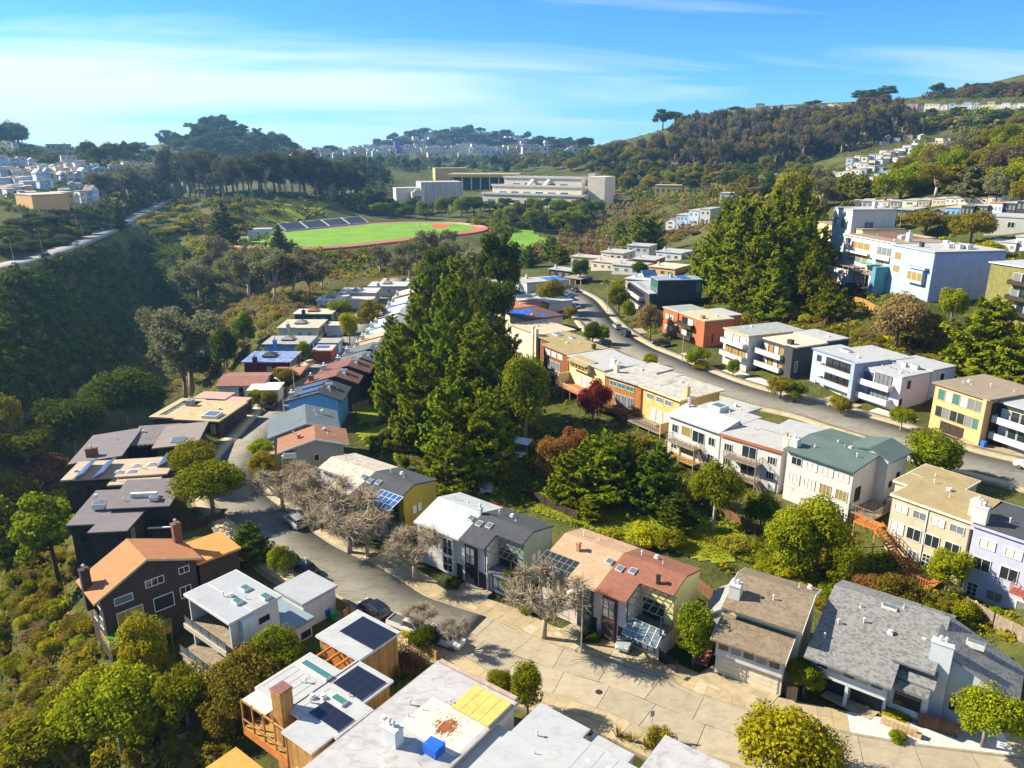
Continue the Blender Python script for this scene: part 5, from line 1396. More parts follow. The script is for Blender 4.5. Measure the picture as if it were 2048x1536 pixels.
h.box('drainpipe', 4.9, 5.0, .18, .3, 0, 8.2, m_trim)
h.chimney(9.6, 2.4, 7, 10.6, 1.5, 1.2, w_cream, 1); h.vents([(4.2, 6.6), (5.2, 5.2), (4.4, 7.2), (2, 8), (1, 10.5)], 8.5)
# the orange stair tower
h.deck(-3.4, -.2, -1.6, .8, 3.6, m_orange, posts=3.6); h.rail([(-3.4, .8, 3.6), (-3.4, -1.5, 3.6), (-.2, -1.5, 3.6)], 1, m_orange, .35, 0, .04)
h.stairs((5.6, -2.9, .2), (-.2, -1.2, 3.6), 1.2, m_orange, 15); h.deck(4.6, 8.6, -4.6, -1.6, .2, m_orange, posts=2); h.rail([(4.6, -4.5, .2), (8.6, -4.5, .2)], 1, m_orange, .3, 0, .04)

h = House('green_roof_house', 'white four-storey house with dark green roof and green eave above bushes', (1571, 896), 11, ang=-52, zb=2)
pg = [(0, 9.0), (6.5, 9.7), (12.6, 9.2)]
h.pitched(.2, 10.6, .4, 9.0, -4, pg, 'y', w_white, r_dgreen, oh=.35, fascia=None)
h.pitched(6.4, 12.2, 7.0, 13.0, -4, [(6.0, 9.55), (9.4, 10.4), (12.5, 9.3)], 'x', w_white, r_dgreen, oh=.3)
h.box('eave_board', -.15, 11.0, .0, .06, 8.62, 8.98, M('green_paint', (.03, .16, .09), .7))
h.wins('f', .4, [1.0, 3.5, 6.0, 8.4], [6.7], 1.7, 1.3, 2, ('dark', 'curt', 'curt')); h.wins('f', .4, [.9, 3.4, 5.9, 8.4], [3.7], 1.8, 1.7, 3, ('curt', 'curt', 'warm'))
h.wins('f', .4, [3.2, 8.4], [.8], 1.6, 1.3, 2, 'curt'); h.box('band', .15, 10.65, .33, .45, 2.9, 3.0, w_lgrey)
h.chimney(.6, 1.5, 8, 10.4, 1.3, 1.1, m_white, 1); h.vents([(4.6, 6.6), (6.0, 6.0), (6.8, 6.2), (9, 4), (3, 3)], 9.5)
h.win('r', 10.6, 1.6, 3.6, 1.5, 2.2, 1, 'dark', 'd'); h.win('r', 12.2, 8.2, 4.6, .9, .9, 1, 'dark', 'd'); h.win('r', 12.2, 10.2, 4.2, 1.0, 2.2, 1, 'dark', 'd')
h.deck(10.62, 14.2, .6, 6.5, 2.6, m_greywood, posts=4.5); h.rail([(10.7, .65, 2.6), (14.1, .65, 2.6), (14.1, 6.5, 2.6)], 1.1, m_greywood, .4, 0, .04)
h.box('garden_wall', 12.9, 13.4, 6.6, 13.0, -2, 3.4, w_beige)

h = House('orange_fascia_house', 'white house with grey roof, rust-red eave and two stacked grey wooden balconies', (1440, 866), 10, ang=-46, zb=2)
h.block(.15, 10.6, .3, 10.4, -4, 8.0, w_white, r_lgrey, oh=.25); h.box('eave_board', -.1, 10.9, -.03, .04, 7.5, 7.98, M('rust_paint', (.38, .12, .04), .7))
h.block(3.6, 10.4, 13.6, 17.2, 0, 6.9, w_white, r_white, oh=.25)
h.wins('f', .3, [.8, 8.4], [5.2, 2.7], 1.4, 1.3, 3, 'dark'); h.win('f', .3, 4.0, 5.0, 2.5, 2.1, 2, 'dark'); h.win('f', .3, 4.0, 2.0, 2.5, 2.1, 2, 'dark')
for zz in (4.9, 2.0):
    h.deck(1.8, 7.6, -1.6, .3, zz, m_greywood, posts=0); h.rail([(1.8, .3, zz), (1.8, -1.5, zz), (7.6, -1.5, zz), (7.6, .3, zz)], 1.05, m_greywood, .9, 3, .04)
h.stairs((9.8, -1.2, -.8), (7.6, -1.2, 2.0), 1.0, m_greywood, 9)
h.rail([(1.9, -1.5, -3), (1.9, -1.5, 4.9)], .1, m_greywood); b_ = MB()
for x in (1.9, 7.5): b_.bar((x, -1.45, -3.5), (x, -1.45, 5.0), .09)
h.add(b_, 'balcony_post', m_greywood)
h.chimney(10.2, 2.4, 7, 9.6, .9, .9, w_cream, 1, False); h.vents([(3, 5.5), (7, 7.5), (8.6, 6.5), (9.3, 7)], 8.0)
h.box('roof_seam', 3.4, 8.4, 6.6, 6.7, 8.0, 8.03, m_black)

h = House('white_balcony_house', 'white house with pitched grey roof, white skylight box and brown wooden fire balconies', (1336, 828), 10, ang=-53, zb=2)
h.pitched(.1, 11.0, .3, 5.4, -4, [(0, 8.0), (4.9, 9.0), (5.6, 8.2)], 'y', w_white, M('roof_mid_grey', (.40, .40, .42), .85, .08), oh=.25)
h.block(.4, 10.8, 5.6, 11.4, -3, 8.05, w_white, r_lgrey, oh=.2); h.block(.6, 7.4, 11.5, 16.0, -1, 7.9, w_beige, r_lgrey, oh=.25)
h.wins('f', .3, [.9, 8.8], [5.0, 2.0], 1.3, 1.5, 2, 'dark'); h.win('f', .3, 3.0, 5.0, 2.1, 1.8, 1, 'warm'); h.win('f', .3, 5.4, 4.6, 2.6, 2.1, 2, 'dark'); h.win('f', .3, 3.2, 2.0, 2.6, 1.5, 2, 'warm', 'd')
for zz, mt in ((3.9, m_greywood), (1.2, m_wood)):
    h.deck(1.0, 7.4, -1.5, .3, zz, mt); h.rail([(1.0, .3, zz), (1.0, -1.4, zz), (7.4, -1.4, zz), (7.4, .3, zz)], 1.0, mt, .9, 2, .04)
h.stairs((9.9, -.5, -.5), (7.4, -.6, 3.8), .9, m_greywood, 9)
b_ = MB()
for x in (1.1, 4.2, 7.3): b_.bar((x, -1.35, -4), (x, -1.35, 3.9), .09)
h.add(b_, 'balcony_post', m_greywood)
h.box('skylight_box', 2.6, 5.2, 7.4, 10.0, 8.0, 8.9, m_white); h.skylight(2.9, 7.7, 8.85, 2.0, 2.0, .1, 'sky'); h.chimney(1.2, 4.0, 8, 10.6, .4, .4, m_metal, 0)
h.vents([(6.5, 8.5), (8.5, 10.5), (4.4, 13), (6.4, 14.2), (6.0, 12.4)], 8.05)

h = House('tan_house', 'ochre stucco house with patchy white roof and solid-fronted timber deck', (1275, 772), 9.5, ang=-57, zb=2)
h.block(.5, 10.4, 1.2, 12.0, -4, 7.5, w_tan, r_patchy, oh=.7, fascia=w_pale)
h.wins('f', 1.2, [1.6, 4.2, 6.6], [5.3], 1.9, 1.1, 2, ('curt', 'grey')); h.wins('f', 1.2, [2.8, 4.6, 6.4], [1.2], 1.5, 2.5, 2, 'curt')
h.deck(.4, 9.6, -2.6, 1.2, 1.0, m_greywood, posts=5); h.box('deck_wall', 9.4, 9.6, -2.6, 1.2, .9, 3.0, w_tan); h.rail([(.4, 1.2, 1.0), (.4, -2.5, 1.0), (9.4, -2.5, 1.0)], 1.1, m_dkwood, .5, 1, .04)
h.chimney(10.2, 3.2, 6, 9.6, .8, .8, w_tan, 1); h.vents([(4, 6), (6.4, 8.4), (3, 9), (8, 5.5)], 7.5)
h = House('cedar_shingle_house', 'brown cedar house with patchy grey roof and dark deck holding a white umbrella', (1204, 748), 9, ang=-52, zb=2)
h.block(.4, 10.4, .8, 12.6, -4, 7.0, M('cedar_orange', (.36, .15, .045), .8, .25, 1.5, kind='boards', amt=.5), r_patchy, oh=.5); h.block(1.2, 7, 9, 14.2, -2, 7.3, w_dkb, r_patchy, oh=.3)
h.wins('f', .8, [1.6, 4.0, 6.4], [4.9], 2.1, 1.1, 2, 'teal'); h.wins('f', .8, [3.4, 5.2, 7.0], [1.2], 1.5, 2.4, 2, 'sky')
h.deck(-1.0, 8.4, -3.2, .8, 1.0, m_brownwood, posts=5); h.rail([(-1.0, .8, 1.0), (-1.0, -3.1, 1.0), (8.4, -3.1, 1.0), (8.4, .8, 1)], 1.1, m_brownwood, .35, 3, .05); h.stairs((11, -2.4, -2), (8.4, -2.4, 1), 1.1, m_brownwood, 10)
h.chimney(.9, 3.4, 6, 8.6, .9, .9, w_cream, 1); h.vents([(4, 5), (5, 7), (3.4, 8.6), (7, 6), (2.6, 10)], 7.0)
ux, uy = h.o[0] + 3.0 * math.cos(h.a) - (-1.6) * math.sin(h.a), h.o[1] + 3.0 * math.sin(h.a) + (-1.6) * math.cos(h.a)
um = empty('umbrella', (ux, uy, 3.0)); props(um, 'white square garden umbrella open over the dark timber deck', 'umbrella')
MB().bar((0, 0, 0), (0, 0, 2.3), .03, .03, 6).build('pole', m_metal, um)
c_ = MB(); c_.v = [(-1.5, -1.5, 2.0), (1.5, -1.5, 2.0), (1.5, 1.5, 2.0), (-1.5, 1.5, 2.0), (0, 0, 2.55), (0, 0, 2.4)]; c_.f = [(0, 1, 4), (1, 2, 4), (2, 3, 4), (3, 0, 4), (1, 0, 5), (2, 1, 5), (3, 2, 5), (0, 3, 5)]
c_.build('canopy', m_white, um)
h = House('pale_yellow_house', 'pale yellow house with white roof, brown eave windows and red tiled terrace', (1132, 711), 9, ang=-60, zb=2)
h.block(.4, 13.8, .8, 11.6, -4, 7.0, w_pale, r_lgrey, oh=.5); h.pitched(2.0, 9.0, -.4, 1.6, 5.0, [(-.8, 6.7), (2, 7.3)], 'y', w_pale, r_moss, oh=.2)
for i in range(5): h.win('f', -.4, 2.3 + i * 1.3, 5.3, 1.15, 1.0, 1, 'warm', 'b')
h.wins('f', .8, [3.6, 5.6, 7.6], [1.2], 1.7, 2.5, 3, 'curt'); h.deck(.4, 9.5, -3.2, .8, .9, m_tile, posts=4); h.rail([(.4, .8, .9), (.4, -3.1, .9), (9.5, -3.1, .9)], 1.0, w_pale, .5, 2, .04); h.box('screen', .4, .6, -2.4, .8, .9, 3.2, w_pale)
h.chimney(12.6, 4.0, 6.5, 8.6, 1.4, .8, w_lgrey, 1); h.vents([(9, 6), (10, 7.2), (11, 6.6), (10.4, 5), (11.8, 7.6)], 7.0)
h = House('redwood_house', 'redwood sided house with brown gravel roofs, skylights and dark balconies', (1082, 688), 9, ang=-60, zb=2)
h.block(.4, 11.0, .6, 11.5, -4, 7.0, w_redwood, r_moss, oh=.5); h.block(-9.6, .36, 4.0, 13.0, -4, 6.9, w_redwood, r_moss, oh=.4)
h.wins('f', .6, [1.2, 3.8, 6.4], [4.8], 2.2, 1.3, 2, 'curt'); h.wins('f', .6, [2.4, 5.2], [1.6], 2.4, 2.2, 2, ('sky', 'grey'))
h.deck(1, 9.6, -1.8, .6, 1.2, m_dkwood, posts=4); h.rail([(1, .6, 1.2), (1, -1.7, 1.2), (9.6, -1.7, 1.2)], 1, m_dkwood, .5, 2, .05)
h.skylight(-7.5, 8.0, 6.9, 2.6, 1.8, .3); h.skylight(-2.0, 9.5, 6.9, 1.6, 1.2, .3); h.chimney(10.4, 8.2, 6, 8.2, .8, .7, w_dkb, 1, False)
for x, zz in ((-9.8, 9.2), (-8.2, 8.8)): h.box('chimney', x, x + .7, 3.2, 4.0, -3, zz, w_cream)
h.vents([(-4, 8), (-1, 7), (2.5, 6), (4, 8.6), (6, 7)], 7.0)
h = House('low_roof_house', 'low house with worn cream roof and pipe vents behind the twin chimneys', (1019, 648), 9, ang=-58, zb=2)
h.block(.4, 14.5, .4, 11.0, -4, 7.0, w_cream, M('roof_worn_cream', (.46, .37, .27), .9, .2, .8, kind='stains', amt=.6), oh=.4); h.vents([(5, 5), (6, 5.5), (6.4, 4.8), (7.2, 5.6), (3, 6)], 7.0); h.win('r', 14.5, 2, 3, 1.6, 1.2, 2)
h = House('tarp_roof_house', 'low house with dark maroon roof covered by bright blue tarpaulins', (1000, 621), 8.5, ang=-60, zb=2)
h.block(.4, 14.6, .4, 12.6, -4, 6.5, w_cream, M('roof_dark_maroon', (.10, .05, .05), .8, .2), oh=.4); m_tarp = M('blue_tarp', (.02, .11, .55), .5, .15, 3)
for (xa, xb, ya, yb) in ((2.0, 9.5, 1.2, 5.0), (2.0, 6.5, 6.0, 8.5), (10.6, 13.0, 6.6, 9.0)):
    b_ = MB(); nxx = 7
    for i in range(nxx):
        for j in range(4):
            f = lambda a, c: (xa + (xb - xa) * a / nxx, ya + (yb - ya) * c / 4 + .3 * math.sin(a * 2.1), 6.56 + .05 * math.sin(a * 1.7 + c * 2.3))
            b_.quad(f(i, j), f(i + 1, j), f(i + 1, j + 1), f(i, j + 1))
    h.add(b_, 'tarpaulin', m_tarp)
h.box('chimney', .6, 1.5, -.6, .3, -2, 8.6, w_cream); h.vents([(6, 4), (7, 6), (10, 5)], 6.5)
h = House('orange_roof_house', 'low ochre walled house with rust-orange flat roof beside the blue tarpaulins', (992, 606), 8, ang=-62, zb=2)
h.block(.4, 9.4, .4, 13.8, -4, 6.0, w_olive, M('roof_rust2', (.34, .14, .07), .9, .12), oh=.4); h.vents([(4, 7), (4.6, 8), (5, 6)], 6.0)
h.box('glass_screen', 6.4, 10.4, 13.0, 13.1, 4.6, 6.6, GLASS['sky'])
h = House('white_roof_house', 'white flat roofed house with ochre end wall and dark roof light', (1012, 590), 7.6, ang=-64, zb=2)
h.block(.4, 9.5, .4, 16.0, -4, 5.4, w_olive, M('roof_white', (.66, .67, .68), .7, .08), oh=.4); h.block(9.9, 15, 1.4, 17.0, -4, 5.2, w_white, M('roof_white', (.66, .67, .68), .7, .08), oh=.3); h.box('dark_light', 5.5, 8.8, 9.0, 13.0, 5.38, 5.5, m_black); h.vents([(3, 6), (4, 9)], 5.4)
h = House('blue_patch_house', 'grey roofed house with a bright blue patched corner at the street head', (1030, 556), 7.2, ang=-66, zb=2)
h.block(.4, 10, .4, 17.0, -4, 5.0, w_white, r_lgrey, oh=.4); h.box('blue_coating', 2.0, 9.9, 9.4, 17.2, 4.99, 5.06, M('blue_coat', (.03, .16, .55), .6, .15)); h.chimney(2, 4, 4, 6.4, .8, .8, m_white, 1)
h = House('carport', 'grey carport with open front at the head of the right street', (1128, 553), 6.6, ang=-40, zb=3, cat='carport')
h.block(.3, 8, 4.0, 8, 0, 3.5, w_dkb, M('roof_taupe2', (.30, .26, .22), .9), oh=.3); h.box('canopy_roof', 0, 8.3, -.3, 3.7, 3.2, 3.5, M('roof_taupe2', (.30, .26, .22), .9))
for x in (.3, 2.8, 5.4, 8): h.box('post', x - .08, x + .08, 0, .16, 0, 3.2, m_trim)

# ---------------------------------------------------------------- right street, uphill side
w_peach = M('peach_stucco', (.58, .36, .17), .85, .06, .7)
w_skyb = M('powder_blue_stucco', (.34, .42, .55), .85, .05, .7)
w_brick2 = M('brick_orange_stucco', (.38, .115, .05), .85, .08, .7)
h = House('peach_house', 'peach stucco house with two rows of large gridded windows under brown roof', (1863, 768), 14, ang=-68, zb=6.2)
h.block(.4, 10.6, .6, 13, -2, 8.2, w_peach, r_gravelb, oh=.45); h.box('corner_fin', 10.0, 10.65, -.1, .6, 0, 8.0, w_peach)
for zz, st in ((5.3, ('teal', 'curt', 'grey')), (2.2, ('dark', 'grey', 'teal'))):
    for i in range(6): h.win('f', .6, 1.2 + i * 1.45, zz, 1.4, 2.0, 1, rnd.choice(st), 't')
h.garage('f', .6, 2.6, -.3, 4.6, 2.0, m_dkwood); h.vents([(3, 4), (3.8, 5), (2.6, 6), (6, 7), (9.5, 8)], 8.2)
h = House('dark_balcony_house', 'dark brown house with long white balconies beside the peach house', (1984, 807), 13.5, ang=-66, zb=6.2)
h.block(.3, 15, 1.6, 13, -2, 7.6, w_dkb, r_white, oh=.3)
for zz in (4.3, 1.4):
    h.balcony(.3, 14, .2, 1.6, zz, m_white, .95)
    for i in range(8): h.win('f', 1.6, .9 + i * 1.6, zz + .05, 1.5, 2.2, 1, 'dark' if i % 3 else 'curt', 'w')
h.garage('f', 1.6, 3, -.8, 3.0, 2.0, M('slate_door', (.20, .21, .24), .7)); h.garage('f', 1.6, 6.4, -.8, 3.0, 2.0, M('slate_door', (.20, .21, .24), .7)); h.box('side_wall', 0, .3, .2, 13, -2, 7.3, w_dkb)

h = House('powder_blue_house', 'powder blue house with two recessed timber-capped balconies and slate fins', (1618, 696), 14, ang=-68, zb=6)
h.block(.3, 13.0, 1.0, 8.4, -2, 8.0, w_skyb, r_white, oh=.25, fascia=M('slate_blue', (.20, .25, .32), .7)); h.block(2, 12.6, 8.6, 15.5, -1, 7.6, w_white, r_white, oh=.2)
h.win('f', 1.0, 1.6, 5.6, 1.2, 1.3, 1, 'dark', 'd')
for zz in (4.6, 1.8):
    h.box('black_panel', 4.2, 11.6, .9, .99, zz, zz + 2.5, m_black)  # flat black panel standing in for a recess behind the windows
    for i in range(4): h.win('f', .93, 4.3 + i * 1.8, zz + .1, 1.7, 2.2, 1, 'dark', 'd')
    h.balcony(3.6, 12.2, -.5, 1.0, zz, w_skyb, .95, m_wood)
h.box('fin', 12.2, 13.1, -.6, 1.0, -1, 8.0, M('slate_blue2', (.27, .33, .42), .8)); h.garage('f', 1.0, 6.0, -.6, 4.4, 2.1, w_cream); h.win('f', 1.0, 2.0, -.4, 1.2, 2.1, 1, 'dark', 'b')
h.skylight(4, 4.5, 8.0, 2.2, 1.3, .4); h.vents([(7, 4), (8.5, 5), (10, 3.4), (5, 11)], 8.0)
h = House('white_modern_house', 'white modern house with lilac side wall, two white balconies and air units', (1721, 735), 13, ang=-63, zb=6)
h.block(.2, 8.6, .8, 9.2, -2, 7.2, M('white_lilac', (.52, .50, .58), .8, .04), r_white, oh=.12); h.block(.0, 8.8, 9.3, 16.4, -1, 7.5, M('pale_ice', (.42, .50, .60), .8, .04), r_white, oh=.12)
h.win('f', .8, .5, 4.7, 2.0, 1.7, 2, 'sky', 'd'); h.win('f', .8, 2.9, 4.4, 3.8, 2.3, 4, 'grey', 'd'); h.win('f', .8, 1.8, 1.6, 4.6, 2.1, 4, 'grey', 'd')
for zz in (4.2, 1.4): h.balcony(-.1, 7.2, -.8, .8, zz, m_white, .95)
for x in (.6, 3.4): h.garage('f', .8, x, -.9, 2.6, 2.0, w_lgrey)
h.win('r', 8.6, 2.6, 4.6, .9, 1.6, 1, 'dark', 'd'); h.win('r', 8.6, 1.0, .2, .7, 2.6, 1, 'dark', 'd'); h.win('r', 8.8, 12, 4.0, 1.0, 2.4, 1, 'dark', 'd')
for i in range(5): h.box('roof_duct', .8 + i * 1.4, 1.8 + i * 1.4, 4.2 + (i % 2) * .4, 4.45 + (i % 2) * .4, 7.2, 7.4, M('duct', (.25, .25, .26), .6))
for x, y in ((4.0, 7.6), (5.2, 8.2), (6.2, 8.0)): h.box('air_unit', x - .45, x + .45, y - .35, y + .35, 7.2, 8.1, m_metal)
h.vents([(2.4, 6.4), (7.4, 5), (6.6, 3)], 7.2)
h = House('white_charcoal_house', 'white fronted house with balconies and grey roof, joined to charcoal house', (1444, 655), 14, ang=-68, zb=6)
h.block(.3, 9.0, .6, 16, -2, 8.0, w_white, M('roof_grey_mid2', (.26, .28, .28), .85, .1), oh=.3, fascia=w_tan)
for zz in (5.0, 2.0):
    for i in range(3): h.win('f', .6, 1.2 + i * 2.4, zz, 2.3, 2.2, 2, 'curt' if zz > 4 else 'warm', 'b')
    h.balcony(.5, 8.6, -.6, .6, zz, m_white, .9)
h.garage('f', .6, 4.5, -.6, 3.2, 2.1, w_cream); h.vents([(3, 4), (4, 5), (2, 7), (6, 9)], 8.0)
h = House('charcoal_house', 'charcoal house with two white balconies, beige roof and slot window', (1516, 676), 13.5, ang=-65, zb=6)
h.block(.4, 10.2, 1.2, 10.4, -2, 7.6, w_char, M('roof_sandgrey', (.47, .42, .33), .9, .08), oh=.12); h.block(.0, 9.8, 10.5, 17.4, -2, 7.9, w_char, r_lgrey, oh=.12)
for zz in (4.4, 1.5):
    for i in range(4): h.win('f', 1.2, .8 + i * 1.6, zz, 1.5, 2.2, 1, 'warm' if i % 2 else 'curt', 'b')
    h.balcony(-.3, 7.6, -.5, 1.2, zz, m_white, .95, m_wood)
h.box('fin', 7.7, 10.2, .4, 1.2, -1.5, 7.5, w_char); h.win('r', 10.2, 1.4, 2.0, .8, 2.4, 1, 'sky'); h.garage('f', 1.2, 2.4, -.8, 3.4, 2.0, m_wood); h.chimney(7.6, 2.2, 7, 8.6, 1.2, .9, w_char, 0); h.vents([(4, 6), (8.6, 5), (7, 14), (3, 15), (5, 13)], 7.9)
h = House('brick_orange_house', 'brick-orange three-storey house with dark balconies and olive-tan roof', (1321, 613), 13, ang=-69, zb=5)
h.block(.4, 19.6, .8, 9.4, -2, 8.0, w_brick2, M('roof_olive_tan', (.40, .36, .26), .9, .1), oh=.25); h.block(6, 15, 9.6, 15.6, -1, 7.6, w_brick2, r_lgrey, oh=.2)
h.box('roof_patch', .4, 7.6, 1.0, 9.3, 8.0, 8.03, M('roof_greengrey', (.24, .27, .25), .9))
for zz in (5.0, 2.0):
    h.wins('f', .8, [1.4, 3.6], [zz], 2.0, 1.6, 2, 'curt', 'b'); h.wins('f', .8, [9.6, 12.2], [zz], 2.5, 2.2, 2, ('curt', 'dark'), 'b')
    h.balcony(8.8, 15.4, -.5, .8, zz, m_dkwood, .9)
h.box('drain', 7.6, 7.9, .5, .8, -1, 8, w_rust); h.garage('f', .8, 9, -1.0, 4, 2.1, m_dkwood); h.chimney(17.2, 1.8, 7, 8.8, 1.0, .8, w_brick2, 0); h.win('r', 19.6, 3.2, 2.0, .5, 2.4, 1, 'dark', 'b'); h.vents([(12, 5), (14, 6), (16, 7), (10, 4), (18, 6)], 8.0)
h = House('black_modern_house', 'black modern house with glass penthouse, white roof terrace and white balconies', (1254, 562), 12, ang=-84, zb=4.5)
h.block(.4, 22.6, 1.4, 11.0, -2, 7.4, w_char, r_white, oh=.2)
for zz in (4.2, 1.4):
    h.balcony(.2, 17, -.4, 1.4, zz, m_white, .9)
    for i in range(7): h.win('f', 1.4, 1.0 + i * 2.3, zz, 2.1, 2.2, 2, 'dark', 'd')
    h.box('side_wood', -.1, .3, .2, 1.4, zz, zz + 2.4, w_redwood)
h.block(15.5, 23.4, 3.6, 17.6, 5, 11.6, w_char, M('roof_bluegrey2', (.22, .28, .34), .6), oh=.1)
for i in range(4): h.win('f', 3.6, 15.8 + i * 1.9, 7.6, 1.85, 3.4, 1, 'teal', 'd')
h.wins('r', 23.4, [15.4], [7.6], 1.9, 3.4, 1, 'teal', 'd'); h.rail([(6, 2.0, 7.4), (15, 2.0, 7.4)], 1, m_black, 1.2, 1, .03); h.chimney(19, 9, 11, 13, .9, .9, m_metal, 0)
h.solar(16, 11, 11.6, 4, 2, 1.6, 1.6, (0, 0, 0), m_solarb)
# houses at the head of the street: low white roofs
HEAD = [((1180, 521), 8.5, 12, 14, w_cream, r_pale, 'low cream house with weathered roof right of the street head'), ((1222, 528), 9.5, 13, 12, w_white, r_lgrey, 'plain white walled house with flat grey roof at the street head'),
        ((1262, 517), 9.5, 11, 14, w_rust, r_white, 'rust walled house with white flat roof behind the black modern house'), ((1296, 532), 10, 12, 14, w_peach, M('roof_sandgrey', (.47, .42, .33), .9, .08), 'peach walled flat house behind the black modern house'),
        ((1200, 503), 9, 12, 14, w_white, r_patchy, 'white house with grey flat roof second from the street head'), ((1252, 490), 10, 12, 12, w_white, r_white, 'white boxy house with raised roof block below the pine trees'),
        ((1310, 502), 11, 13, 14, w_lgrey, r_white, 'pale grey house with white roof under the big cypress trees'), ((1248, 556), 10, 13, 14, w_white, M('roof_blue_tilt', (.40, .46, .52), .7), 'white flat house with tilted blue solar board next to black modern house'),
        ((1140, 512), 7.0, 16, 9, w_cream, r_pale, 'long low beige roof left of the street head'), ((1095, 537), 7.0, 12, 8, w_dkb, r_white, 'dark walled house with white roof edge behind trees at street head')]
for i, (O, zr, w_, d_, wm, rm, lb) in enumerate(HEAD):
    h = House('flat_house', lb, O, zr, ang=-38 + (i % 3) * 4, zb=zr - 5)
    h.block(.4, w_ - .4, .4, d_ - .4, -2, 5, wm, rm, oh=.35); h.wins('f', .4, [1.6, w_ * .45, w_ * .72], [2.4], 1.5, 1.3, 2, ('dark', 'grey')); h.wins('r', w_ - .4, [2, d_ * .6], [2.4], 1.5, 1.3, 2, 'dark')
    h.vents([(w_ * .3, d_ * .4), (w_ * .6, d_ * .6)], 5); h.chimney(w_ * .2, d_ * .3, 4, 6.2, .9, .8, m_white, 1)
    if i == 7: h.solar(6, 4, 5, 4, 2, 1.4, 1.7, (.7, 0, .9), m_solarb, .3)

# ---------------------------------------------------------------- hillside above the right street
h = House('hillside_apartments', 'tall white and blue-grey hillside apartment block with balconies and long blank side wall', (1685, 467), 30, ang=-81, zb=17, cat='apartment block')
w_bg = M('blue_grey_stucco', (.30, .38, .47), .8, .05)
h.block(.4, 24.6, .6, 16.5, -3, 13.0, w_white, r_gravelb, oh=.4, fascia=w_white); h.block(24.7, 41.4, -.6, 19.5, -4, 12.8, w_bg, r_lgrey, oh=.3, fascia=w_bg)
h.box('roof_brown', 1, 16, 6, 16.4, 13.0, 13.05, M('roof_maroonbrown', (.16, .08, .06), .9)); h.box('side_wall_shade', 41.4, 41.46, -.5, 19.4, -4, 12.4, M('violet_shade_tint', (.33, .38, .60), .85, .06))  # thin violet sheet over the side wall, shade put into its colour
for i in range(3): h.win('f', .6, 4.5 + i * 3.0, 9.4, 2.8, 2.0, 1, 'warm', 'w'); h.win('f', .6, 4.0 + i * 3.1, 5.6, 2.8, 2.2, 1, ('warm', 'grey')[i % 2], 'w')
for i in range(3): h.win('f', .6, 16.8 + i * 2.2, 9.0, 2.0, 2.3, 2, 'grey', 'w')
h.win('f', .6, 16.8, 5.2, 3.6, 2.4, 3, 'grey', 'w')
h.balcony(16.2, 24.4, -.9, .6, 8.2, m_white, .9); h.balcony(3.4, 14.6, -.9, .6, 8.4, m_white, .4)
for zz in (9.0, 5.6): h.win('f', -.6, 26.4, zz, 2.6, 2.0, 2, 'warm', 'w')
h.win('f', -.6, 34.5, 8.6, 4.0, 2.3, 4, 'curt', 'w'); h.win('f', -.6, 34.2, 1.0, 4.0, 1.8, 3, 'curt', 'w')
h.box('oriel', 33.6, 39.6, -1.7, -.6, 4.2, 7.6, w_bg)
for i in range(3): h.win('f', -1.7, 33.9 + i * 1.9, 4.9, 1.8, 2.2, 1, 'warm', 'w')
h.balcony(33.6, 40.2, -1.8, -.6, 8.1, w_bg, .3); h.rail([(33.7, -1.75, 8.4), (40.1, -1.75, 8.4)], .8, m_trim, .6, 1, .04)
h.box('stair_fin', 23.4, 24.9, -4.6, .5, -2, 6.6, M('teal_panel', (.07, .24, .33), .7)); h.box('deck_wall', 12.2, 13.0, -5, .5, -3, 3.8, m_white); h.box('deck_wall', 22.3, 23.2, -4.6, .5, -3, 4.2, m_white)
h.deck(12.6, 23.3, -4.6, .5, 4.2, m_greywood, posts=5); h.rail([(12.6, -4.5, 4.2), (23.3, -4.5, 4.2)], 1.0, m_trim, 1.1, 1, .05); h.stairs((18.6, -4.2, -.6), (14.0, -2.6, 4.2), 1.2, m_white, 14); h.deck(13, 22.6, -5.4, -.5, .4, m_brownwood, posts=3)
h.box('awning', 12.4, 19.2, -2.6, .4, 6.2, 6.35, M('teal_canvas', (.12, .32, .30), .8)); h.rail([(2, -3, 4.6), (12.6, -3, 4.6)], 1.1, m_black, 1.2, 2, .04); h.deck(2, 12.4, -3, .6, 4.6, m_greywood, posts=5)
h.box('retaining_wall', -6, 12, -4.2, -3.2, -3, 3.6, M('pale_retaining', (.60, .55, .52), .85, .08))
h.chimney(22.0, 6, 12.6, 15.4, 1.6, 1.0, m_metal, 2); h.chimney(32.0, 2.6, 12.4, 14, 1.0, .8, w_char, 0)
for x, y in ((35, 8), (37, 9.5), (33, 11), (36, 13), (38, 11), (28, 13), (16, 8), (14, 10)): h.box('air_unit', x - .9, x + .9, y - .6, y + .6, 12.8, 13.9, m_metal)
h.vents([(8, 6), (11, 9), (19, 4), (28, 6), (30, 10)], 13.0)
h = House('olive_apartments', 'olive ribbed building with dark balconies and white eave at the hillside', (1976, 523), 29, ang=-72, zb=17, cat='apartment block')
h.block(.4, 22, .6, 16, -4, 12, M('olive_ribbed', (.20, .19, .06), .8, .2, 1, kind='boards', amt=.4), r_white, oh=.4, fascia=m_white)
for zz in (8.0, 4.6, 1.2):
    h.balcony(6.4, 21, -.9, .6, zz, m_dkwood, .8)
    for i in range(7): h.win('f', .6, 6.6 + i * 2.05, zz, 1.95, 2.4, 1, 'dark' if i % 3 else 'grey', 'w')
h = House('cream_tower_house', 'pale yellow house with white box tower behind the hillside apartments', (1633, 442), 31, ang=-84, zb=21, cat='house')
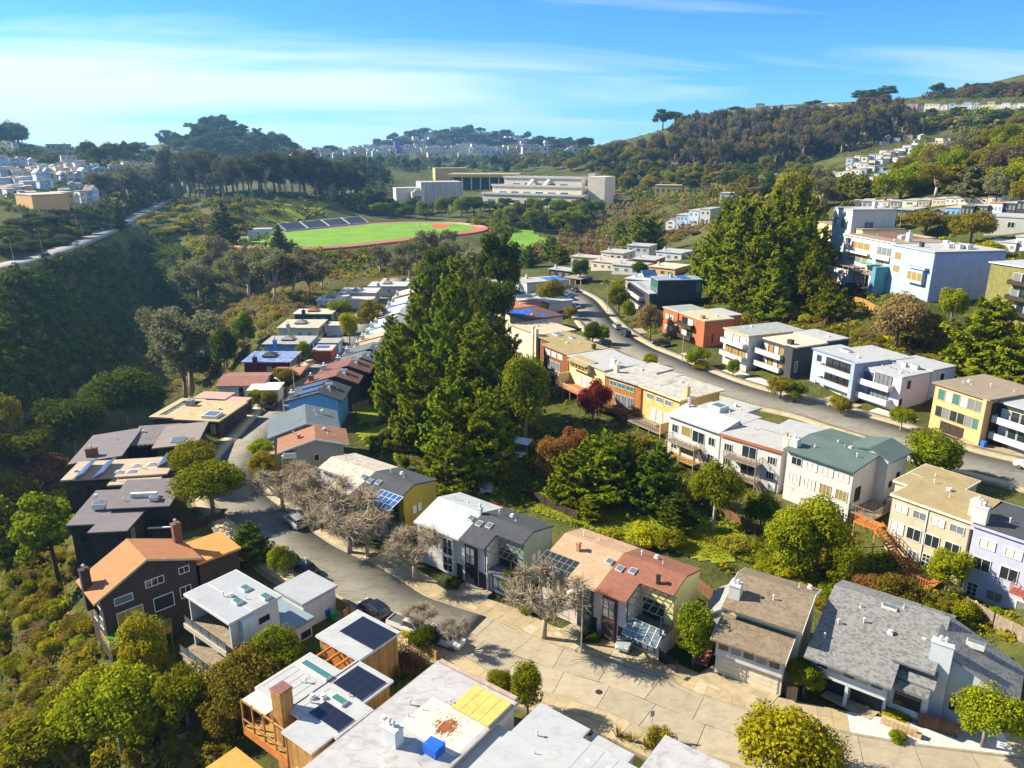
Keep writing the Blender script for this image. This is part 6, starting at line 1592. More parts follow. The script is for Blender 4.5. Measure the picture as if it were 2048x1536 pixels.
h.block(.4, 28, .4, 14, -3, 10, w_pale, r_gravelb, oh=.3); h.block(12.6, 24, -1.2, 13, 2, 15.6, m_white, r_white, oh=.2)
for zz in (5.6, 1.8): h.wins('f', .4, [1.5, 5, 8.6, 24.6], [zz], 2.4, 2.6, 2, ('warm', 'dark'))
h.wins('f', -1.2, [14, 18], [9.6], 2.6, 3.0, 2, 'sky'); h.win('r', 24, 3, 9.6, 3, 2.2, 2, 'sky'); h.block(24.2, 40, 4, 16, 0, 8.6, w_skyb, r_gravel, oh=.3)
h.chimney(20, 8, 15, 17.6, 1.2, 1.0, m_white, 1)
# ---------------------------------------------------------------- sports field, campus and far houses
def drape(name, pts, dz, mat, step=2.0, kind='structure', z=None):
    """sheet that follows the ground inside a closed outline (world points)"""
    pg = np.array(pts); x0, y0 = pg.min(0); x1, y1 = pg.max(0)
    xs = np.arange(x0, x1 + step, step); ys = np.arange(y0, y1 + step, step)
    def inside(x, y):
        c = np.zeros(x.shape, bool); j = len(pg) - 1
        for i in range(len(pg)):
            xi, yi = pg[i]; xj, yj = pg[j]
            m_ = ((yi > y) != (yj > y)) & (x < (xj - xi) * (y - yi) / (yj - yi + 1e-12) + xi)
            c ^= m_; j = i
        return c
    X, Y = np.meshgrid(xs, ys)
    Zs = hz(X.ravel(), Y.ravel()).reshape(X.shape) + dz if z is None else np.full(X.shape, z + dz)
    cx = (X[:-1, :-1] + X[1:, 1:]) / 2; cy = (Y[:-1, :-1] + Y[1:, 1:]) / 2
    ok = inside(cx, cy)
    k = np.arange(X.size).reshape(X.shape)
    F = np.stack([k[:-1, :-1], k[:-1, 1:], k[1:, 1:], k[1:, :-1]], -1)[ok]
    o = link(name, mesh_np(name, np.c_[X.ravel(), Y.ravel(), Zs.ravel()], F, mat, True))
    if kind: o['kind'] = kind
    return o
def outline(pxs, z): 
    pts = [P(a, b_, z) for a, b_ in pxs]
    cl = catmull([(*p, 0) for p in pts + pts[:1]], 4)
    return [(p[0], p[1]) for p in cl]
m_turf = M('turf', (.13, .27, .012), .95, .22, .08, kind='grit', amt=.3)
m_track = M('running_track', (.42, .085, .035), .9, .12, .2)
m_lawn = M('lawn', (.12, .15, .006), .95, .3, .5, c2=(.24, .26, .008))
FZ = 0.6
def stadium(hl, hw, n_=20):
    """running-track outline: two straights and two half circles"""
    cx, cy, dx, dy = -100.0, 512.0, .66, .751
    pts = [(hl - hw + hw * math.cos(t), hw * math.sin(t)) for t in np.linspace(-1.5708, 1.5708, n_)] + [(-(hl - hw) + hw * math.cos(t), hw * math.sin(t)) for t in np.linspace(1.5708, 4.7124, n_)]
    return [(cx + u * dx - v * dy, cy + u * dy + v * dx) for u, v in pts]
for nm, hl, hw, za, zb_, mt in (('running_track', 98, 54, FZ - 1.5, FZ, m_track), ('playing_field', 88, 44, FZ, FZ + .06, m_turf)):
    MBp = MB(); MBp.prism([(x, y, za) for x, y in stadium(hl, hw)], (0, 0, zb_ - za)); props(MBp.build(nm, mt), kind='structure')
lanes = MB()
for k in range(1, 7):
    q = stadium(88.3 + k * 1.4, 44.3 + k * 1.4, 16)
    for p0, p1 in zip(q, q[1:] + q[:1]): lanes.bar((*p0, FZ + .02), (*p1, FZ + .02), .09)
lanes = lanes.build('lane_lines', m_trim, bpy.data.objects['running_track']); lanes['kind'] = 'stuff'
inr = outline([(862, 450), (882, 448), (900, 451), (890, 456), (868, 456)], FZ + .06)
MBp = MB(); MBp.prism([(x, y, FZ + .06) for x, y in inr], (0, 0, .05)); props(MBp.build('infield', m_track), kind='structure')
props(drape('lawn', [P(a, b_, -2) for a, b_ in ((1005, 494), (1035, 462), (1060, 464), (1080, 474), (1115, 478), (1100, 488), (1050, 498))], .6, m_turf, 3), kind='structure')
drape('lawn', [G(a, b_)[:2] for a, b_ in ((505, 440), (540, 410), (600, 395), (660, 410), (640, 428), (575, 448))], .5, m_lawn, 4)
drape('lawn', [G(a, b_)[:2] for a, b_ in ((1040, 985), (1180, 965), (1300, 980), (1400, 1028), (1520, 1085), (1460, 1125), (1400, 1125), (1330, 1100), (1200, 1065), (1060, 1022))], .12, m_lawn, .8)
drape('lawn', [G(a, b_)[:2] for a, b_ in ((705, 815), (790, 812), (812, 825), (770, 842), (720, 848))], .15, m_lawn, .8)
drape('lawn', [G(a, b_)[:2] for a, b_ in ((712, 868), (770, 850), (812, 852), (790, 872), (738, 898))], .15, m_lawn, .8)

def far_frame(px, py):
    x, y, z = G(px, py); d = math.hypot(x, y)
    return x, y, z, math.sqrt(d * d + (CAM_H - z) ** 2) / FPX / math.sqrt(1 + ((px - 1024) / FPX) ** 2)
def farhouse(name, label, px0, px1, ytop, ybase, depth, wall, roof, ang=0, group=None, cat='house', nw=2, rows=1, style='dark', pitched=False, wcol=None):
    pm_ = (px0 + px1) / 2
    x, y, z, mpp = far_frame(pm_, ybase)
    d = math.hypot(x, y); rt = ray(pm_, ytop)
    if d > 3300: return None, 0, 0
    top = CAM_H + rt[2] * d / math.hypot(rt[0], rt[1])
    hh = max(2.6, top - z); w_ = (px1 - px0) * mpp / max(.5, math.cos(R(ang)))
    base_ang = -math.degrees(math.atan2(x, y))          # facing the camera position, then turned
    a_ = R(base_ang + ang)
    h = House(name, label, None, 0, ang=math.degrees(a_), zb=z, group=group, cat=cat, xy=(x - w_ / 2 * math.cos(a_), y - w_ / 2 * math.sin(a_)))
    if pitched: h.pitched(0, w_, 0, depth, -4, [(-.3, hh * .72), (w_ / 2, hh), (w_ + .3, hh * .72)], 'x', wall, roof, oh=.3)
    else: h.block(0, w_, 0, depth, -4, hh, wall, roof, oh=.25, th=min(.5, hh * .08))
    ww = w_ / (max(nw, 1) * 2.3); hw = hh / rows * .34
    for r_ in range(rows):
        for i in range(nw):
            h.win('f', 0, w_ * (i + .5) / nw - ww / 2, hh * (r_ + .36) / rows * (.72 if pitched else .95), ww, hw, 2, style, 'w', 1, min(.12, ww * .08))
    return h, w_, hh
w_conc = M('campus_concrete', (.62, .56, .46), .9, .08, .3); w_concg = M('campus_grey', (.36, .36, .36), .9, .08, .3)
h, w_, hh = farhouse('gym_building', 'grey concrete gym block with white roof edge and arched entrance above the field', 845, 925, 364, 406, 34, w_concg, r_lgrey, 10, cat='school building', nw=0)
h.block(-24, 0, 6, 30, -4, hh * .72, w_conc, r_lgrey, oh=.4)
for i in range(7): h.box('concrete_rib', w_ * i / 6 - .35, w_ * i / 6 + .35, -.5, .02, -3, hh - .3, w_conc)
h.box('entrance', -10, 2, -6, 6, -4, hh * .55, w_conc); h.win('f', -6, -8, .5, 7, hh * .35, 3, 'sky', 'w', 1, .2)
b_ = MB()
for i in range(9):
    t0, t1 = math.pi * i / 9, math.pi * (i + 1) / 9
    b_.prism([(-4 + 4 * math.cos(t0), -6.6, hh * .55 + 3 * math.sin(t0)), (-4 + 4 * math.cos(t1), -6.6, hh * .55 + 3 * math.sin(t1)), (-4, -6.6, hh * .5)], (0, 2.5, 0))
h.add(b_, 'entrance_arch', w_conc)
h, w_, hh = farhouse('terraced_college', 'pale concrete college building in three stepped terraces with stair tower', 965, 1160, 388, 414, 12, w_conc, w_conc, -26, cat='school building', nw=0)
for k, (ya, yb) in enumerate(((0, 12), (8, 26), (20, 46))):
    z0 = hh * k * .62
    if k: h.block(6 * k, w_ - 5 * k, ya, yb, 0, hh + z0, w_conc, M('college_roof', (.30, .26, .23), .9), oh=.3)
    h.box('parapet', 6 * k - 1, w_ - 5 * k + 1, ya - .8, ya - .3, hh + z0 - 1.2, hh + z0 + .6, m_white)
    n_ = 7 - k
    for i in range(n_): h.win('f', ya, 8 * k + 5 + i * (w_ - 14 * k - 12) / n_, z0 + .8, (w_ - 14 * k - 20) / n_ * .7, hh * .45, 3, 'dark' if i % 2 else 'grey', 'w', 1, .2)
for x in (w_ * .36, w_ * .52): h.add(MB().prism([(x - 8, -1.5, 0), (x - 5, -1.5, 0), (x + 9, 22, hh * 2.2), (x + 6, 22, hh * 2.2)], (0, 0, 1.2)), 'stair_flight', w_conc)
h.box('stair_tower', w_ - 2, w_ + 14, 14, 40, -6, hh * 2.35, w_conc); h.box('stair_tower_top', w_ - 8, w_ - 2.1, 30, 40, 0, hh * 2.5, w_beige)
h, w_, hh = farhouse('canopy_hall', 'hall with broad yellow edged canopy between the two concrete school buildings', 905, 1010, 353, 378, 40, w_dkb, M('college_roof', (.30, .26, .23), .9), -6, cat='school building', nw=0)
h.box('canopy', -4, w_ + 14, -8, 44, hh - .6, hh + 2.6, M('canopy_yellow', (.72, .42, .02), .7)); h.box('canopy_roof', -3, w_ + 13, -7, 43, hh + 2.6, hh + 2.75, M('college_roof', (.30, .26, .23), .9))
for i in range(6): h.box('column', 2 + i * w_ / 6, 3.2 + i * w_ / 6, -6, -4.8, -4, hh - .6, w_conc)
farhouse('tan_hall', 'tan windowless hall with orange parapet behind the gym', 872, 935, 336, 362, 24, w_tan, r_gravel, 8, cat='school building', nw=0)
farhouse('low_classroom', 'low ochre classroom block right of the concrete college', 1310, 1362, 370, 392, 14, w_tan, r_gravel, -8, cat='school building', nw=5)
farhouse('tan_block', 'tan block standing among dark trees beyond the school', 857, 880, 305, 322, 20, w_peach, r_gravel, 10, nw=2, rows=2)
farhouse('pink_block', 'large pale pink building beyond the school pines', 1046, 1096, 293, 314, 24, M('pale_pink', (.56, .46, .44), .9), r_lgrey, 8, nw=4, rows=2)
farhouse('white_block', 'long white building beyond the school pines', 962, 1012, 299, 318, 20, m_white, r_white, -8, nw=5, rows=2)
farhouse('orange_roof_house', 'small white house with orange roof beyond the school', 1136, 1156, 292, 306, 14, m_white, M('tile_orange', (.48, .17, .06), .9), 8, nw=2, pitched=True)
h, w_, hh = farhouse('purple_tower', 'narrow purple tower rising over the distant town', 790, 801, 283, 306, 14, M('purple_paint', (.16, .06, .34), .7), r_lgrey, 10, cat='tower', nw=1, rows=3); h.block(w_, w_ * 3.4, 0, 12, -4, hh * .45, M('purple_pale', (.26, .16, .42), .7), r_lgrey)
farhouse('flat_depot', 'broad pale flat-roofed depot on the left ridge', 55, 142, 301, 312, 30, w_beige, M('roof_pinkish', (.56, .44, .38), .9), -4, cat='building', nw=6)
farhouse('ridge_school', 'dark long building on the left skyline ridge', 97, 138, 288, 301, 16, w_concg, r_dark, -6, cat='building', nw=5)
farhouse('tan_apartments', 'peach end wall of a row of flats above the left road', 74, 134, 388, 420, 22, w_peach, r_pale, 22, cat='apartment block', nw=0)
farhouse('ochre_house', 'ochre house with dark windows next to the peach end wall', 130, 150, 384, 416, 16, M('ochre', (.46, .33, .10), .9), r_pale, 22, nw=2, rows=2)
farhouse('white_house', 'single white house with three windows below the left green bank', 127, 153, 311, 331, 14, m_white, r_lgrey, 4, nw=3, rows=2)

PAL = [m_white, m_white, w_cream, w_lgrey, w_beige, M('far_blue', (.35, .45, .58), .9), M('far_pink', (.58, .42, .36), .9), m_white, w_pale]
RPAL = [r_lgrey, r_white, r_pale, r_white, M('far_roof_pink', (.50, .38, .34), .9)]
def terrace_row(label, group, pa, pb, n_, hpx, depth, ang, pal=PAL, rows=1, nw=2, rpal=RPAL, gap=.16, pitched=.18):
    """n houses whose base pixels run from pa to pb"""
    for i in range(n_):
        t = (i + .5) / n_; px = pa[0] + (pb[0] - pa[0]) * t; py = pa[1] + (pb[1] - pa[1]) * t
        hw = (pb[0] - pa[0]) / n_ / 2 * (1 - gap)
        q = rnd.uniform(.68, 1.25); hw *= rnd.uniform(.8, 1.15)
        farhouse('row_house', label, px - hw, px + hw, py - hpx * q, py + rnd.uniform(-1.2, 1.2), depth, rnd.choice(pal), rnd.choice(rpal), ang + rnd.uniform(-9, 9), group, 'house', rnd.choice((1, 2, 3)) if nw == 2 else nw, rows, rnd.choice(('grey', 'dark')), rnd.random() < pitched)
r_far = [M('far_roof_dark', (.16, .15, .15), .9), M('far_roof_red', (.32, .16, .11), .9)]; RPAL += r_far
BLU = [M('far_blue', (.35, .45, .58), .9), M('far_blue2', (.45, .55, .68), .9), m_white, w_lgrey, M('far_blue3', (.20, .33, .52), .9), M('far_pink', (.58, .42, .36), .9)]
terrace_row('small pale row house on the terraces above the left road', 'row houses above the left road', (0, 372), (62, 374), 4, 22, 12, 12, BLU, 2)
terrace_row('small pale row house on the terraces above the left road', 'row houses above the left road', (76, 366), (180, 362), 7, 24, 12, 14, BLU, 2)
terrace_row('small pale row house on the terraces above the left road', 'row houses above the left road', (0, 352), (178, 350), 11, 17, 10, 10, PAL, 1)
terrace_row('small pale row house on the terraces above the left road', 'row houses above the left road', (0, 333), (76, 331), 4, 22, 12, 8, [w_peach, m_white, M('far_blue', (.35, .45, .58), .9), M('far_pink', (.58, .42, .36), .9)], 2)
terrace_row('small pale row house on the terraces above the left road', 'row houses above the left road', (0, 392), (70, 392), 4, 20, 12, 14, BLU, 2)
terrace_row('small pale row house on the terraces above the left road', 'row houses above the left road', (70, 342), (200, 340), 8, 13, 10, 8, PAL, 1)
terrace_row('blue and white row house stepping down beside the ochre house', 'row houses beside the ochre house', (150, 412), (200, 400), 4, 26, 12, 22, BLU, 2)
terrace_row('small house on the left skyline among trees', 'houses on the left skyline', (0, 303), (40, 301), 3, 18, 12, 8, PAL, 2)
terrace_row('small pink or white house between the left road and the grove', 'houses behind the eucalyptus grove', (218, 340), (350, 336), 9, 13, 14, 6, PAL, 1)
terrace_row('tiny house of the distant town on the horizon', 'houses of the distant town', (585, 322), (790, 312), 18, 16, 18, 6, [m_white, w_cream, w_beige, w_peach, BLU[0]], 1)
terrace_row('tiny house of the distant town on the horizon', 'houses of the distant town', (600, 308), (1010, 304), 34, 12, 20, -4, [m_white, w_cream, m_white, w_beige, w_peach], 1)
terrace_row('tiny house of the distant town on the horizon', 'houses of the distant town', (680, 299), (960, 297), 24, 8, 22, 5, [m_white, w_cream, m_white, w_beige], 1)
for i in range(95):       # white dots of houses all over the far wooded hill
    px = rnd.triangular(790, 1175, 1050); py = rnd.uniform(262 + abs(px - 960) * .03, 300)
    s_ = rnd.uniform(3.0, 6.5)
    farhouse('hill_house', 'tiny pale house scattered on the far wooded hill', px - s_, px + s_, py - rnd.uniform(6, 11), py, 14, rnd.choice(PAL), rnd.choice(RPAL), rnd.uniform(-20, 20), 'houses on the far wooded hill', 'house', 2, 1)
for px, py in ((445, 283), (463, 279), (490, 276), (505, 280), (452, 291), (480, 290), (515, 292), (532, 287)):
    farhouse('hill_house', 'tiny pale house on the round tree-covered hill', px - 7, px + 7, py - 10, py, 12, m_white, r_lgrey, rnd.uniform(-15, 15), 'houses on the round hill', 'house', 2, 1)
terrace_row('pale house on the bare spur below the hilltop trees', 'houses on the bare spur', (1262, 268), (1312, 262), 4, 15, 14, -10, PAL, 2)
terrace_row('pale house on the bare spur below the hilltop trees', 'houses on the bare spur', (1275, 294), (1335, 290), 5, 13, 14, -10, PAL, 1)
terrace_row('house on the right hill crest against the sky', 'houses on the hill crest', (1340, 243), (1372, 240), 2, 14, 16, -6, [m_white, w_cream], 2)
terrace_row('house on the right hill crest against the sky', 'houses on the hill crest', (1420, 240), (1500, 230), 5, 12, 16, -8, PAL, 1)
terrace_row('house on the right hill crest against the sky', 'houses on the hill crest', (1508, 226), (1590, 222), 4, 15, 18, -8, [w_beige, w_cream, w_conc], 1, 3)
terrace_row('pale house half hidden in the trees under the right hill crest', 'houses under the hill crest', (1380, 262), (1480, 250), 6, 11, 14, -8, PAL, 1)
terrace_row('pale house half hidden in the trees under the right hill crest', 'houses under the hill crest', (1850, 246), (2050, 240), 9, 10, 14, -8, PAL, 1)
terrace_row('house on the right hill crest against the sky', 'houses on the hill crest', (1600, 222), (1700, 218), 6, 12, 16, -8, PAL, 1)
terrace_row('row house in the pale band high on the right hill', 'row houses high on the right hill', (1786, 224), (2050, 216), 17, 14, 16, -6, PAL, 2)
for pa, pb, n2 in (((1690, 374), (1775, 354), 6), ((1622, 360), (1765, 344), 9), ((1690, 342), (1810, 320), 8), ((1690, 331), (1885, 296), 13), ((1740, 317), (1900, 288), 10), ((1870, 297), (1960, 285), 6)):
    terrace_row('white row house in the terraces below the brown forest', 'terraces below the brown forest', pa, pb, n2, 13, 14, -22, [m_white, m_white, w_lgrey, w_cream, BLU[0], w_conc], 1, 2)
terrace_row('small white house in the dip before the brown forest', 'houses in the dip', (1515, 372), (1570, 366), 4, 18, 14, -14, [m_white, BLU[4], m_white], 2)
terrace_row('white house at the foot of the right hill', 'houses at the foot of the right hill', (1880, 292), (2050, 284), 9, 10, 14, -10, [m_white, w_cream, w_lgrey], 1)
terrace_row('blue fronted flat-roofed row house behind the hillside apartments', 'blue fronted row', (1690, 448), (1890, 440), 6, 22, 16, -24, [w_blue, w_lgrey, w_blue, w_char], 1, 3)
terrace_row('blue fronted flat-roofed row house behind the hillside apartments', 'blue fronted row', (1890, 436), (2060, 424), 6, 22, 16, -24, [w_char, w_blue, w_lgrey, w_char], 1, 3)
terrace_row('white flat-roofed row house on the upper street', 'upper street row', (1690, 418), (2060, 404), 13, 12, 18, -12, [m_white, w_cream, w_beige], 1, 2)
farhouse('grey_flat_house', 'grey flat-roofed house with wide window right of the hillside apartments', 1975, 2062, 432, 468, 14, w_concg, r_white, -14, nw=3)
terrace_row('low white flat roof below the grey flat house', 'low white roofs right of the apartments', (1965, 508), (2062, 500), 3, 26, 16, -14, [m_white, w_lgrey], 1, 2)
terrace_row('small white boxy house left of the big cypress grove', 'boxy white houses left of the cypress grove', (1328, 462), (1420, 446), 4, 30, 16, -20, [m_white, BLU[1], m_white], 2, 2)
farhouse('white_box_house', 'single white box house above the cypress grove', 1440, 1476, 386, 404, 14, m_white, r_white, -10, nw=3)

for pg, n2, hp, lb, gr in (((0, 200, 338, 402), 34, (13, 20), 'small pale house squeezed between the terraces above the left road', 'infill houses above the left road'), ((1700, 2048, 270, 292), 16, (8, 12), 'pale house in the trees at the foot of the green slope', 'houses at the foot of the green slope'), ((1345, 1500, 226, 250), 12, (8, 13), 'pale house tucked below the hill crest', 'houses tucked below the crest'), ((590, 1180, 296, 318), 44, (7, 12), 'tiny pale house of the distant town', 'infill of the distant town')):
    for i in range(n2):
        px, py = rnd.uniform(pg[0], pg[1]), rnd.uniform(pg[2], pg[3]); s_ = rnd.uniform(4.5, 9) * (1.2 if pg[1] < 300 else .9)
        farhouse('small_house', lb, px - s_, px + s_, py - rnd.uniform(*hp), py, 12, rnd.choice(BLU if pg[1] < 300 else PAL), rnd.choice(RPAL), rnd.uniform(-12, 16), gr, 'house', 2, 1, rnd.choice(('grey', 'dark')), rnd.random() < .25)
# bleachers, scoreboard and goals by the field
for i in range(4):
    a0, a1 = i / 4 + .008, (i + 1) / 4 - .008
    p0, p1 = np.array(P(572, 464, FZ)), np.array(P(738, 447, FZ))
    A0, A1 = p0 + (p1 - p0) * a0, p0 + (p1 - p0) * a1
    d_ = A1 - A0; L_ = float(np.linalg.norm(d_)); an = math.atan2(d_[1], d_[0])
    o = empty('bleachers', (A0[0], A0[1], FZ), an); props(o, 'blue-grey section of stepped bleachers along the running track', 'bleachers', 'bleachers by the track')
    for k in range(9): MB().box(0, L_, k * 1.0, k * 1.0 + .98, 0, .4 + k * .5).build('seat_row', M('seat_blue', (.13, .16, .22), .8), o)
    fr = MB()
    for x in (-.25, L_ + .02): fr.bar((x, 0, 1.2), (x, 9, 5.2), .2); fr.bar((x, 9, 0), (x, 9, 5.2), .2)
    fr.bar((0, 9.2, 5.2), (L_, 9.2, 5.2), .18); fr.bar((0, -.3, 1), (L_, -.3, 1), .16); fr.build('white_frame', m_trim, o)
farhouse('field_hut', 'small white and blue hut at the end of the bleachers', 508, 542, 458, 474, 9, m_white, r_white, -8, cat='hut', nw=2, style='sky')
x, y, z, mp_ = far_frame(507, 488)
o = empty('scoreboard', (x, y, z)); props(o, 'white scoreboard on two posts at the left end of the field', 'scoreboard')
MB().box(-2.6, 2.6, -.15, .15, 3.5, 8).build('board', m_trim, o); MB().bar((-1.8, 0, -1), (-1.8, 0, 3.5), .15).bar((1.8, 0, -1), (1.8, 0, 3.5), .15).build('post', m_metal, o)
for px, py, lb in ((583, 482, 'white football goal at the left end of the playing field'), (842, 453, 'white football goal at the right end of the playing field')):
    x, y = P(px, py, FZ); o = empty('football_goal', (x, y, FZ), .9); props(o, lb, 'goal')
    MB().bar((-3.6, 0, 0), (-3.6, 0, 2.6), .12).bar((3.6, 0, 0), (3.6, 0, 2.6), .12).bar((-3.6, 0, 2.6), (3.6, 0, 2.6), .12).build('goal_frame', m_trim, o); MB().bar((-3.6, 0, 2.6), (-3.6, 2, 0), .08).bar((3.6, 0, 2.6), (3.6, 2, 0), .08).build('net_stays', m_trim, o)
# ---------------------------------------------------------------- vegetation
def inpoly(px, py, pg):
    c = False; j = len(pg) - 1
    for i in range(len(pg)):
        xi, yi = pg[i]; xj, yj = pg[j]
        if ((yi > py) != (yj > py)) and (px < (xj - xi) * (py - yi) / (yj - yi) + xi): c = not c
        j = i
    return c
KEEP = []            # footprints (world) that plants must stay out of: streets and houses
KA = None; RL = [(line[::2, 0], line[::2, 1], hw) for line, hw, sw in ROADS[:2]]
def blocked(x, y, r_):
    global KA
    for lx, ly, hw in RL:
        if np.min((lx - x) ** 2 + (ly - y) ** 2) < (hw + 1.5 + r_ * .5) ** 2: return True
    if KA is None: KA = np.array(KEEP).T
    dx, dy = x - KA[0], y - KA[1]; u, v = dx * KA[2] + dy * KA[3], dy * KA[2] - dx * KA[3]; q = r_ * .6
    return bool(np.any((KA[4] - q < u) & (u < KA[5] + q) & (KA[6] - q < v) & (v < KA[7] + q)))
LAWN = [(1040, 985), (1180, 965), (1300, 985), (1400, 1030), (1520, 1085), (1460, 1125), (1330, 1100), (1200, 1065)]
CLEAR = [[(1600, 392), (1615, 325), (1740, 292), (1890, 258), (1970, 275), (1960, 305), (1800, 350), (1780, 384), (1680, 398)], [(0, 420), (0, 326), (190, 330), (205, 385), (205, 428), (70, 432)], [(1505, 384), (1575, 378), (1575, 345), (1505, 350)], [(1780, 236), (1780, 200), (2048, 192), (2048, 230)], [(1255, 300), (1340, 298), (1330, 250), (1255, 258)], [(215, 352), (350, 348), (350, 322), (215, 325)], [(780, 432), (1200, 432), (1200, 345), (780, 345)], LAWN]
def clear(px, py): return any(inpoly(px, py, q) for q in CLEAR)
def scatter(pg, n_, kinds, leaves, hr, wr, label, group, cat=None, mind=.6, bark=None):
    """n plants at random photo pixels inside a polygon, standing on the ground; sizes in metres"""
    xs = [p[0] for p in pg]; ys = [p[1] for p in pg]; put = []
    tries = 0
    while len(put) < n_ and tries < n_ * 12:
        tries += 1
        px, py = rnd.uniform(min(xs), max(xs)), rnd.uniform(min(ys), max(ys))
        if not inpoly(px, py, pg) or clear(px, py): continue
        x, y, z = G(px, py)
        if math.hypot(x, y) > 3300: continue
        w_ = rnd.uniform(*wr)
        if blocked(x, y, w_ / 2): continue
        if any((x - a) ** 2 + (y - b_) ** 2 < (mind * (w_ + c_) / 2) ** 2 for a, b_, c_ in put): continue
        put.append((x, y, w_))
        h_ = rnd.uniform(*hr)
        plant(rnd.choice(kinds), (x, y, z), h_, w_, rnd.choice(leaves), label, group, cat, bark)
for o in [o for o in col.objects if o.parent is None and o.get('category') in ('house', 'garage', 'carport', 'apartment block', 'school building')]:
    b0 = [1e9, 1e9]; b1 = [-1e9, -1e9]
    for c in o.children:
        if c.type == 'MESH' and c.name.split('.')[0] in ('wall', 'roof', 'lower_wall', 'lower_block'):
            for v in c.bound_box:
                for k in (0, 1): b0[k] = min(b0[k], v[k]); b1[k] = max(b1[k], v[k])
    if b0[0] < 1e8: KEEP.append((o.location.x, o.location.y, math.cos(o.rotation_euler.z), math.sin(o.rotation_euler.z), b0[0], b1[0], b0[1], b1[1]))

def thicket(name, pg, n_, leaves, hr, wr, per=42, anyway=False):
    """dense far scrub or wood that reads as one mass: many leafy mounds joined in one mesh per tone"""
    xs = [p[0] for p in pg]; ys = [p[1] for p in pg]
    acc = {l: ([], [], []) for l in leaves}; k = 0; tries = 0
    while k < n_ and tries < n_ * 6:
        tries += 1
        px, py = rnd.uniform(min(xs), max(xs)), rnd.uniform(min(ys), max(ys))
        if not inpoly(px, py, pg) or (clear(px, py) and not anyway): continue
        x, y, z = G(px, py); w_ = rnd.uniform(*wr); h_ = rnd.uniform(*hr)
        if math.hypot(x, y) > 3300: continue
        if blocked(x, y, w_ / 2): continue
        k += 1
        d = rng.normal(size=(per, 3)); d /= np.linalg.norm(d, axis=1)[:, None]; d[:, 2] = np.abs(d[:, 2]) * 1.1 - .1
        s_ = 1 - .35 * rng.random(per) ** 2
        A_ = acc[rnd.choice(leaves)]
        A_[0].append(np.c_[x + d[:, 0] * w_ / 2 * s_, y + d[:, 1] * w_ / 2 * s_, z + d[:, 2] * h_ * s_]); A_[1].append(d + rng.normal(size=(per, 3)) * .6); A_[2].append(rng.uniform(.6, 1.3, per) * math.sqrt(w_ * h_) * .17)
    for l, (a, b_, c_) in acc.items():
        if a:
            o = link(name, leaf_mesh(name, np.concatenate(a), np.concatenate(b_), np.concatenate(c_), .65, LM[l])); o['kind'] = 'stuff'
# --- brushy bank below the houses, bottom left
BANK = [(0, 1010), (125, 1010), (150, 1120), (160, 1200), (230, 1290), (330, 1330), (400, 1390), (470, 1420), (500, 1536), (0, 1536)]
scatter(BANK, 95, ['shrub'], ['olive', 'lime', 'olive', 'yel', 'mid', 'tan'], (1.4, 3.4), (2.4, 4.6), 'rounded bush in the thicket on the bank below the houses', 'thicket on the bank', mind=.5)
scatter(BANK, 60, ['brush'], ['olive', 'tan', 'yel', 'lime'], (1.2, 2.6), (2.0, 4.0), 'loose twiggy bush in the thicket on the bank below the houses', 'twiggy bushes on the bank', mind=.4)
tree('spread', 250, 1520, 1340, 210, 'lime', 'broad lime-green tree in the thicket at the bottom of the bank'); tree('round', 380, 1470, 1330, 120, 'mid', 'deep green round tree beside the shed in the thicket')
tree('round', 300, 1380, 1232, 96, 'yel', 'bright yellow-green round tree between the dark brown and white houses')
tree('spread', 500, 1450, 1305, 150, 'olive', 'olive-green tree beside the cedar house terrace'); tree('round', 560, 1380, 1260, 110, 'mid', 'dark glossy tree between the white house and the cedar house')
tree('round', 455, 1470, 1370, 110, 'olive', 'olive bush tree under the cedar terrace rail')
tree('shrub', 170, 1400, 1320, 110, 'olive', 'wide olive bush in the middle of the bank'); tree('shrub', 95, 1500, 1400, 150, 'lime', 'large lime bush at the foot of the bank'); tree('shrub', 250, 1310, 1240, 90, 'olive', 'olive bush beside the artificial lawn deck')
# --- trees on the ravine edge
tree('pine', 120, 1170, 985, 150, 'mid', 'tall flat-topped pine left of the dark brown gabled house'); tree('cypress', 20, 1130, 985, 110, 'mid', 'dense conifer at the edge of the bank beside the flat-topped pine')
tree('spread', 265, 880, 735, 165, 'dark', 'large dark green spreading tree beside the tan gravel roof'); tree('spread', 155, 935, 785, 150, 'dark', 'dark spreading tree left of the long plum-brown roof')
tree('spread', 60, 950, 850, 120, 'mid', 'mid-green spreading tree on the ravine edge by the brown bushes'); tree('round', 20, 900, 790, 80, 'olive', 'olive tree at the ravine edge')
tree('euc', 385, 790, 605, 165, 'euc', 'tall grey-green eucalyptus leaning over the ravine', var=0); tree('euc', 372, 800, 640, 120, 'euc', 'second grey-green eucalyptus stem in front of the leaning one', var=2)
tree('shrub', 90, 960, 895, 130, 'brown', 'wide brown bush on the ravine edge'); tree('shrub', 150, 990, 915, 120, 'tan', 'tan bush below the solar racks'); tree('shrub', 40, 1010, 940, 110, 'olive', 'olive bush on the ravine edge')
tree('shrub', 190, 1010, 950, 110, 'olive', 'olive bush between the solar roof and the dark house'); tree('shrub', 120, 1030, 965, 90, 'lime', 'lime bush below the tan bush on the ravine edge')
tree('oval', 455, 740, 650, 62, 'dark', 'dark narrow tree beside the maroon roofed house'); tree('pine', 490, 715, 625, 60, 'dark', 'spindly pine on the golden slope'); tree('oval', 610, 725, 680, 34, 'mid', 'small cone of green beside the blue-patched roof')
tree('round', 515, 812, 778, 44, 'mid', 'clipped green hedge ball in front of the carport'); tree('round', 540, 818, 780, 40, 'olive', 'clipped golden hedge ball in front of the carport')
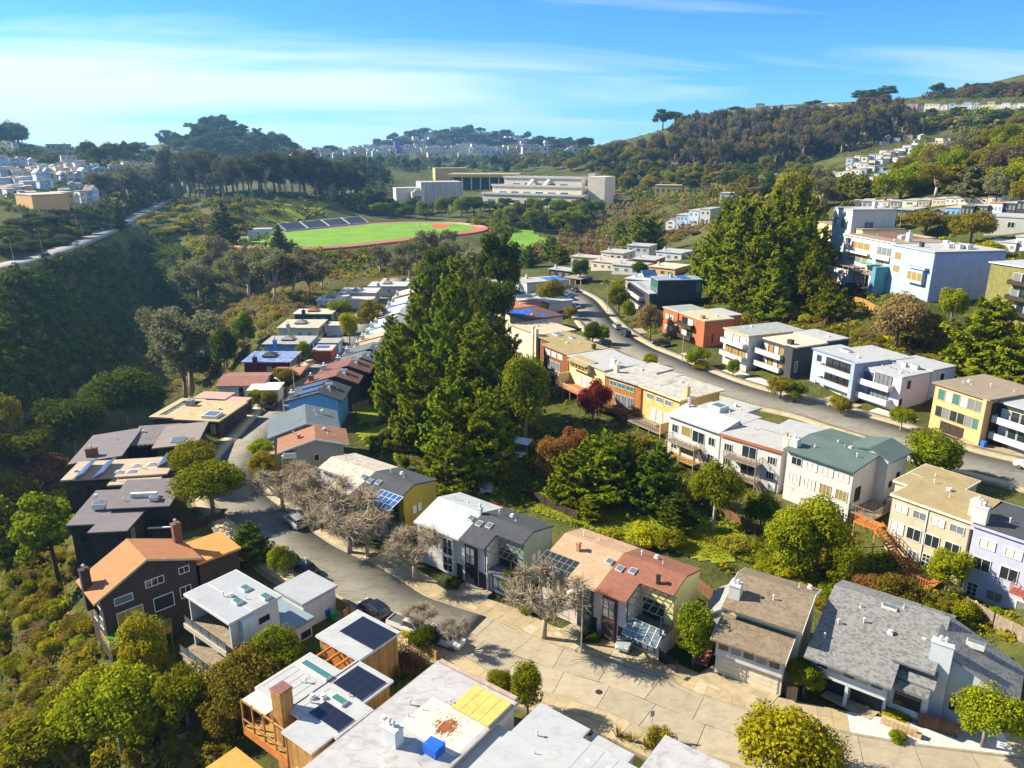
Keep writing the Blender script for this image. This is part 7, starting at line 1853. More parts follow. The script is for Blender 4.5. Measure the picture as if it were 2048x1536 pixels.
tree('round', 700, 690, 622, 44, 'yel', 'yellow-green tree beside the pale garage'); tree('round', 745, 668, 600, 70, 'olive', 'olive tree at the far end of the left street'); tree('round', 680, 640, 598, 60, 'mid', 'round tree among the ravine row roofs')
tree('round', 570, 775, 735, 56, 'olive', 'bushy tree by the chestnut garage roof'); tree('shrub', 665, 700, 680, 40, 'yel', 'yellow bush beside the red garage')
# --- street trees by the bend
tree('spread', 428, 1035, 925, 155, 'mid', 'full round-headed street tree with forked trunk at the bend', var=0); tree('spread', 392, 975, 882, 112, 'lime', 'lime-green street tree behind the full round-headed one', var=1)
tree('round', 530, 965, 905, 62, 'yel', 'yellow-green bush tree opposite the bend'); tree('round', 525, 918, 880, 60, 'lime', 'lime bush tree by the white parked car')
tree('cypress', 505, 1130, 1040, 84, 'dark', 'dark conifer beside the orange garage roof'); tree('round', 568, 1160, 1090, 60, 'lime', 'bright leafy tree beside the low garage wing'); tree('oval', 645, 775, 740, 10, 'mid', 'small street bush by the terrace')
for px, py, tp, w_, q in ((567, 1024, 930, 120, 'at the bend beside the twin gabled house'), (640, 1060, 945, 120, 'in front of the weathered pale roof'), (700, 1110, 985, 150, 'with the widest crown, in front of the blue glass canopy'), (735, 1118, 1015, 100, 'small, beside the widest one at the bend'), (828, 1166, 1045, 105, 'in front of the white coated duplex roof')):
    tree('bare', px, py, tp, w_, 'mid', 'leafless pollarded street tree ' + q)
tree('bare', 1087, 1282, 1130, 150, 'mid', 'leafless pollarded street tree in front of the tan and red-brown duplex')
tree('bare', 842, 1268, 1205, 60, 'mid', 'small bare tree beside the white pickup'); tree('bare', 912, 1302, 1230, 56, 'mid', 'small bare tree beside the white parked car')
tree('brush', 800, 1325, 1280, 90, 'brown', 'tangled bare brown shrub between the cedar house and the whitewashed roof'); tree('brush', 830, 1345, 1305, 70, 'rust', 'rusty shrub beside the whitewashed roof')
tree('round', 850, 1302, 1255, 64, 'dark', 'dark green bush at the kerb by the pickup'); tree('shrub', 815, 1272, 1250, 36, 'yel', 'small yellow bush behind the pickup'); tree('spiky', 800, 1360, 1325, 50, 'mid', 'palm-like spiky plant between the flat roofs')
tree('oval', 1055, 1430, 1322, 66, 'lime', 'narrow light green tree beside the yellow roof panels'); tree('round', 1000, 1385, 1345, 60, 'mid', 'round bush beside the yellow roof panels')
tree('round', 1560, 1570, 1425, 190, 'yel', 'big yellow-green dome bush at the street edge'); tree('brush', 1660, 1545, 1465, 90, 'olive', 'wispy bush beside the big yellow-green dome'); tree('shrub', 1320, 1500, 1440, 60, 'olive', 'thin bush at the grey roof corner')
for px in (1235, 1262, 1290, 1310): tree('spiky', px, 1480 + (px - 1235) * .35, 1450 + (px - 1235) * .35, 44, 'olive', 'spiky succulent in the kerb bed by the white roofs', 'succulents in the kerb bed')
# --- front gardens on the gully side of the left street
tree('oval', 1385, 1330, 1195, 80, 'mid', 'tall dense laurel between the red-brown duplex and the white split-roof house'); tree('round', 1605, 1395, 1318, 78, 'mid', 'clipped round tree in front of the garages'); tree('spread', 1962, 1500, 1375, 140, 'lime', 'young spreading street tree on the new white pavement')
tree('shrub', 1795, 1485, 1455, 36, 'mid', 'small round bush on the white pavement'); tree('shrub', 1835, 1420, 1392, 30, 'lime', 'round bush by the stone planter'); tree('shrub', 1790, 1432, 1410, 70, 'yel', 'golden hedge under the stone planter'); tree('shrub', 1548, 1380, 1362, 24, 'mid', 'small green bush by the garage corner')
tree('oval', 1020, 1195, 1135, 44, 'mid', 'leafy bush beside the black pergola'); tree('shrub', 905, 1180, 1150, 36, 'dark', 'dark clipped bush at the duplex entrance'); tree('shrub', 1180, 1285, 1255, 44, 'dark', 'dark clipped bush under the street lamp'); tree('shrub', 1055, 1225, 1190, 50, 'lime', 'lime bush under the bare pollarded tree')
tree('shrub', 985, 1030, 1005, 60, 'brick', 'reddish bush between the two duplexes', z=0)
# --- the central grove between the streets
GROVE = [(900, 935, 740, 150, 'cypress'), (850, 900, 700, 150, 'cypress'), (960, 955, 770, 170, 'cypress'), (800, 840, 650, 120, 'cypress'), (880, 830, 600, 130, 'cypress'), (940, 850, 640, 150, 'cypress'), (1000, 860, 690, 130, 'cypress'), (1050, 880, 690, 120, 'oval'),
         (830, 770, 580, 120, 'cypress'), (900, 760, 530, 130, 'cypress'), (960, 790, 600, 120, 'cypress'), (790, 790, 640, 90, 'cypress'), (850, 700, 520, 100, 'cypress'), (920, 690, 480, 110, 'cypress'), (985, 700, 520, 110, 'spread'), (880, 640, 470, 100, 'pine'),
         (1000, 640, 430, 100, 'pine'), (950, 620, 460, 100, 'euc'), (1010, 600, 455, 90, 'pine'), (920, 590, 445, 90, 'euc'), (860, 610, 490, 80, 'cypress'), (980, 900, 760, 120, 'cypress'), (1060, 800, 700, 90, 'oval'), (790, 720, 600, 70, 'cypress'), (840, 850, 740, 110, 'cypress'), (905, 985, 850, 130, 'cypress'), (1000, 760, 620, 110, 'cypress')]
for px, py, tp, w_, k in GROVE:
    lf = dict(cypress='cyp', oval='mid', pine='dark', spread='dark', euc='euc')[k]
    nm = dict(cypress='tall dark green cypress', oval='dense mid-green broad tree', pine='tall open-topped pine', spread='flat-topped dark tree', euc='grey-green eucalyptus')[k]
    tree(k, px, py, tp + (28 if tp < 620 else 14), w_ * .95, lf, nm + ' in the grove between the two streets', k + ' trees of the central grove')
scatter([(700, 880), (800, 860), (900, 960), (880, 985), (760, 930)], 16, ['shrub', 'oval'], ['mid', 'dark', 'lime'], (1.6, 3.6), (1.8, 3.2), 'garden bush behind the twin gabled house', 'bushes behind the twin gabled house')
scatter([(1080, 860), (1330, 900), (1400, 1000), (1330, 1010), (1100, 960)], 30, ['shrub', 'brush'], ['mid', 'olive', 'dark', 'rust', 'lime'], (1.2, 2.6), (2.0, 3.8), 'bush in the undergrowth behind the gully houses', 'undergrowth behind the gully houses')
for px, py, tp, w_, k, lf, lb in ((1205, 1000, 860, 150, 'cypress', 'cyp', 'broad cypress on the gully lawn below the ochre house'), (1250, 995, 870, 110, 'cypress', 'cyp', 'cypress beside the broad one on the gully lawn'), (1310, 1020, 890, 120, 'cypress', 'dark', 'dark cypress in front of the white balcony house'), (1140, 1010, 900, 100, 'cypress', 'mid', 'lighter cypress beside the rust bushes'),
                             (1425, 1065, 925, 110, 'spread', 'mid', 'flat-crowned tree with pale bare trunk in front of the white balconies'), (1100, 970, 870, 70, 'round', 'rust', 'rust-brown leafy tree at the gully edge'), (1150, 940, 855, 70, 'round', 'rust', 'second rust-brown tree at the gully edge'), (1185, 850, 760, 80, 'round', 'brick', 'dark red tree under the pale yellow house'),
                             (1630, 1140, 985, 130, 'oval', 'lime', 'tall yellow-green conifer in front of the green-roofed house'), (1575, 1150, 1010, 110, 'oval', 'lime', 'yellow-green conifer beside the tall one'), (1520, 1060, 990, 80, 'round', 'dark', 'dark round tree beside the white balcony house'), (1350, 1060, 985, 90, 'cypress', 'dark', 'dark cypress under the fire balconies'),
                             (1680, 1180, 1080, 80, 'oval', 'mid', 'dense green tree by the orange stairs'), (1735, 1222, 1150, 84, 'round', 'rust', 'golden-rust tree below the orange stairs'), (1890, 1185, 1095, 90, 'round', 'lime', 'dense lime tree against the lavender and beige walls'), (1790, 1250, 1150, 120, 'round', 'olive', 'olive tree behind the grey shingled house'), (1850, 1270, 1200, 80, 'round', 'yel', 'yellow-green tree behind the grey shingled house'),
                             (1930, 1240, 1190, 60, 'shrub', 'lime', 'lime bush behind the grey shingled house'), (1470, 1105, 1070, 70, 'shrub', 'olive', 'bush on the lawn above the red-brown roof'), (1290, 1090, 1040, 80, 'shrub', 'yel', 'yellow-green bush on the gully lawn'), (1340, 1100, 1050, 70, 'shrub', 'lime', 'lime bush on the gully lawn'), (1180, 1040, 990, 70, 'cypress', 'mid', 'small conifer on the gully lawn')):
    tree(k, px, py, tp, w_, lf, lb, bark=m_barkp if 'pale bare' in lb else None)
scatter([(1400, 1080), (1620, 1080), (1740, 1180), (1640, 1215), (1500, 1130)], 26, ['shrub', 'shrub', 'brush'], ['lime', 'olive', 'yel', 'mid'], (1.0, 2.2), (1.8, 3.4), 'garden bush on the slope below the white four-storey house', 'bushes below the four-storey house')
scatter([(1690, 1150), (1900, 1200), (2040, 1250), (2000, 1260), (1760, 1220)], 16, ['shrub', 'brush'], ['olive', 'rust', 'yel', 'mid'], (.9, 1.9), (1.5, 2.8), 'garden bush behind the grey shingled house', 'bushes behind the shingled house')
# --- right street front gardens and hillside
for px, py, tp, w_, k, lf, lb in ((1860, 960, 862, 130, 'round', 'mid', 'big round tree at the right street in front of the peach house'), (1800, 865, 812, 62, 'spread', 'mid', 'small tree with pale branching trunk beside the lilac wall'), (1680, 830, 792, 56, 'round', 'olive', 'clipped bush in front of the powder blue house'), (1560, 800, 752, 70, 'round', 'olive', 'olive bush beside the charcoal house'), (1590, 805, 765, 50, 'round', 'mid', 'green bush beside the charcoal house'),
                             (1465, 755, 715, 30, 'oval', 'mid', 'slim young tree in front of the white fronted house'), (1390, 735, 695, 60, 'round', 'mid', 'clipped green bush in front of the brick-orange house'), (1405, 740, 718, 40, 'shrub', 'yel', 'golden bush in front of the brick-orange house'), (1300, 680, 605, 60, 'round', 'tan', 'golden-brown street tree before the brick-orange house'), (1237, 630, 570, 50, 'round', 'mid', 'round street tree beside the black modern house'),
                             (1255, 645, 600, 30, 'round', 'lime', 'light green bush before the black modern house'), (1100, 615, 558, 62, 'round', 'olive', 'grey-green willowy tree left of the street head'), (1140, 640, 612, 34, 'round', 'olive', 'bushy tree by the blue tarpaulin roof'), (1185, 690, 640, 40, 'oval', 'dark', 'dark hedge at the kerb by the redwood house'), (1205, 690, 650, 36, 'round', 'mid', 'green bush at the kerb by the redwood house'),
                             (1300, 735, 708, 36, 'round', 'lime', 'single round bush on the kerb by the white roof'), (1280, 560, 520, 40, 'round', 'dark', 'dark tree at the street head'), (1160, 565, 515, 44, 'round', 'dark', 'dark round tree in the middle of the street head'), (1060, 535, 490, 50, 'cypress', 'dark', 'dark conifer behind the blue-patched roof'),
                             (1960, 770, 590, 190, 'cypress', 'mid', 'huge bright green cypress below the olive building'), (2040, 780, 640, 150, 'cypress', 'mid', 'bright green cypress at the hillside beside the huge one'), (1790, 700, 592, 120, 'round', 'tan', 'golden-brown bushy tree below the hillside apartments'), (1900, 650, 572, 62, 'round', 'lime', 'light green tree beside the long blank wall'), (1850, 700, 620, 90, 'round', 'olive', 'olive tree below the long blank wall'),
                             (1720, 740, 690, 60, 'cypress', 'dark', 'small dark conifer above the charcoal house'), (1940, 830, 770, 50, 'shrub', 'yel', 'yellow bush above the peach house'), (1870, 760, 720, 50, 'shrub', 'olive', 'bush beside the lilac house')):
    tree(k, px, py, tp, w_, lf, lb, bark=m_barkp if 'pale branching' in lb else None)
HILL = [(1480, 640), (1560, 600), (1640, 600), (1720, 660), (1860, 690), (1900, 720), (1860, 740), (1700, 690), (1560, 660)]
scatter(HILL, 52, ['shrub', 'shrub', 'brush'], ['yel', 'olive', 'lime', 'mid', 'tan'], (1.2, 3.0), (2.2, 4.6), 'bush on the hillside above the right street', 'hillside bushes', mind=.45)
scatter([(1900, 620), (2048, 640), (2048, 800), (1930, 760), (1880, 700)], 20, ['shrub', 'brush'], ['olive', 'mid', 'lime'], (1.2, 2.6), (2.0, 4.0), 'bush below the olive building', 'bushes below the olive building')
GR = [(1470, 600, 400, 150), (1430, 585, 430, 120), (1520, 605, 395, 140), (1570, 600, 410, 130), (1540, 640, 480, 120), (1480, 560, 370, 140), (1600, 570, 400, 110), (1410, 560, 450, 100), (1540, 560, 350, 120), (1620, 610, 470, 90), (1450, 540, 380, 110), (1590, 540, 330, 110), (1640, 560, 430, 80), (1500, 620, 470, 120), (1660, 640, 540, 90)]
for i, (px, py, tp, w_) in enumerate(GR):
    tree('cypress' if i % 4 else 'conic', px, py, tp + 18, w_ * .88, 'mid' if i % 2 else 'cyp', 'tall sunlit cypress in the grove above the brick-orange house', 'cypress grove above the right street')
UP = [(1690, 455, 400, 60), (1580, 430, 340, 90), (1640, 430, 350, 80), (1720, 400, 345, 60), (1800, 400, 330, 110), (1870, 395, 325, 90), (1950, 400, 330, 110), (2020, 395, 320, 110), (1770, 410, 350, 70), (1910, 385, 330, 80), (1990, 410, 340, 60), (1840, 385, 318, 70), (1690, 400, 345, 60), (2040, 420, 350, 60)]
for i, (px, py, tp, w_) in enumerate(UP):
    tree(('cypress', 'round', 'euc')[i % 3], px, py, tp, w_, ('mid', 'olive', 'euc', 'lime')[i % 4], 'mixed tree in the belt behind the flat-roofed rows', 'tree belt behind the flat-roofed rows')
for px, py, tp, w_ in ((1850, 470, 418, 100), (1790, 458, 428, 50), (1940, 490, 420, 90), (1900, 450, 428, 60), (1980, 520, 480, 70)): tree('round', px, py, tp, w_, rnd.choice(['yel', 'olive', 'lime']), 'golden street tree beside the hillside apartment roof', 'golden trees behind the apartments')
scatter([(1440, 470), (1640, 440), (1680, 440), (1680, 520), (1640, 540), (1420, 520)], 24, ['cypress', 'round', 'cypress'], ['cyp', 'mid', 'olive'], (7, 13), (6, 10), 'tree in the wood between the cypress grove and the upper street', 'wood below the upper street')

# --- ravine
RAV = [(0, 545), (100, 520), (230, 490), (330, 470), (430, 560), (430, 610), (330, 690), (240, 740), (100, 800), (0, 850)]
thicket('scrub', RAV, 620, ['dark', 'far', 'dark'], (1.5, 4.5), (3.0, 7), 60)  # darkest leaf tones picked here, deepening the slope's shade by colour
scatter(RAV, 40, ['shrub', 'brush', 'shrub'], ['dark', 'far'], (1.5, 3.4), (4.0, 7.5), 'bush on the shaded slope of the ravine', 'bushes on the shaded ravine slope', mind=.32)  # same dark leaves: part of the slope's shade is in their colour
scatter([(250, 700), (420, 590), (560, 555), (640, 560), (620, 610), (520, 660), (420, 760), (330, 790)], 75, ['brush', 'shrub', 'brush'], ['tan', 'yel', 'olive', 'tan'], (1.2, 3.6), (3.0, 6.0), 'tan or golden bush on the sunlit bank behind the ravine houses', 'golden bushes on the sunlit bank', mind=.4)
scatter([(230, 690), (300, 720), (250, 790), (150, 820), (0, 860), (0, 800)], 26, ['brush', 'shrub'], ['tan', 'olive', 'dark'], (2, 4.5), (4, 7), 'pale scrub along the ravine floor', 'scrub along the ravine floor', mind=.4)
for px, py, tp, w_ in ((500, 600, 495, 90), (550, 608, 500, 100), (590, 600, 505, 90), (470, 590, 510, 80), (620, 590, 520, 80), (530, 570, 490, 80), (645, 580, 525, 60), (600, 560, 510, 70), (400, 600, 520, 80), (440, 560, 470, 60)):
    tree('euc', px, py, tp, w_, 'euc', 'grey-green eucalyptus in the clump behind the ravine row', 'eucalyptus clump behind the ravine row')
VAL = [(330, 420), (480, 440), (600, 505), (760, 505), (900, 500), (960, 540), (830, 560), (640, 560), (480, 560), (400, 520)]
thicket('scrub', VAL, 360, ['dark', 'olive', 'brown', 'mid', 'yel'], (2, 5), (4, 9))
scatter(VAL, 45, ['shrub', 'round', 'brush'], ['dark', 'olive', 'eucd', 'brown', 'yel', 'mid'], (2, 5), (5, 11), 'scrub bush in the valley between the ravine houses and the field', 'scrub in the valley', mind=.38)
for px, py, tp, w_ in ((820, 560, 470, 90), (870, 550, 455, 90), (760, 550, 490, 60), (560, 505, 448, 50)): tree('euc' if px > 600 else 'conic', px, py, tp, w_, 'euc' if px > 600 else 'dark', 'grey-green tree on the field edge' if px > 600 else 'dark conifer at the left end of the field', 'trees on the field edge' if px > 600 else None)
tree('conic', 450, 490, 405, 80, 'dark', 'dark conifer on the slope left of the field'); tree('conic', 240, 460, 405, 40, 'dark', 'dark conifer beside the sunlit road')
scatter([(0, 430), (120, 430), (200, 440), (240, 440), (150, 490), (0, 520)], 40, ['shrub', 'round'], ['dark', 'eucd', 'olive', 'far'], (3, 6), (7, 14), 'dark bush on the bank above the left road', 'bushes above the left road', mind=.4)
scatter([(270, 440), (340, 410), (480, 410), (470, 450), (330, 480)], 34, ['shrub', 'round'], ['dark', 'olive', 'yel', 'mid'], (3, 6), (7, 13), 'bush below the bend of the left road', 'bushes below the left road', mind=.4)
# --- groves of the middle distance
for i in range(30):
    px = 335 + i * 9.6 + rnd.uniform(-6, 6); tree('euc', px, 392 + rnd.uniform(-8, 6), 302 + rnd.uniform(-8, 18), rnd.uniform(50, 75), 'eucd', 'tall eucalyptus in the dark grove behind the field', 'eucalyptus grove behind the field')
for i in range(9): tree('euc', 640 + i * 9 + rnd.uniform(-5, 5), 400, 315 + rnd.uniform(0, 25), 54, 'eucd', 'tall eucalyptus right of the dark grove', 'eucalyptus row right of the grove')
for i in range(12): tree('euc', 195 + i * 10 + rnd.uniform(-4, 4), 400 + rnd.uniform(-6, 4), 325 + rnd.uniform(0, 25), 56, 'euc', 'airy eucalyptus above the left road', 'eucalyptus above the left road')
scatter([(735, 400), (860, 402), (900, 430), (870, 440), (760, 440), (735, 420)], 14, ['pine', 'round'], ['dark', 'mid'], (6, 12), (10, 16), 'dark round-topped pine between the gym and the track', 'pines between gym and track', mind=.5)
scatter([(985, 420), (1190, 418), (1170, 460), (1110, 472), (1020, 462), (975, 440)], 26, ['pine', 'round', 'cypress'], ['dark', 'mid', 'mid'], (8, 16), (10, 17), 'umbrella pine in the cluster below the college', 'umbrella pines below the college', mind=.45)
scatter([(1040, 330), (1280, 345), (1460, 350), (1440, 390), (1210, 385), (1160, 352), (1040, 345)], 46, ['pine', 'pine', 'round'], ['dark', 'mid', 'olive'], (9, 17), (13, 22), 'umbrella pine in the belt behind the college', 'umbrella pines behind the college', mind=.5)
scatter([(620, 330), (860, 322), (1060, 330), (1060, 348), (870, 338), (860, 365), (740, 375), (700, 350)], 44, ['round', 'pine', 'cypress'], ['dark', 'far', 'eucd'], (9, 18), (12, 22), 'dark tree in the belt behind the gym', 'tree belt behind the gym', mind=.45)
SCR = [(1120, 430), (1420, 410), (1440, 450), (1320, 500), (1150, 520), (1040, 530), (1000, 510), (1120, 480)]
thicket('scrub', SCR, 340, ['tan', 'olive', 'tan', 'brown', 'mid'], (2, 4.5), (4, 9))
scatter(SCR, 40, ['brush', 'shrub', 'round', 'brush'], ['tan', 'olive', 'tan', 'brown', 'mid'], (2, 5), (5, 11), 'tan scrub bush in the valley below the college', 'tan scrub below the college', mind=.4)
for px, py, tp, w_ in ((1275, 510, 425, 70), (1305, 505, 430, 60), (1240, 490, 440, 40), (1100, 520, 470, 50), (1120, 530, 490, 50)): tree('cypress', px, py, tp, w_, 'cyp', 'dark pine rising from the valley scrub', 'pines in the valley scrub')
scatter([(1180, 345), (1300, 350), (1340, 330), (1320, 300), (1180, 320)], 22, ['euc', 'round'], ['fare', 'olive', 'dark'], (14, 24), (16, 26), 'brown-green tree on the slope before the bare spur', 'trees before the bare spur', mind=.4)
for i in range(22):
    px = 790 + i * 19 + rnd.uniform(-6, 6)
    tree(('pine', 'round')[i % 2], px, 428 + rnd.uniform(-7, 7), 400 + rnd.uniform(-8, 8), rnd.uniform(26, 44), ('dark', 'mid')[i % 2], 'round-topped pine at the foot of the school buildings', 'pines at the foot of the school')
# --- wooded hills
FOR = [(1340, 345), (1345, 280), (1420, 262), (1560, 262), (1700, 258), (1810, 250), (1840, 300), (1740, 318), (1600, 335), (1480, 345)]
thicket('woodland', FOR, 260, ['fare', 'eucd'], (8, 16), (10, 16))
scatter(FOR, 200, ['euc'], ['fare', 'fare', 'eucd', 'olive'], (22, 34), (13, 20), 'brown-topped eucalyptus in the steep forest on the right hill', 'steep brown eucalyptus forest', mind=.3)
thicket('woodland', [(1330, 265), (1500, 238), (1700, 226), (1790, 228), (1810, 262), (1600, 266), (1420, 276)], 260, ['fare', 'far', 'olive'], (7, 15), (11, 18))
scatter([(1330, 262), (1500, 238), (1700, 228), (1790, 230), (1800, 260), (1600, 262), (1420, 272)], 30, ['euc', 'round', 'pine'], ['fare', 'far', 'olive'], (10, 18), (14, 22), 'tree below the houses of the hill crest', 'trees below the hill crest', mind=.35)
thicket('woodland', [(1790, 232), (2048, 222), (2048, 290), (1850, 295), (1790, 275)], 300, ['far', 'olive', 'dark', 'mid'], (4, 10), (9, 18))
scatter([(1790, 235), (2048, 225), (2048, 285), (1850, 290), (1800, 270)], 34, ['round', 'shrub', 'pine'], ['far', 'olive', 'dark', 'mid'], (7, 15), (14, 26), 'tree on the green slope below the pale band of houses', 'trees on the green slope', mind=.4)
thicket('woodland', [(1690, 216), (1800, 204), (1900, 190), (2048, 178), (2048, 214), (1790, 218)], 260, ['far', 'dark', 'brown'], (5, 11), (11, 20))
scatter([(1700, 218), (1800, 205), (1900, 190), (2048, 175), (2048, 212), (1790, 216)], 26, ['round', 'shrub', 'pine'], ['far', 'dark', 'brown'], (6, 14), (14, 26), 'dark tree on the upper slope of the grassy hill', 'trees on the grassy hill', mind=.4)
scatter([(1860, 300), (2048, 292), (2048, 380), (1900, 370), (1800, 375), (1790, 345)], 46, ['round', 'euc', 'cypress'], ['mid', 'olive', 'fare', 'lime'], (9, 17), (11, 19), 'tree at the foot of the right hill', 'trees at the foot of the right hill', mind=.4)
scatter([(1480, 345), (1640, 340), (1700, 352), (1640, 400), (1500, 400), (1440, 380)], 36, ['round', 'euc', 'cypress'], ['mid', 'olive', 'dark', 'euc'], (9, 17), (11, 19), 'tree in the dip below the brown forest', 'trees in the dip', mind=.4)
for px, py, tp in ((1325, 262, 218), (1350, 250, 222), (1720, 205, 180), (1750, 205, 178), (1772, 203, 170), (1870, 195, 166), (1738, 208, 185), (1960, 182, 165), (1470, 230, 213), (1625, 218, 200)): tree('pine', px, py, tp, 40, 'dark', 'dark pine silhouetted on the right skyline', 'pines on the right skyline')
H2_ = [(325, 300), (340, 278), (400, 252), (470, 248), (530, 260), (575, 285), (590, 305), (450, 312)]
thicket('woodland', H2_, 160, ['far', 'dark', 'eucd'], (5, 11), (16, 26))
scatter(H2_, 60, ['round', 'euc', 'pine'], ['far', 'dark', 'far'], (14, 26), (18, 32), 'tree covering the round hill on the left skyline', 'trees on the round hill', mind=.35)
for px, py, tp in ((335, 290, 258), (350, 280, 252), (368, 270, 246), (405, 258, 234), (430, 255, 231), (460, 258, 240), (490, 262, 246), (545, 275, 262), (283, 305, 282), (660, 308, 290), (575, 300, 282)): tree('pine' if px > 380 else 'euc', px, py, tp, 36, 'far', 'dark tree silhouetted on the left skyline', 'trees on the left skyline')
H3 = [(735, 298), (780, 278), (860, 262), (960, 254), (1060, 266), (1150, 276), (1180, 298), (1100, 306), (900, 306)]
thicket('woodland', H3, 300, ['far', 'dark', 'eucd'], (5, 10), (22, 40))
scatter(H3, 60, ['round', 'pine'], ['far', 'dark', 'far'], (14, 26), (26, 48), 'tree on the far wooded hill', 'trees on the far wooded hill', mind=.3)
thicket('woodland', [(600, 318), (1180, 312), (1180, 330), (1060, 335), (860, 330), (640, 345), (600, 340)], 260, ['far', 'dark', 'eucd'], (8, 14), (14, 24))
scatter([(0, 262), (20, 262), (50, 290), (0, 300)], 14, ['round'], ['far', 'dark'], (14, 24), (18, 28), 'tree on the hill at the left edge of the skyline', 'trees on the left edge hill', mind=.35)
scatter([(150, 312), (330, 318), (330, 345), (230, 345)], 16, ['round', 'pine'], ['far', 'dark'], (10, 20), (14, 24), 'dark tree among the houses behind the grove', 'trees among the far left houses', mind=.4)
scatter([(0, 378), (200, 372), (180, 395), (60, 400), (0, 398)], 20, ['round'], ['dark', 'far'], (6, 10), (9, 15), 'dark tree between the rows above the left road', 'trees between the left rows', mind=.4)
for pg, n2, lv, hr, wr in (([(1860, 300), (2048, 292), (2048, 390), (1900, 380), (1700, 400), (1640, 400), (1640, 350), (1790, 345)], 260, ['mid', 'olive', 'dark', 'lime'], (3, 8), (6, 11)), ([(1420, 350), (1640, 340), (1640, 430), (1500, 440), (1420, 410)], 200, ['mid', 'olive', 'dark', 'yel'], (3, 7), (6, 11)),
                          ([(1200, 330), (1340, 300), (1420, 350), (1430, 410), (1200, 425), (1195, 360)], 220, ['mid', 'olive', 'dark', 'tan'], (3, 7), (7, 12)), ([(600, 345), (860, 330), (1060, 340), (960, 352), (860, 352), (790, 400), (720, 430), (640, 400)], 220, ['dark', 'far', 'eucd'], (4, 9), (8, 14)),
                          ([(930, 410), (1190, 416), (1170, 460), (1000, 470), (940, 450)], 150, ['mid', 'dark', 'olive'], (2.5, 6), (5, 10)), ([(0, 420), (130, 425), (250, 435), (330, 395), (330, 350), (180, 380), (0, 385)], 240, ['dark', 'far', 'eucd', 'olive'], (4, 9), (7, 13)), ([(0, 300), (330, 305), (600, 312), (600, 345), (330, 350), (0, 345)], 240, ['far', 'dark'], (5, 10), (10, 18)),
                          ([(330, 395), (620, 388), (640, 430), (560, 435), (500, 430), (480, 450), (330, 420)], 170, ['dark', 'olive', 'eucd'], (2, 5), (5, 9)), ([(1180, 345), (1200, 300), (1340, 275), (1350, 300), (1300, 345)], 160, ['fare', 'olive', 'dark'], (6, 12), (10, 16))):
    thicket('scrub', pg, n2, lv, hr, wr)
for q, (n2, lv) in zip(CLEAR, ((170, ['olive', 'mid', 'dark']), (200, ['dark', 'far', 'eucd']), (30, ['dark', 'mid']), (120, ['far', 'olive']), (70, ['olive', 'dark']), (80, ['far', 'dark']), (160, ['dark', 'olive', 'mid']))): thicket('scrub', q, n2, lv, (1.2, 3.0), (5, 10), 30, True)
thicket('undergrowth', [(740, 640), (960, 560), (1080, 640), (1150, 700), (1340, 860), (1560, 960), (1800, 1080), (2048, 1230), (2048, 1290), (1760, 1240), (1480, 1150), (1330, 1100), (1180, 1060), (880, 990), (720, 900), (700, 780)], 520, ['mid', 'olive', 'lime', 'grass', 'yel'], (.3, 1.3), (1.0, 2.8), 46)
thicket('undergrowth', [(1240, 640), (1400, 640), (1500, 640), (1660, 600), (1900, 680), (2048, 760), (2048, 850), (1850, 820), (1600, 720), (1440, 680), (1330, 680)], 330, ['mid', 'olive', 'lime', 'yel', 'tan'], (.4, 1.7), (1.4, 3.4), 46)
thicket('undergrowth', [(1190, 560), (1420, 560), (1640, 560), (1900, 470), (2048, 520), (2048, 600), (1660, 620), (1480, 650), (1250, 590)], 300, ['mid', 'olive', 'dark', 'lime'], (.5, 2.2), (2, 4.5), 42)
thicket('undergrowth', [(300, 700), (500, 600), (700, 550), (850, 540), (850, 600), (780, 640), (640, 660), (560, 700), (430, 790), (300, 800)], 260, ['olive', 'tan', 'mid'], (.5, 1.8), (1.6, 3.6), 42)
thicket('scrub', [(2060, 560), (2500, 560), (2700, 1000), (2500, 1300), (2100, 1300), (2060, 1100)], 300, ['mid', 'olive', 'lime', 'dark'], (.8, 3.5), (2, 5), 46)
thicket('scrub', [(-10, 560), (-10, 1530), (-400, 1500), (-600, 900), (-500, 560)], 320, ['dark', 'olive', 'far', 'mid'], (1, 3.5), (2.5, 6), 46)
thicket('scrub', BANK, 240, ['olive', 'lime', 'yel', 'tan'], (.6, 1.8), (1.4, 3.2), 60)
thicket('scrub', HILL, 130, ['olive', 'yel', 'lime', 'tan'], (.6, 1.8), (1.4, 3.2), 50)
thicket('undergrowth', [(1080, 860), (1330, 900), (1400, 1000), (1060, 1000), (880, 980), (760, 800)], 120, ['dark', 'mid', 'olive'], (.5, 1.6), (1.4, 3.0), 50)
thicket('undergrowth', [(1400, 1080), (1620, 1080), (1760, 1190), (1900, 1200), (2040, 1240), (1990, 1260), (1760, 1230), (1640, 1215), (1500, 1130)], 150, ['lime', 'olive', 'yel', 'mid'], (.5, 1.5), (1.2, 2.6), 50)
thicket('scrub', [(250, 700), (420, 590), (640, 560), (620, 610), (520, 660), (420, 760), (330, 790)], 240, ['tan', 'yel', 'olive', 'tan'], (.8, 2.6), (2, 4.5), 46)
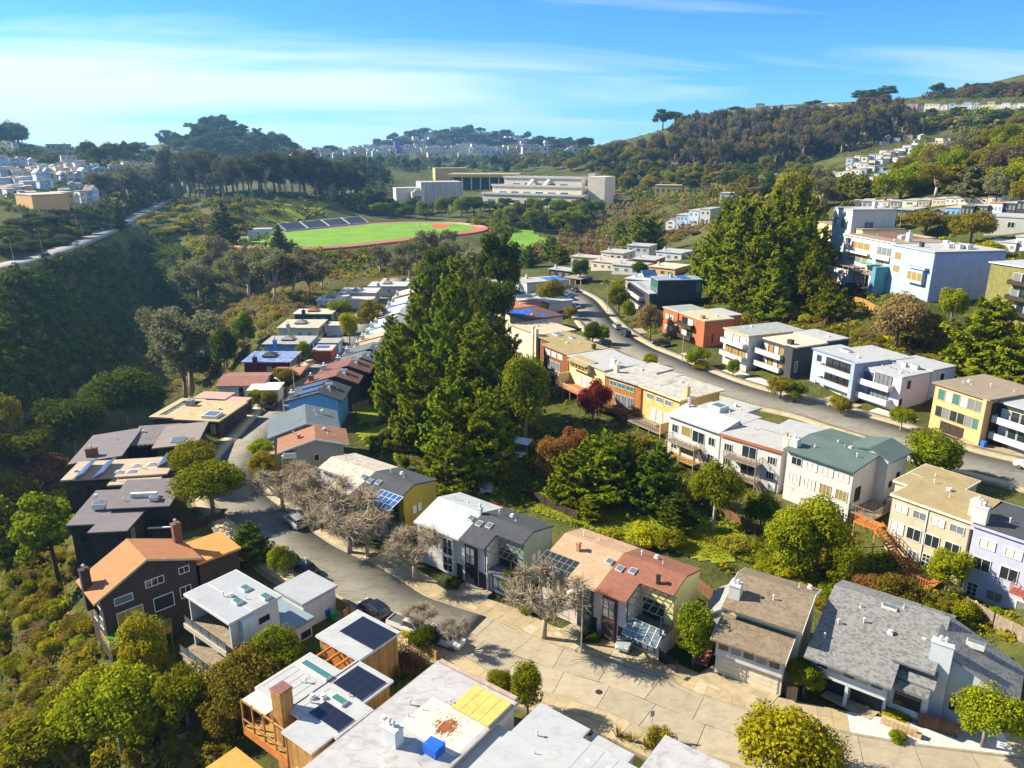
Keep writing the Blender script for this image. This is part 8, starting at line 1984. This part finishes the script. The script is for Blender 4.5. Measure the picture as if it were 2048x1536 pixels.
# --- low ground cover: a loose carpet of leaf tufts that nobody could count
def cover(name, pg, n_, leaf, hgt, size):
    xs = [p[0] for p in pg]; ys = [p[1] for p in pg]
    W_ = [G(a, b_)[:2] for a, b_ in pg]
    x = rng.uniform(min(p[0] for p in W_), max(p[0] for p in W_), n_ * 3); y = rng.uniform(min(p[1] for p in W_), max(p[1] for p in W_), n_ * 3)
    ok = np.array([inpoly(a, b_, W_) for a, b_ in zip(x, y)]); x, y = x[ok][:n_], y[ok][:n_]
    keep = np.array([not blocked(a, b_, .6) for a, b_ in zip(x, y)]) if len(x) else ok
    x, y = x[keep], y[keep]
    z = hz(x, y) + rng.random(len(x)) * hgt
    o = link(name, leaf_mesh(name, np.c_[x, y, z], rng.normal(size=(len(x), 3)) + np.array([0, 0, .6]), size * rng.uniform(.5, 1.4, len(x)), .5, LM[leaf]))
    o['kind'] = 'stuff'
cover('ground_cover', BANK, 14000, 'olive', .9, .22)
cover('ground_cover', RAV, 20000, 'dark', 1.6, .5)  # dark leaf chosen so the ravine shade is partly in the colour
cover('ground_cover', [(250, 700), (420, 590), (640, 560), (620, 610), (520, 660), (420, 760), (330, 790)], 14000, 'tan', .9, .26)
cover('ground_cover', HILL, 9000, 'olive', .8, .24)
NEAR = [(740, 640), (960, 560), (1080, 640), (1150, 700), (1340, 860), (1560, 960), (1800, 1080), (2048, 1230), (2048, 1290), (1760, 1240), (1480, 1150), (1330, 1100), (1180, 1060), (880, 990), (720, 900), (700, 780)]
cover('grass', NEAR, 34000, 'grass', .25, .15)
cover('grass', [(1050, 985), (1180, 970), (1300, 985), (1400, 1030), (1500, 1080), (1440, 1125), (1330, 1100), (1180, 1065), (1060, 1020)], 16000, 'lime', .3, .14)
cover('grass', NEAR, 16000, 'olive', .35, .17)
cover('grass', [(1240, 640), (1500, 620), (1660, 600), (1900, 680), (2048, 760), (2048, 850), (1850, 820), (1600, 720), (1440, 680)], 16000, 'olive', .4, .2)
cover('grass', [(300, 700), (500, 600), (850, 540), (850, 600), (640, 660), (430, 790), (300, 800)], 14000, 'tan', .5, .22)
cover('grass', [(1060, 1000), (1180, 985), (1290, 1000), (1380, 1035), (1480, 1075), (1440, 1110), (1400, 1120), (1330, 1085), (1200, 1055), (1100, 1030)], 9000, 'grass', .25, .11)
cover('ground_cover', [(1400, 1080), (1620, 1080), (1760, 1190), (1640, 1215), (1500, 1130)], 8000, 'lime', .6, .18)
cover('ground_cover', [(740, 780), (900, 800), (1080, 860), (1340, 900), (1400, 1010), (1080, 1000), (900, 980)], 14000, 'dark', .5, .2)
# ---------------------------------------------------------------- cars
m_tyre = M('tyre', (.02, .02, .02), .9, .1); m_rim = M('rim', (.42, .43, .44), .4, .1, metal=.7)
m_head = M('headlamp', (.75, .76, .78), .2, .02); m_tail = M('tail_lamp', (.35, .02, .02), .3, .05)
def paint(name, c):
    if name in MATS: return MATS[name]
    m, nt, N, L, b = newmat(name); b.inputs['Base Color'].default_value = (*c, 1); b.inputs['Roughness'].default_value = .28; b.inputs['Coat Weight'].default_value = .6; b.inputs['Coat Roughness'].default_value = .08; b.inputs['Metallic'].default_value = .25
    return m
CARP = dict(white=paint('car_white', (.72, .72, .72)), black=paint('car_black', (.015, .016, .02)), silver=paint('car_silver', (.38, .40, .42)), blue=paint('car_blue', (.02, .07, .28)), grey=paint('car_grey', (.10, .11, .12)), navy=paint('car_navy', (.02, .03, .07)))
def loft(st):
    """stations (x, half width, z0, z1, top half width) -> closed shell with rounded shoulders"""
    b_ = MB(); k = 8
    for x, w, z0, z1, tw in st:
        m_ = (z0 + z1) / 2
        b_.v += [(x, -w * .9, z0), (x, -w, z0 + (z1 - z0) * .35), (x, -w * .985, z0 + (z1 - z0) * .75), (x, -tw, z1), (x, tw, z1), (x, w * .985, z0 + (z1 - z0) * .75), (x, w, z0 + (z1 - z0) * .35), (x, w * .9, z0)]
    for i in range(len(st) - 1):
        for j in range(k):
            a = i * k + j; c = i * k + (j + 1) % k; b_.f.append((a, c, c + k, a + k))
    b_.f.append(tuple(range(k))[::-1]); b_.f.append(tuple((len(st) - 1) * k + j for j in range(k)))
    return b_
def wheel_mesh(r_=.34, w=.22):
    t, m_ = MB(), MB(); t.bar((0, -w / 2, 0), (0, w / 2, 0), r_, r_, 18); m_.bar((0, -w / 2 - .012, 0), (0, w / 2 + .012, 0), r_ * .62, r_ * .62, 12)
    for i in range(5): a = i * 1.2566; m_.bar((0, -w / 2 - .02, 0), (r_ * .55 * math.cos(a), -w / 2 - .02, r_ * .55 * math.sin(a)), .04)
    return t.mesh('tyre', m_tyre), m_.mesh('rim', m_rim)
WHEEL = wheel_mesh()
def car_proto(kind):
    if kind == 'sedan':
        L_ = 4.6; body = [(-2.3, .72, .38, .70, .6), (-2.15, .86, .28, .90, .74), (-1.5, .90, .24, .97, .80), (0, .91, .22, .98, .82), (.9, .91, .22, .96, .82), (1.7, .89, .24, .86, .76), (2.15, .82, .28, .72, .68), (2.3, .66, .36, .6, .52)]
        cab = [(-1.75, .74, .92, .96, .70), (-1.05, .78, .93, 1.40, .58), (-.1, .79, .93, 1.46, .60), (.35, .79, .93, 1.40, .58), (1.15, .76, .92, .97, .72)]; wb = 1.38
    elif kind == 'suv':
        L_ = 4.8; body = [(-2.4, .78, .42, .9, .7), (-2.3, .9, .32, 1.12, .8), (-1.4, .94, .28, 1.14, .84), (0, .95, .28, 1.12, .85), (1.0, .94, .28, 1.08, .84), (1.9, .92, .3, 1.0, .8), (2.3, .84, .34, .86, .7), (2.4, .7, .42, .72, .56)]
        cab = [(-2.3, .8, 1.05, 1.12, .74), (-1.95, .82, 1.05, 1.68, .64), (-.6, .83, 1.05, 1.76, .66), (.3, .83, 1.05, 1.70, .64), (1.15, .8, 1.03, 1.1, .74)]; wb = 1.42
    else:
        L_ = 5.5; body = [(-2.75, .86, .5, 1.02, .82), (-2.6, .93, .42, 1.06, .86), (-.5, .95, .4, 1.06, .87), (.6, .95, .4, 1.08, .86), (1.6, .94, .4, 1.06, .84), (2.5, .9, .42, .98, .76), (2.75, .78, .5, .84, .66)]
        cab = [(-.55, .8, 1.0, 1.1, .76), (-.35, .82, 1.02, 1.74, .66), (.5, .83, 1.02, 1.78, .66), (.85, .82, 1.02, 1.7, .64), (1.6, .8, 1.0, 1.1, .74)]; wb = 1.75
    bm = loft(body)
    # roof skin over the glasshouse
    xs = [c for c in cab if c[3] > 1.3]
    bm2 = MB()
    for (xa, wa, _, za, ta), (xb, wb_, _, zb_, tb) in zip(xs[:-1], xs[1:]):
        bm2.prism([(xa, -ta - .02, za - .02), (xb, -tb - .02, zb_ - .02), (xb, tb + .02, zb_ - .02), (xa, ta + .02, za - .02)], (0, 0, .06))
    n_ = len(bm.v); bm.v += bm2.v; bm.f += [tuple(i + n_ for i in f) for f in bm2.f]
    for s_ in (-1, 1):   # pillars
        for (xa, w_, z0, za, ta), xo in ((cab[0], 0), (cab[1], 0), (cab[2], 0), (cab[-1], 0)):
            if za > 1.3: bm.bar((xa, s_ * (ta + .02), za - .02), (xa - (.12 if xa < 0 else -.1), s_ * w_, z0), .045)
        bm.bar((cab[-1][0], s_ * cab[-1][4], cab[-1][3]), (cab[-2][0], s_ * cab[-2][4], cab[-2][3]), .045); bm.bar((cab[0][0], s_ * cab[0][4], cab[0][3]), (cab[1][0], s_ * cab[1][4], cab[1][3]), .045)
        bm.box(cab[-1][0] - .35, cab[-1][0] - .15, s_ * .95 - .08, s_ * .95 + .08, 1.0, 1.12)
    if kind == 'pickup': bm.box(-2.6, -.6, -.88, -.8, 1.0, 1.22).box(-2.6, -.6, .8, .88, 1.0, 1.22).box(-2.68, -2.6, -.88, .88, 1.0, 1.22)
    return dict(body=bm.mesh('body', CARP['white'], False), glass=loft(cab).mesh('windows', GLASS['dark']), L=L_, wb=wb, front=body[-2][0], back=body[1][0], zf=.66 if kind == 'sedan' else .8)
CARS = {k: car_proto(k) for k in ('sedan', 'suv', 'pickup')}
m_bed = M('pickup_bed', (.08, .08, .08), .9)
def car(kind, colour, x, y, z, ang, label, group=None):
    p = CARS[kind]; o = empty('parked_' + ('pickup' if kind == 'pickup' else 'car'), (x, y, z), ang); props(o, label, 'pickup' if kind == 'pickup' else 'car', group)
    link('body', p['body'], o, mat=CARP[colour]); link('windows', p['glass'], o)
    for sx in (-1, 1):
        for sy in (-1, 1):
            t = link('wheel', WHEEL[0], o, (sx * p['wb'], sy * .82, .34), math.pi if sy > 0 else 0); link('rim', WHEEL[1], t)
    hl = shared(('hl', kind), lambda: MB().box(-.12, .08, -.2, .2, -.08, .08).mesh('headlight', m_head)); tl = shared(('tl', kind), lambda: MB().box(-.06, .06, -.14, .14, -.1, .1).mesh('tail_light', m_tail))
    for sy in (-1, 1): link('headlight', hl, o, (p['front'], sy * .56, p['zf'])); link('tail_light', tl, o, (p['back'] - .04, sy * .66, p['zf'] + .1))
    if kind == 'pickup': MB().box(-2.58, -.62, -.8, .8, 1.05, 1.075).build('load_bed', m_bed, o)
def park(kind, colour, line, px, py, z, off, label, flip=False, turn=0.0, group=None):
    """beside a street at the spot of a photo pixel, off metres from the centreline (None: exactly there)"""
    x, y = P(px, py, z); k = int(np.argmin((line[:, 0] - x) ** 2 + (line[:, 1] - y) ** 2)); nn = normals(line)[k]
    d = line[min(k + 1, len(line) - 1)] - line[max(k - 1, 0)]
    if off is not None: x, y = line[k, 0] + nn[0] * off, line[k, 1] + nn[1] * off
    car(kind, colour, x, y, line[k, 2] + (0.0 if off is not None else z - line[k, 2]), math.atan2(d[1], d[0]) + (math.pi if flip else 0) + turn, label, group)
park('suv', 'black', ROAD_L, 768, 1218, 0, 2.9, 'black car parked ahead of the white pickup near the bend')
park('pickup', 'white', ROAD_L, 832, 1245, 0, 2.9, 'white pickup truck with open bed between the black car and the white car', True)
park('suv', 'white', ROAD_L, 905, 1280, 0, 2.9, 'white car parked behind the white pickup by the bare tree', True)
park('sedan', 'black', ROAD_L, 632, 1135, 0, 2.9, 'black car parked beside the low garage wing at the bend'); park('sedan', 'navy', ROAD_L, 596, 1112, 0, 2.9, 'dark navy car parked ahead of the black one at the bend')
park('suv', 'silver', ROAD_L, 600, 1050, 0, -2.9, 'silver car under the leafless trees of the bend')
park('sedan', 'white', ROAD_L, 516, 897, .1, -5.4, 'white car nosed into the drive by the lime bush', turn=1.4)
park('sedan', 'silver', ROAD_L, 1255, 1284, .15, None, 'silver car in the open carport of the red-brown duplex', turn=1.57)
park('sedan', 'black', ROAD_L, 555, 815, 0, 2.7, 'black car at the kerb below the clipped hedge balls'); park('sedan', 'silver', ROAD_L, 632, 752, 0, -2.8, 'silver car at the kerb beside the maroon roofed terrace')
park('sedan', 'blue', ROAD_L, 692, 703, 0, 2.6, 'bright blue car at the kerb beside the red garage'); park('suv', 'grey', ROAD_L, 702, 688, 0, 2.6, 'grey car parked ahead of the bright blue one'); park('sedan', 'black', ROAD_L, 716, 668, 0, 2.6, 'black car near the far end of the left street')
park('suv', 'silver', ROAD_R, 1240, 656, 5, -3.4, 'silver car with dark windows on the right street kerb'); park('suv', 'navy', ROAD_R, 1260, 668, 5, -3.4, 'dark blue car parked close behind the silver one on the right street'); park('suv', 'black', ROAD_R, 1322, 690, 5.2, None, 'black car on the drive below the brick-orange house', turn=1.2)
park('suv', 'white', ROAD_R, 1140, 588, 4.5, 3.4, 'white van-like car at the far kerb of the right street'); park('sedan', 'blue', ROAD_R, 1138, 597, 4.5, 3.4, 'blue car parked behind the white one on the right street'); park('sedan', 'white', ROAD_R, 1138, 613, 4.5, 3.6, 'small white car by the willowy tree on the right street')
park('sedan', 'navy', ROAD_R, 1206, 577, 4.5, -3.2, 'dark car at the head of the right street'); park('pickup', 'grey', ROAD_R, 1172, 572, 4.4, 1.5, 'grey pickup turning at the head of the right street', turn=.7)
park('suv', 'navy', ROAD_R, 1205, 692, 5.2, None, 'dark blue car on the drive beside the redwood house', turn=1.0); park('suv', 'grey', ROAD_R, 1188, 697, 5.2, None, 'dark grey car on the drive beside the redwood house', turn=1.0)
park('suv', 'white', ROAD_R, 2040, 962, 6.2, -3.0, 'white car parked across from the beige house on the right street')
for i in range(12):
    x, y, z = G(740 + i * 9, 398 + rnd.uniform(-3, 3)); car(rnd.choice(('sedan', 'suv')), rnd.choice(('white', 'silver', 'blue', 'grey')), x, y, z + .2, rnd.uniform(0, 3), 'tiny car in the school car park left of the gym', 'cars in the school car park')
for px, py in ((150, 490), (205, 462), (232, 452), (300, 412), (312, 408), (285, 425)):
    x, y = P(px, py, 10.1); car('sedan', rnd.choice(('white', 'silver', 'grey')), x, y, 10.1, 1.9, 'tiny car on the far road left of the ravine', 'cars on the far left road')

# ---------------------------------------------------------------- street lamps, signs, fences, bins
def lamp(x, y, z, hgt, ang, label, group=None):
    o = empty('street_lamp', (x, y, z), ang); props(o, label, 'street lamp', group)
    MB().bar((0, 0, -.2), (0, 0, hgt * .96), .10, .06, 8).bar((0, 0, -.1), (0, 0, .5), .17, .13, 8).build('pole', m_metal, o)
    a = MB(); pr = (0, 0, hgt * .95)
    for k in range(1, 6):
        t = k / 5; q = (1.9 * t, 0, hgt * .95 + .55 * math.sin(t * 1.57)); a.bar(pr, q, .05, .045, 6); pr = q
    a.build('arm', m_metal, o); MB().box(1.8, 2.5, -.14, .14, hgt * .95 + .45, hgt * .95 + .6).box(1.9, 2.4, -.1, .1, hgt * .95 + .40, hgt * .95 + .46).build('lamp_head', m_trim, o)
for px, py, z, ang, hg, lb in ((1162, 1303, .12, 3.9, 8.6, 'grey street lamp in front of the green framed duplex windows'), (570, 842, .12, 2.4, 8.8, 'grey street lamp beside the slate-blue roof'), (590, 790, .12, .2, 7.0, 'grey street lamp beside the blue house chimney'), (1364, 722, 5.2, 2.6, 8.6, 'grey street lamp in front of the brick-orange house'), (1214, 622, 4.8, 2.8, 8.6, 'grey street lamp beside the round street tree near the black house'),
                           (1798, 462, 27, 3.0, 8, 'grey street lamp behind the hillside apartment roof'), (748, 655, .12, 2.9, 8, 'grey street lamp at the far end of the left street')):
    x, y = P(px, py, z); lamp(x, y, z, hg, ang, lb)
for px, py in ((28, 524), (157, 468), (168, 488), (85, 505)): x, y, z = G(px, py); lamp(x, y, z, 10, 3.0, 'tall lamp post along the far road left of the ravine', 'lamp posts on the far left road')
x, y = P(1302, 1472, .12); o = empty('street_sign', (x, y, .12), .3); props(o, 'thin street sign post on the kerb by the grey roof corner', 'street sign')
MB().bar((0, 0, -.2), (0, 0, 3.0), .035, .035, 6).build('post', m_metal, o); MB().box(-.22, .22, -.02, .02, 2.3, 2.95).build('sign_plate', m_metal, o)
def pxs(L_, z=None): return [(*P(a, b_, z), z) if z is not None else G(a, b_) for a, b_ in L_]
fence('brown board fence along the top of the gully lawn', pxs([(1395, 1008), (1435, 1030), (1510, 1070)]), 1.7); fence('dark fence behind the white and charcoal duplex', pxs([(1040, 992), (1090, 1012), (1155, 1042)]), 1.6, m_dkwood)
fence('weathered fence round the upper green yard', pxs([(760, 842), (806, 828)]), 1.8, m_greywood); fence('weathered fence round the lower green yard', pxs([(752, 890), (790, 868), (822, 850)]), 1.8, m_greywood); fence('short fence at the end of the upper green yard', pxs([(705, 822), (738, 812)]), 1.6, m_greywood)
fence('golden board fence round the terraced garden on the hillside', pxs([(1648, 655), (1700, 606), (1725, 612), (1760, 632)]), 2.0, m_wood); fence('red-brown fence below the hillside apartments', pxs([(1640, 568), (1668, 580), (1705, 590), (1750, 585)]), 2.0, M('red_fence', (.22, .07, .05), .85, .2, 1.5, kind='boards')); fence('grey fence at the hillside above the lilac house', pxs([(1825, 660), (1860, 672), (1895, 680)]), 1.6, m_greywood)
fence('tall weathered fence behind the grey shingled house', pxs([(1930, 1222), (1985, 1255), (2060, 1295)]), 1.9, m_greywood); fence('brown side fence by the red-brown duplex end wall', pxs([(1395, 1180), (1425, 1205)]), 1.8, m_brownwood)
fence('black slatted gate fence beside the tall laurel', pxs([(1318, 1320), (1352, 1345)], .12), 1.4, m_black); fence('brown slatted gate by the clipped round tree', pxs([(1564, 1388), (1592, 1405)], .12), 1.7, m_dkwood); fence('brown garden fence beside the young spreading street tree', pxs([(1835, 1450), (1912, 1475)], .12), 1.5, m_brownwood)
fence('golden fence round the bin yard beside the low garage wing', pxs([(652, 1210), (700, 1235), (690, 1250)], -.2), 1.9, m_wood); fence('golden fence along the kerb bed by the dark bush', pxs([(818, 1290), (846, 1302), (874, 1322)], .1), 1.2, m_wood); fence('brown fence below the cedar house in the thicket', pxs([(360, 1495), (420, 1475), (470, 1470)]), 1.6, m_greywood)
fence('wooden yard fence between the white house and the cedar house', pxs([(610, 1275), (660, 1225)], -1), 1.8, m_brownwood); fence('dark fence at the bend beside the orange garage roof', pxs([(385, 1060), (450, 1040)]), 1.6, m_dkwood); fence('low timber fence along the drive by the carport', pxs([(575, 790), (600, 772), (628, 760)], .1), 1.6, m_greywood)
for i, (px, py, c, lb) in enumerate(((655, 1225, (.02, .12, .5), 'blue wheeled bin in the fenced bin yard'), (668, 1232, (.02, .3, .06), 'green wheeled bin in the fenced bin yard'), (1966, 893, (.02, .14, .5), 'blue wheeled bin on the drive of the dark balcony house'))):
    x, y = P(px, py, .3 if i < 2 else 6.2); o = empty('wheeled_bin', (x, y, -.2 if i < 2 else 6.1), .4); props(o, lb, 'bin')
    m_ = M('bin_%d' % i, c, .6); b_ = MB(); b_.v = [(-.28, -.3, .08), (.28, -.3, .08), (.28, .3, .08), (-.28, .3, .08), (-.33, -.37, 1.0), (.33, -.37, 1.0), (.33, .37, 1.0), (-.33, .37, 1.0)]; b_.f = [(3, 2, 1, 0), (4, 5, 6, 7), (0, 1, 5, 4), (1, 2, 6, 5), (2, 3, 7, 6), (3, 0, 4, 7)]
    b_.build('tub', m_, o); MB().box(-.35, .35, -.4, .42, 1.0, 1.08).build('lid', m_, o); MB().bar((-.3, .36, .12), (.3, .36, .12), .12, .12, 8).build('wheel_axle', m_tyre, o)
# crumpled silver sheeting laid along the gully, and the small awning at its head
path = catmull([(*G(a, b_)[:2], 0) for a, b_ in ((975, 990), (972, 962), (990, 930), (1012, 915), (1050, 915))], .8)
V, F = [], []
for i, p in enumerate(offs(path, 0)):
    nn = normals(path)[i]
    for j in range(7):
        o_ = (j - 3) * .42; x, y = p[0] + nn[0] * o_, p[1] + nn[1] * o_; V.append((x, y, gz(x, y) + .25 + rnd.uniform(0, .5)))
for i in range(len(path) - 1):
    for j in range(6): k = i * 7 + j; F.append((k, k + 1, k + 8, k + 7))
props(link('plastic_sheeting', mesh_np('plastic_sheeting', V, F, M('silver_sheet', (.50, .56, .62), .25, .3, 2, metal=.4))), 'crumpled silver plastic sheeting laid along the gully floor', 'sheeting')
x, y, z = G(1040, 905); o = empty('garden_awning', (x, y, z), -.5); props(o, 'small pale blue garden awning beside the silver sheeting', 'awning')
MB().prism([(-2.2, -1, 2.2), (2.2, -1, 2.2), (2.2, 1, 2.7), (-2.2, 1, 2.7)], (0, 0, .08)).build('canopy', M('awning_blue', (.34, .48, .60), .7), o); MB().box(-2.1, -2.0, -.95, -.85, -.3, 2.2).box(2.0, 2.1, -.95, -.85, -.3, 2.2).box(-2.1, -2.0, .85, .95, -.3, 2.7).box(2.0, 2.1, .85, .95, -.3, 2.7).build('posts', m_greywood, o)
# paved yard and drives
def pad(name, L_, z, mat, th=.12):
    b_ = MB().prism([(*P(a, b2, z), z - th) for a, b2 in L_], (0, 0, th)); return props(b_.build(name, mat), kind='structure')
pad('patio', [(1950, 1262), (2060, 1320), (2060, 1375), (2000, 1340)], .35, M('ochre_patio', (.58, .32, .04), .9, .1)); pad('patio', [(1960, 1190), (2060, 1230), (2060, 1290), (1990, 1250)], 1.6, M('brick_patio', (.40, .20, .11), .9, .2, 2))
pad('driveway', [(1115, 1262), (1165, 1235), (1205, 1262), (1150, 1300)], .16, m_conc2); pad('driveway', [(905, 1178), (940, 1158), (985, 1185), (955, 1208)], .16, mslab[1]); pad('driveway', [(1390, 1352), (1440, 1322), (1570, 1378), (1530, 1422)], .155, m_conc2); pad('driveway', [(1640, 1390), (1690, 1360), (1780, 1405), (1740, 1440)], .155, m_conc2); pad('driveway', [(600, 1190), (640, 1160), (690, 1200), (660, 1215)], .05, m_asph)
def drive(line, px, py, z, w_, o0, o1, mat):
    """driveway from the pavement edge back to a house, square to the street"""
    x, y = P(px, py, z); k = int(np.argmin((line[:, 0] - x) ** 2 + (line[:, 1] - y) ** 2)); nn = normals(line)[k]; tx, ty = nn[1], -nn[0]; zz = line[k, 2]
    q = [(line[k, 0] + nn[0] * o + tx * t, line[k, 1] + nn[1] * o + ty * t, zz - .2) for o, t in ((o0, -w_ / 2), (o0, w_ / 2), (o1, w_ / 2), (o1, -w_ / 2))]
    props(MB().prism(q, (0, 0, .33)).build('driveway', mat), kind='structure')
m_dp = M('drive_pale', (.56, .51, .42), .9, .08)
for i, (px, py, w_) in enumerate(((1500, 768, 8), (1650, 812, 7), (1745, 845, 8), (1985, 905, 11), (1355, 708, 7), (1262, 655, 6), (1440, 745, 6))): drive(ROAD_R, px, py, 6, w_, -7.85, -12.5, m_conc2 if i % 2 else m_dp)
# ---------------------------------------------------------------- air: one even haze box round everything
hb = MB().box(-5200, 5200, -600, 6200, -75, 300)
hm = bpy.data.materials.new('haze_air'); hm.use_nodes = True; hn = hm.node_tree; hn.nodes.clear()
ho = hn.nodes.new('ShaderNodeOutputMaterial'); hv = hn.nodes.new('ShaderNodeVolumePrincipled')
hv.inputs['Color'].default_value = (.26, .56, 1.0, 1); hv.inputs['Density'].default_value = 0.00011; hv.inputs['Anisotropy'].default_value = .35
hn.links.new(hv.outputs[0], ho.inputs['Volume'])
hz_o = hb.build('haze', hm); hz_o['kind'] = 'stuff'
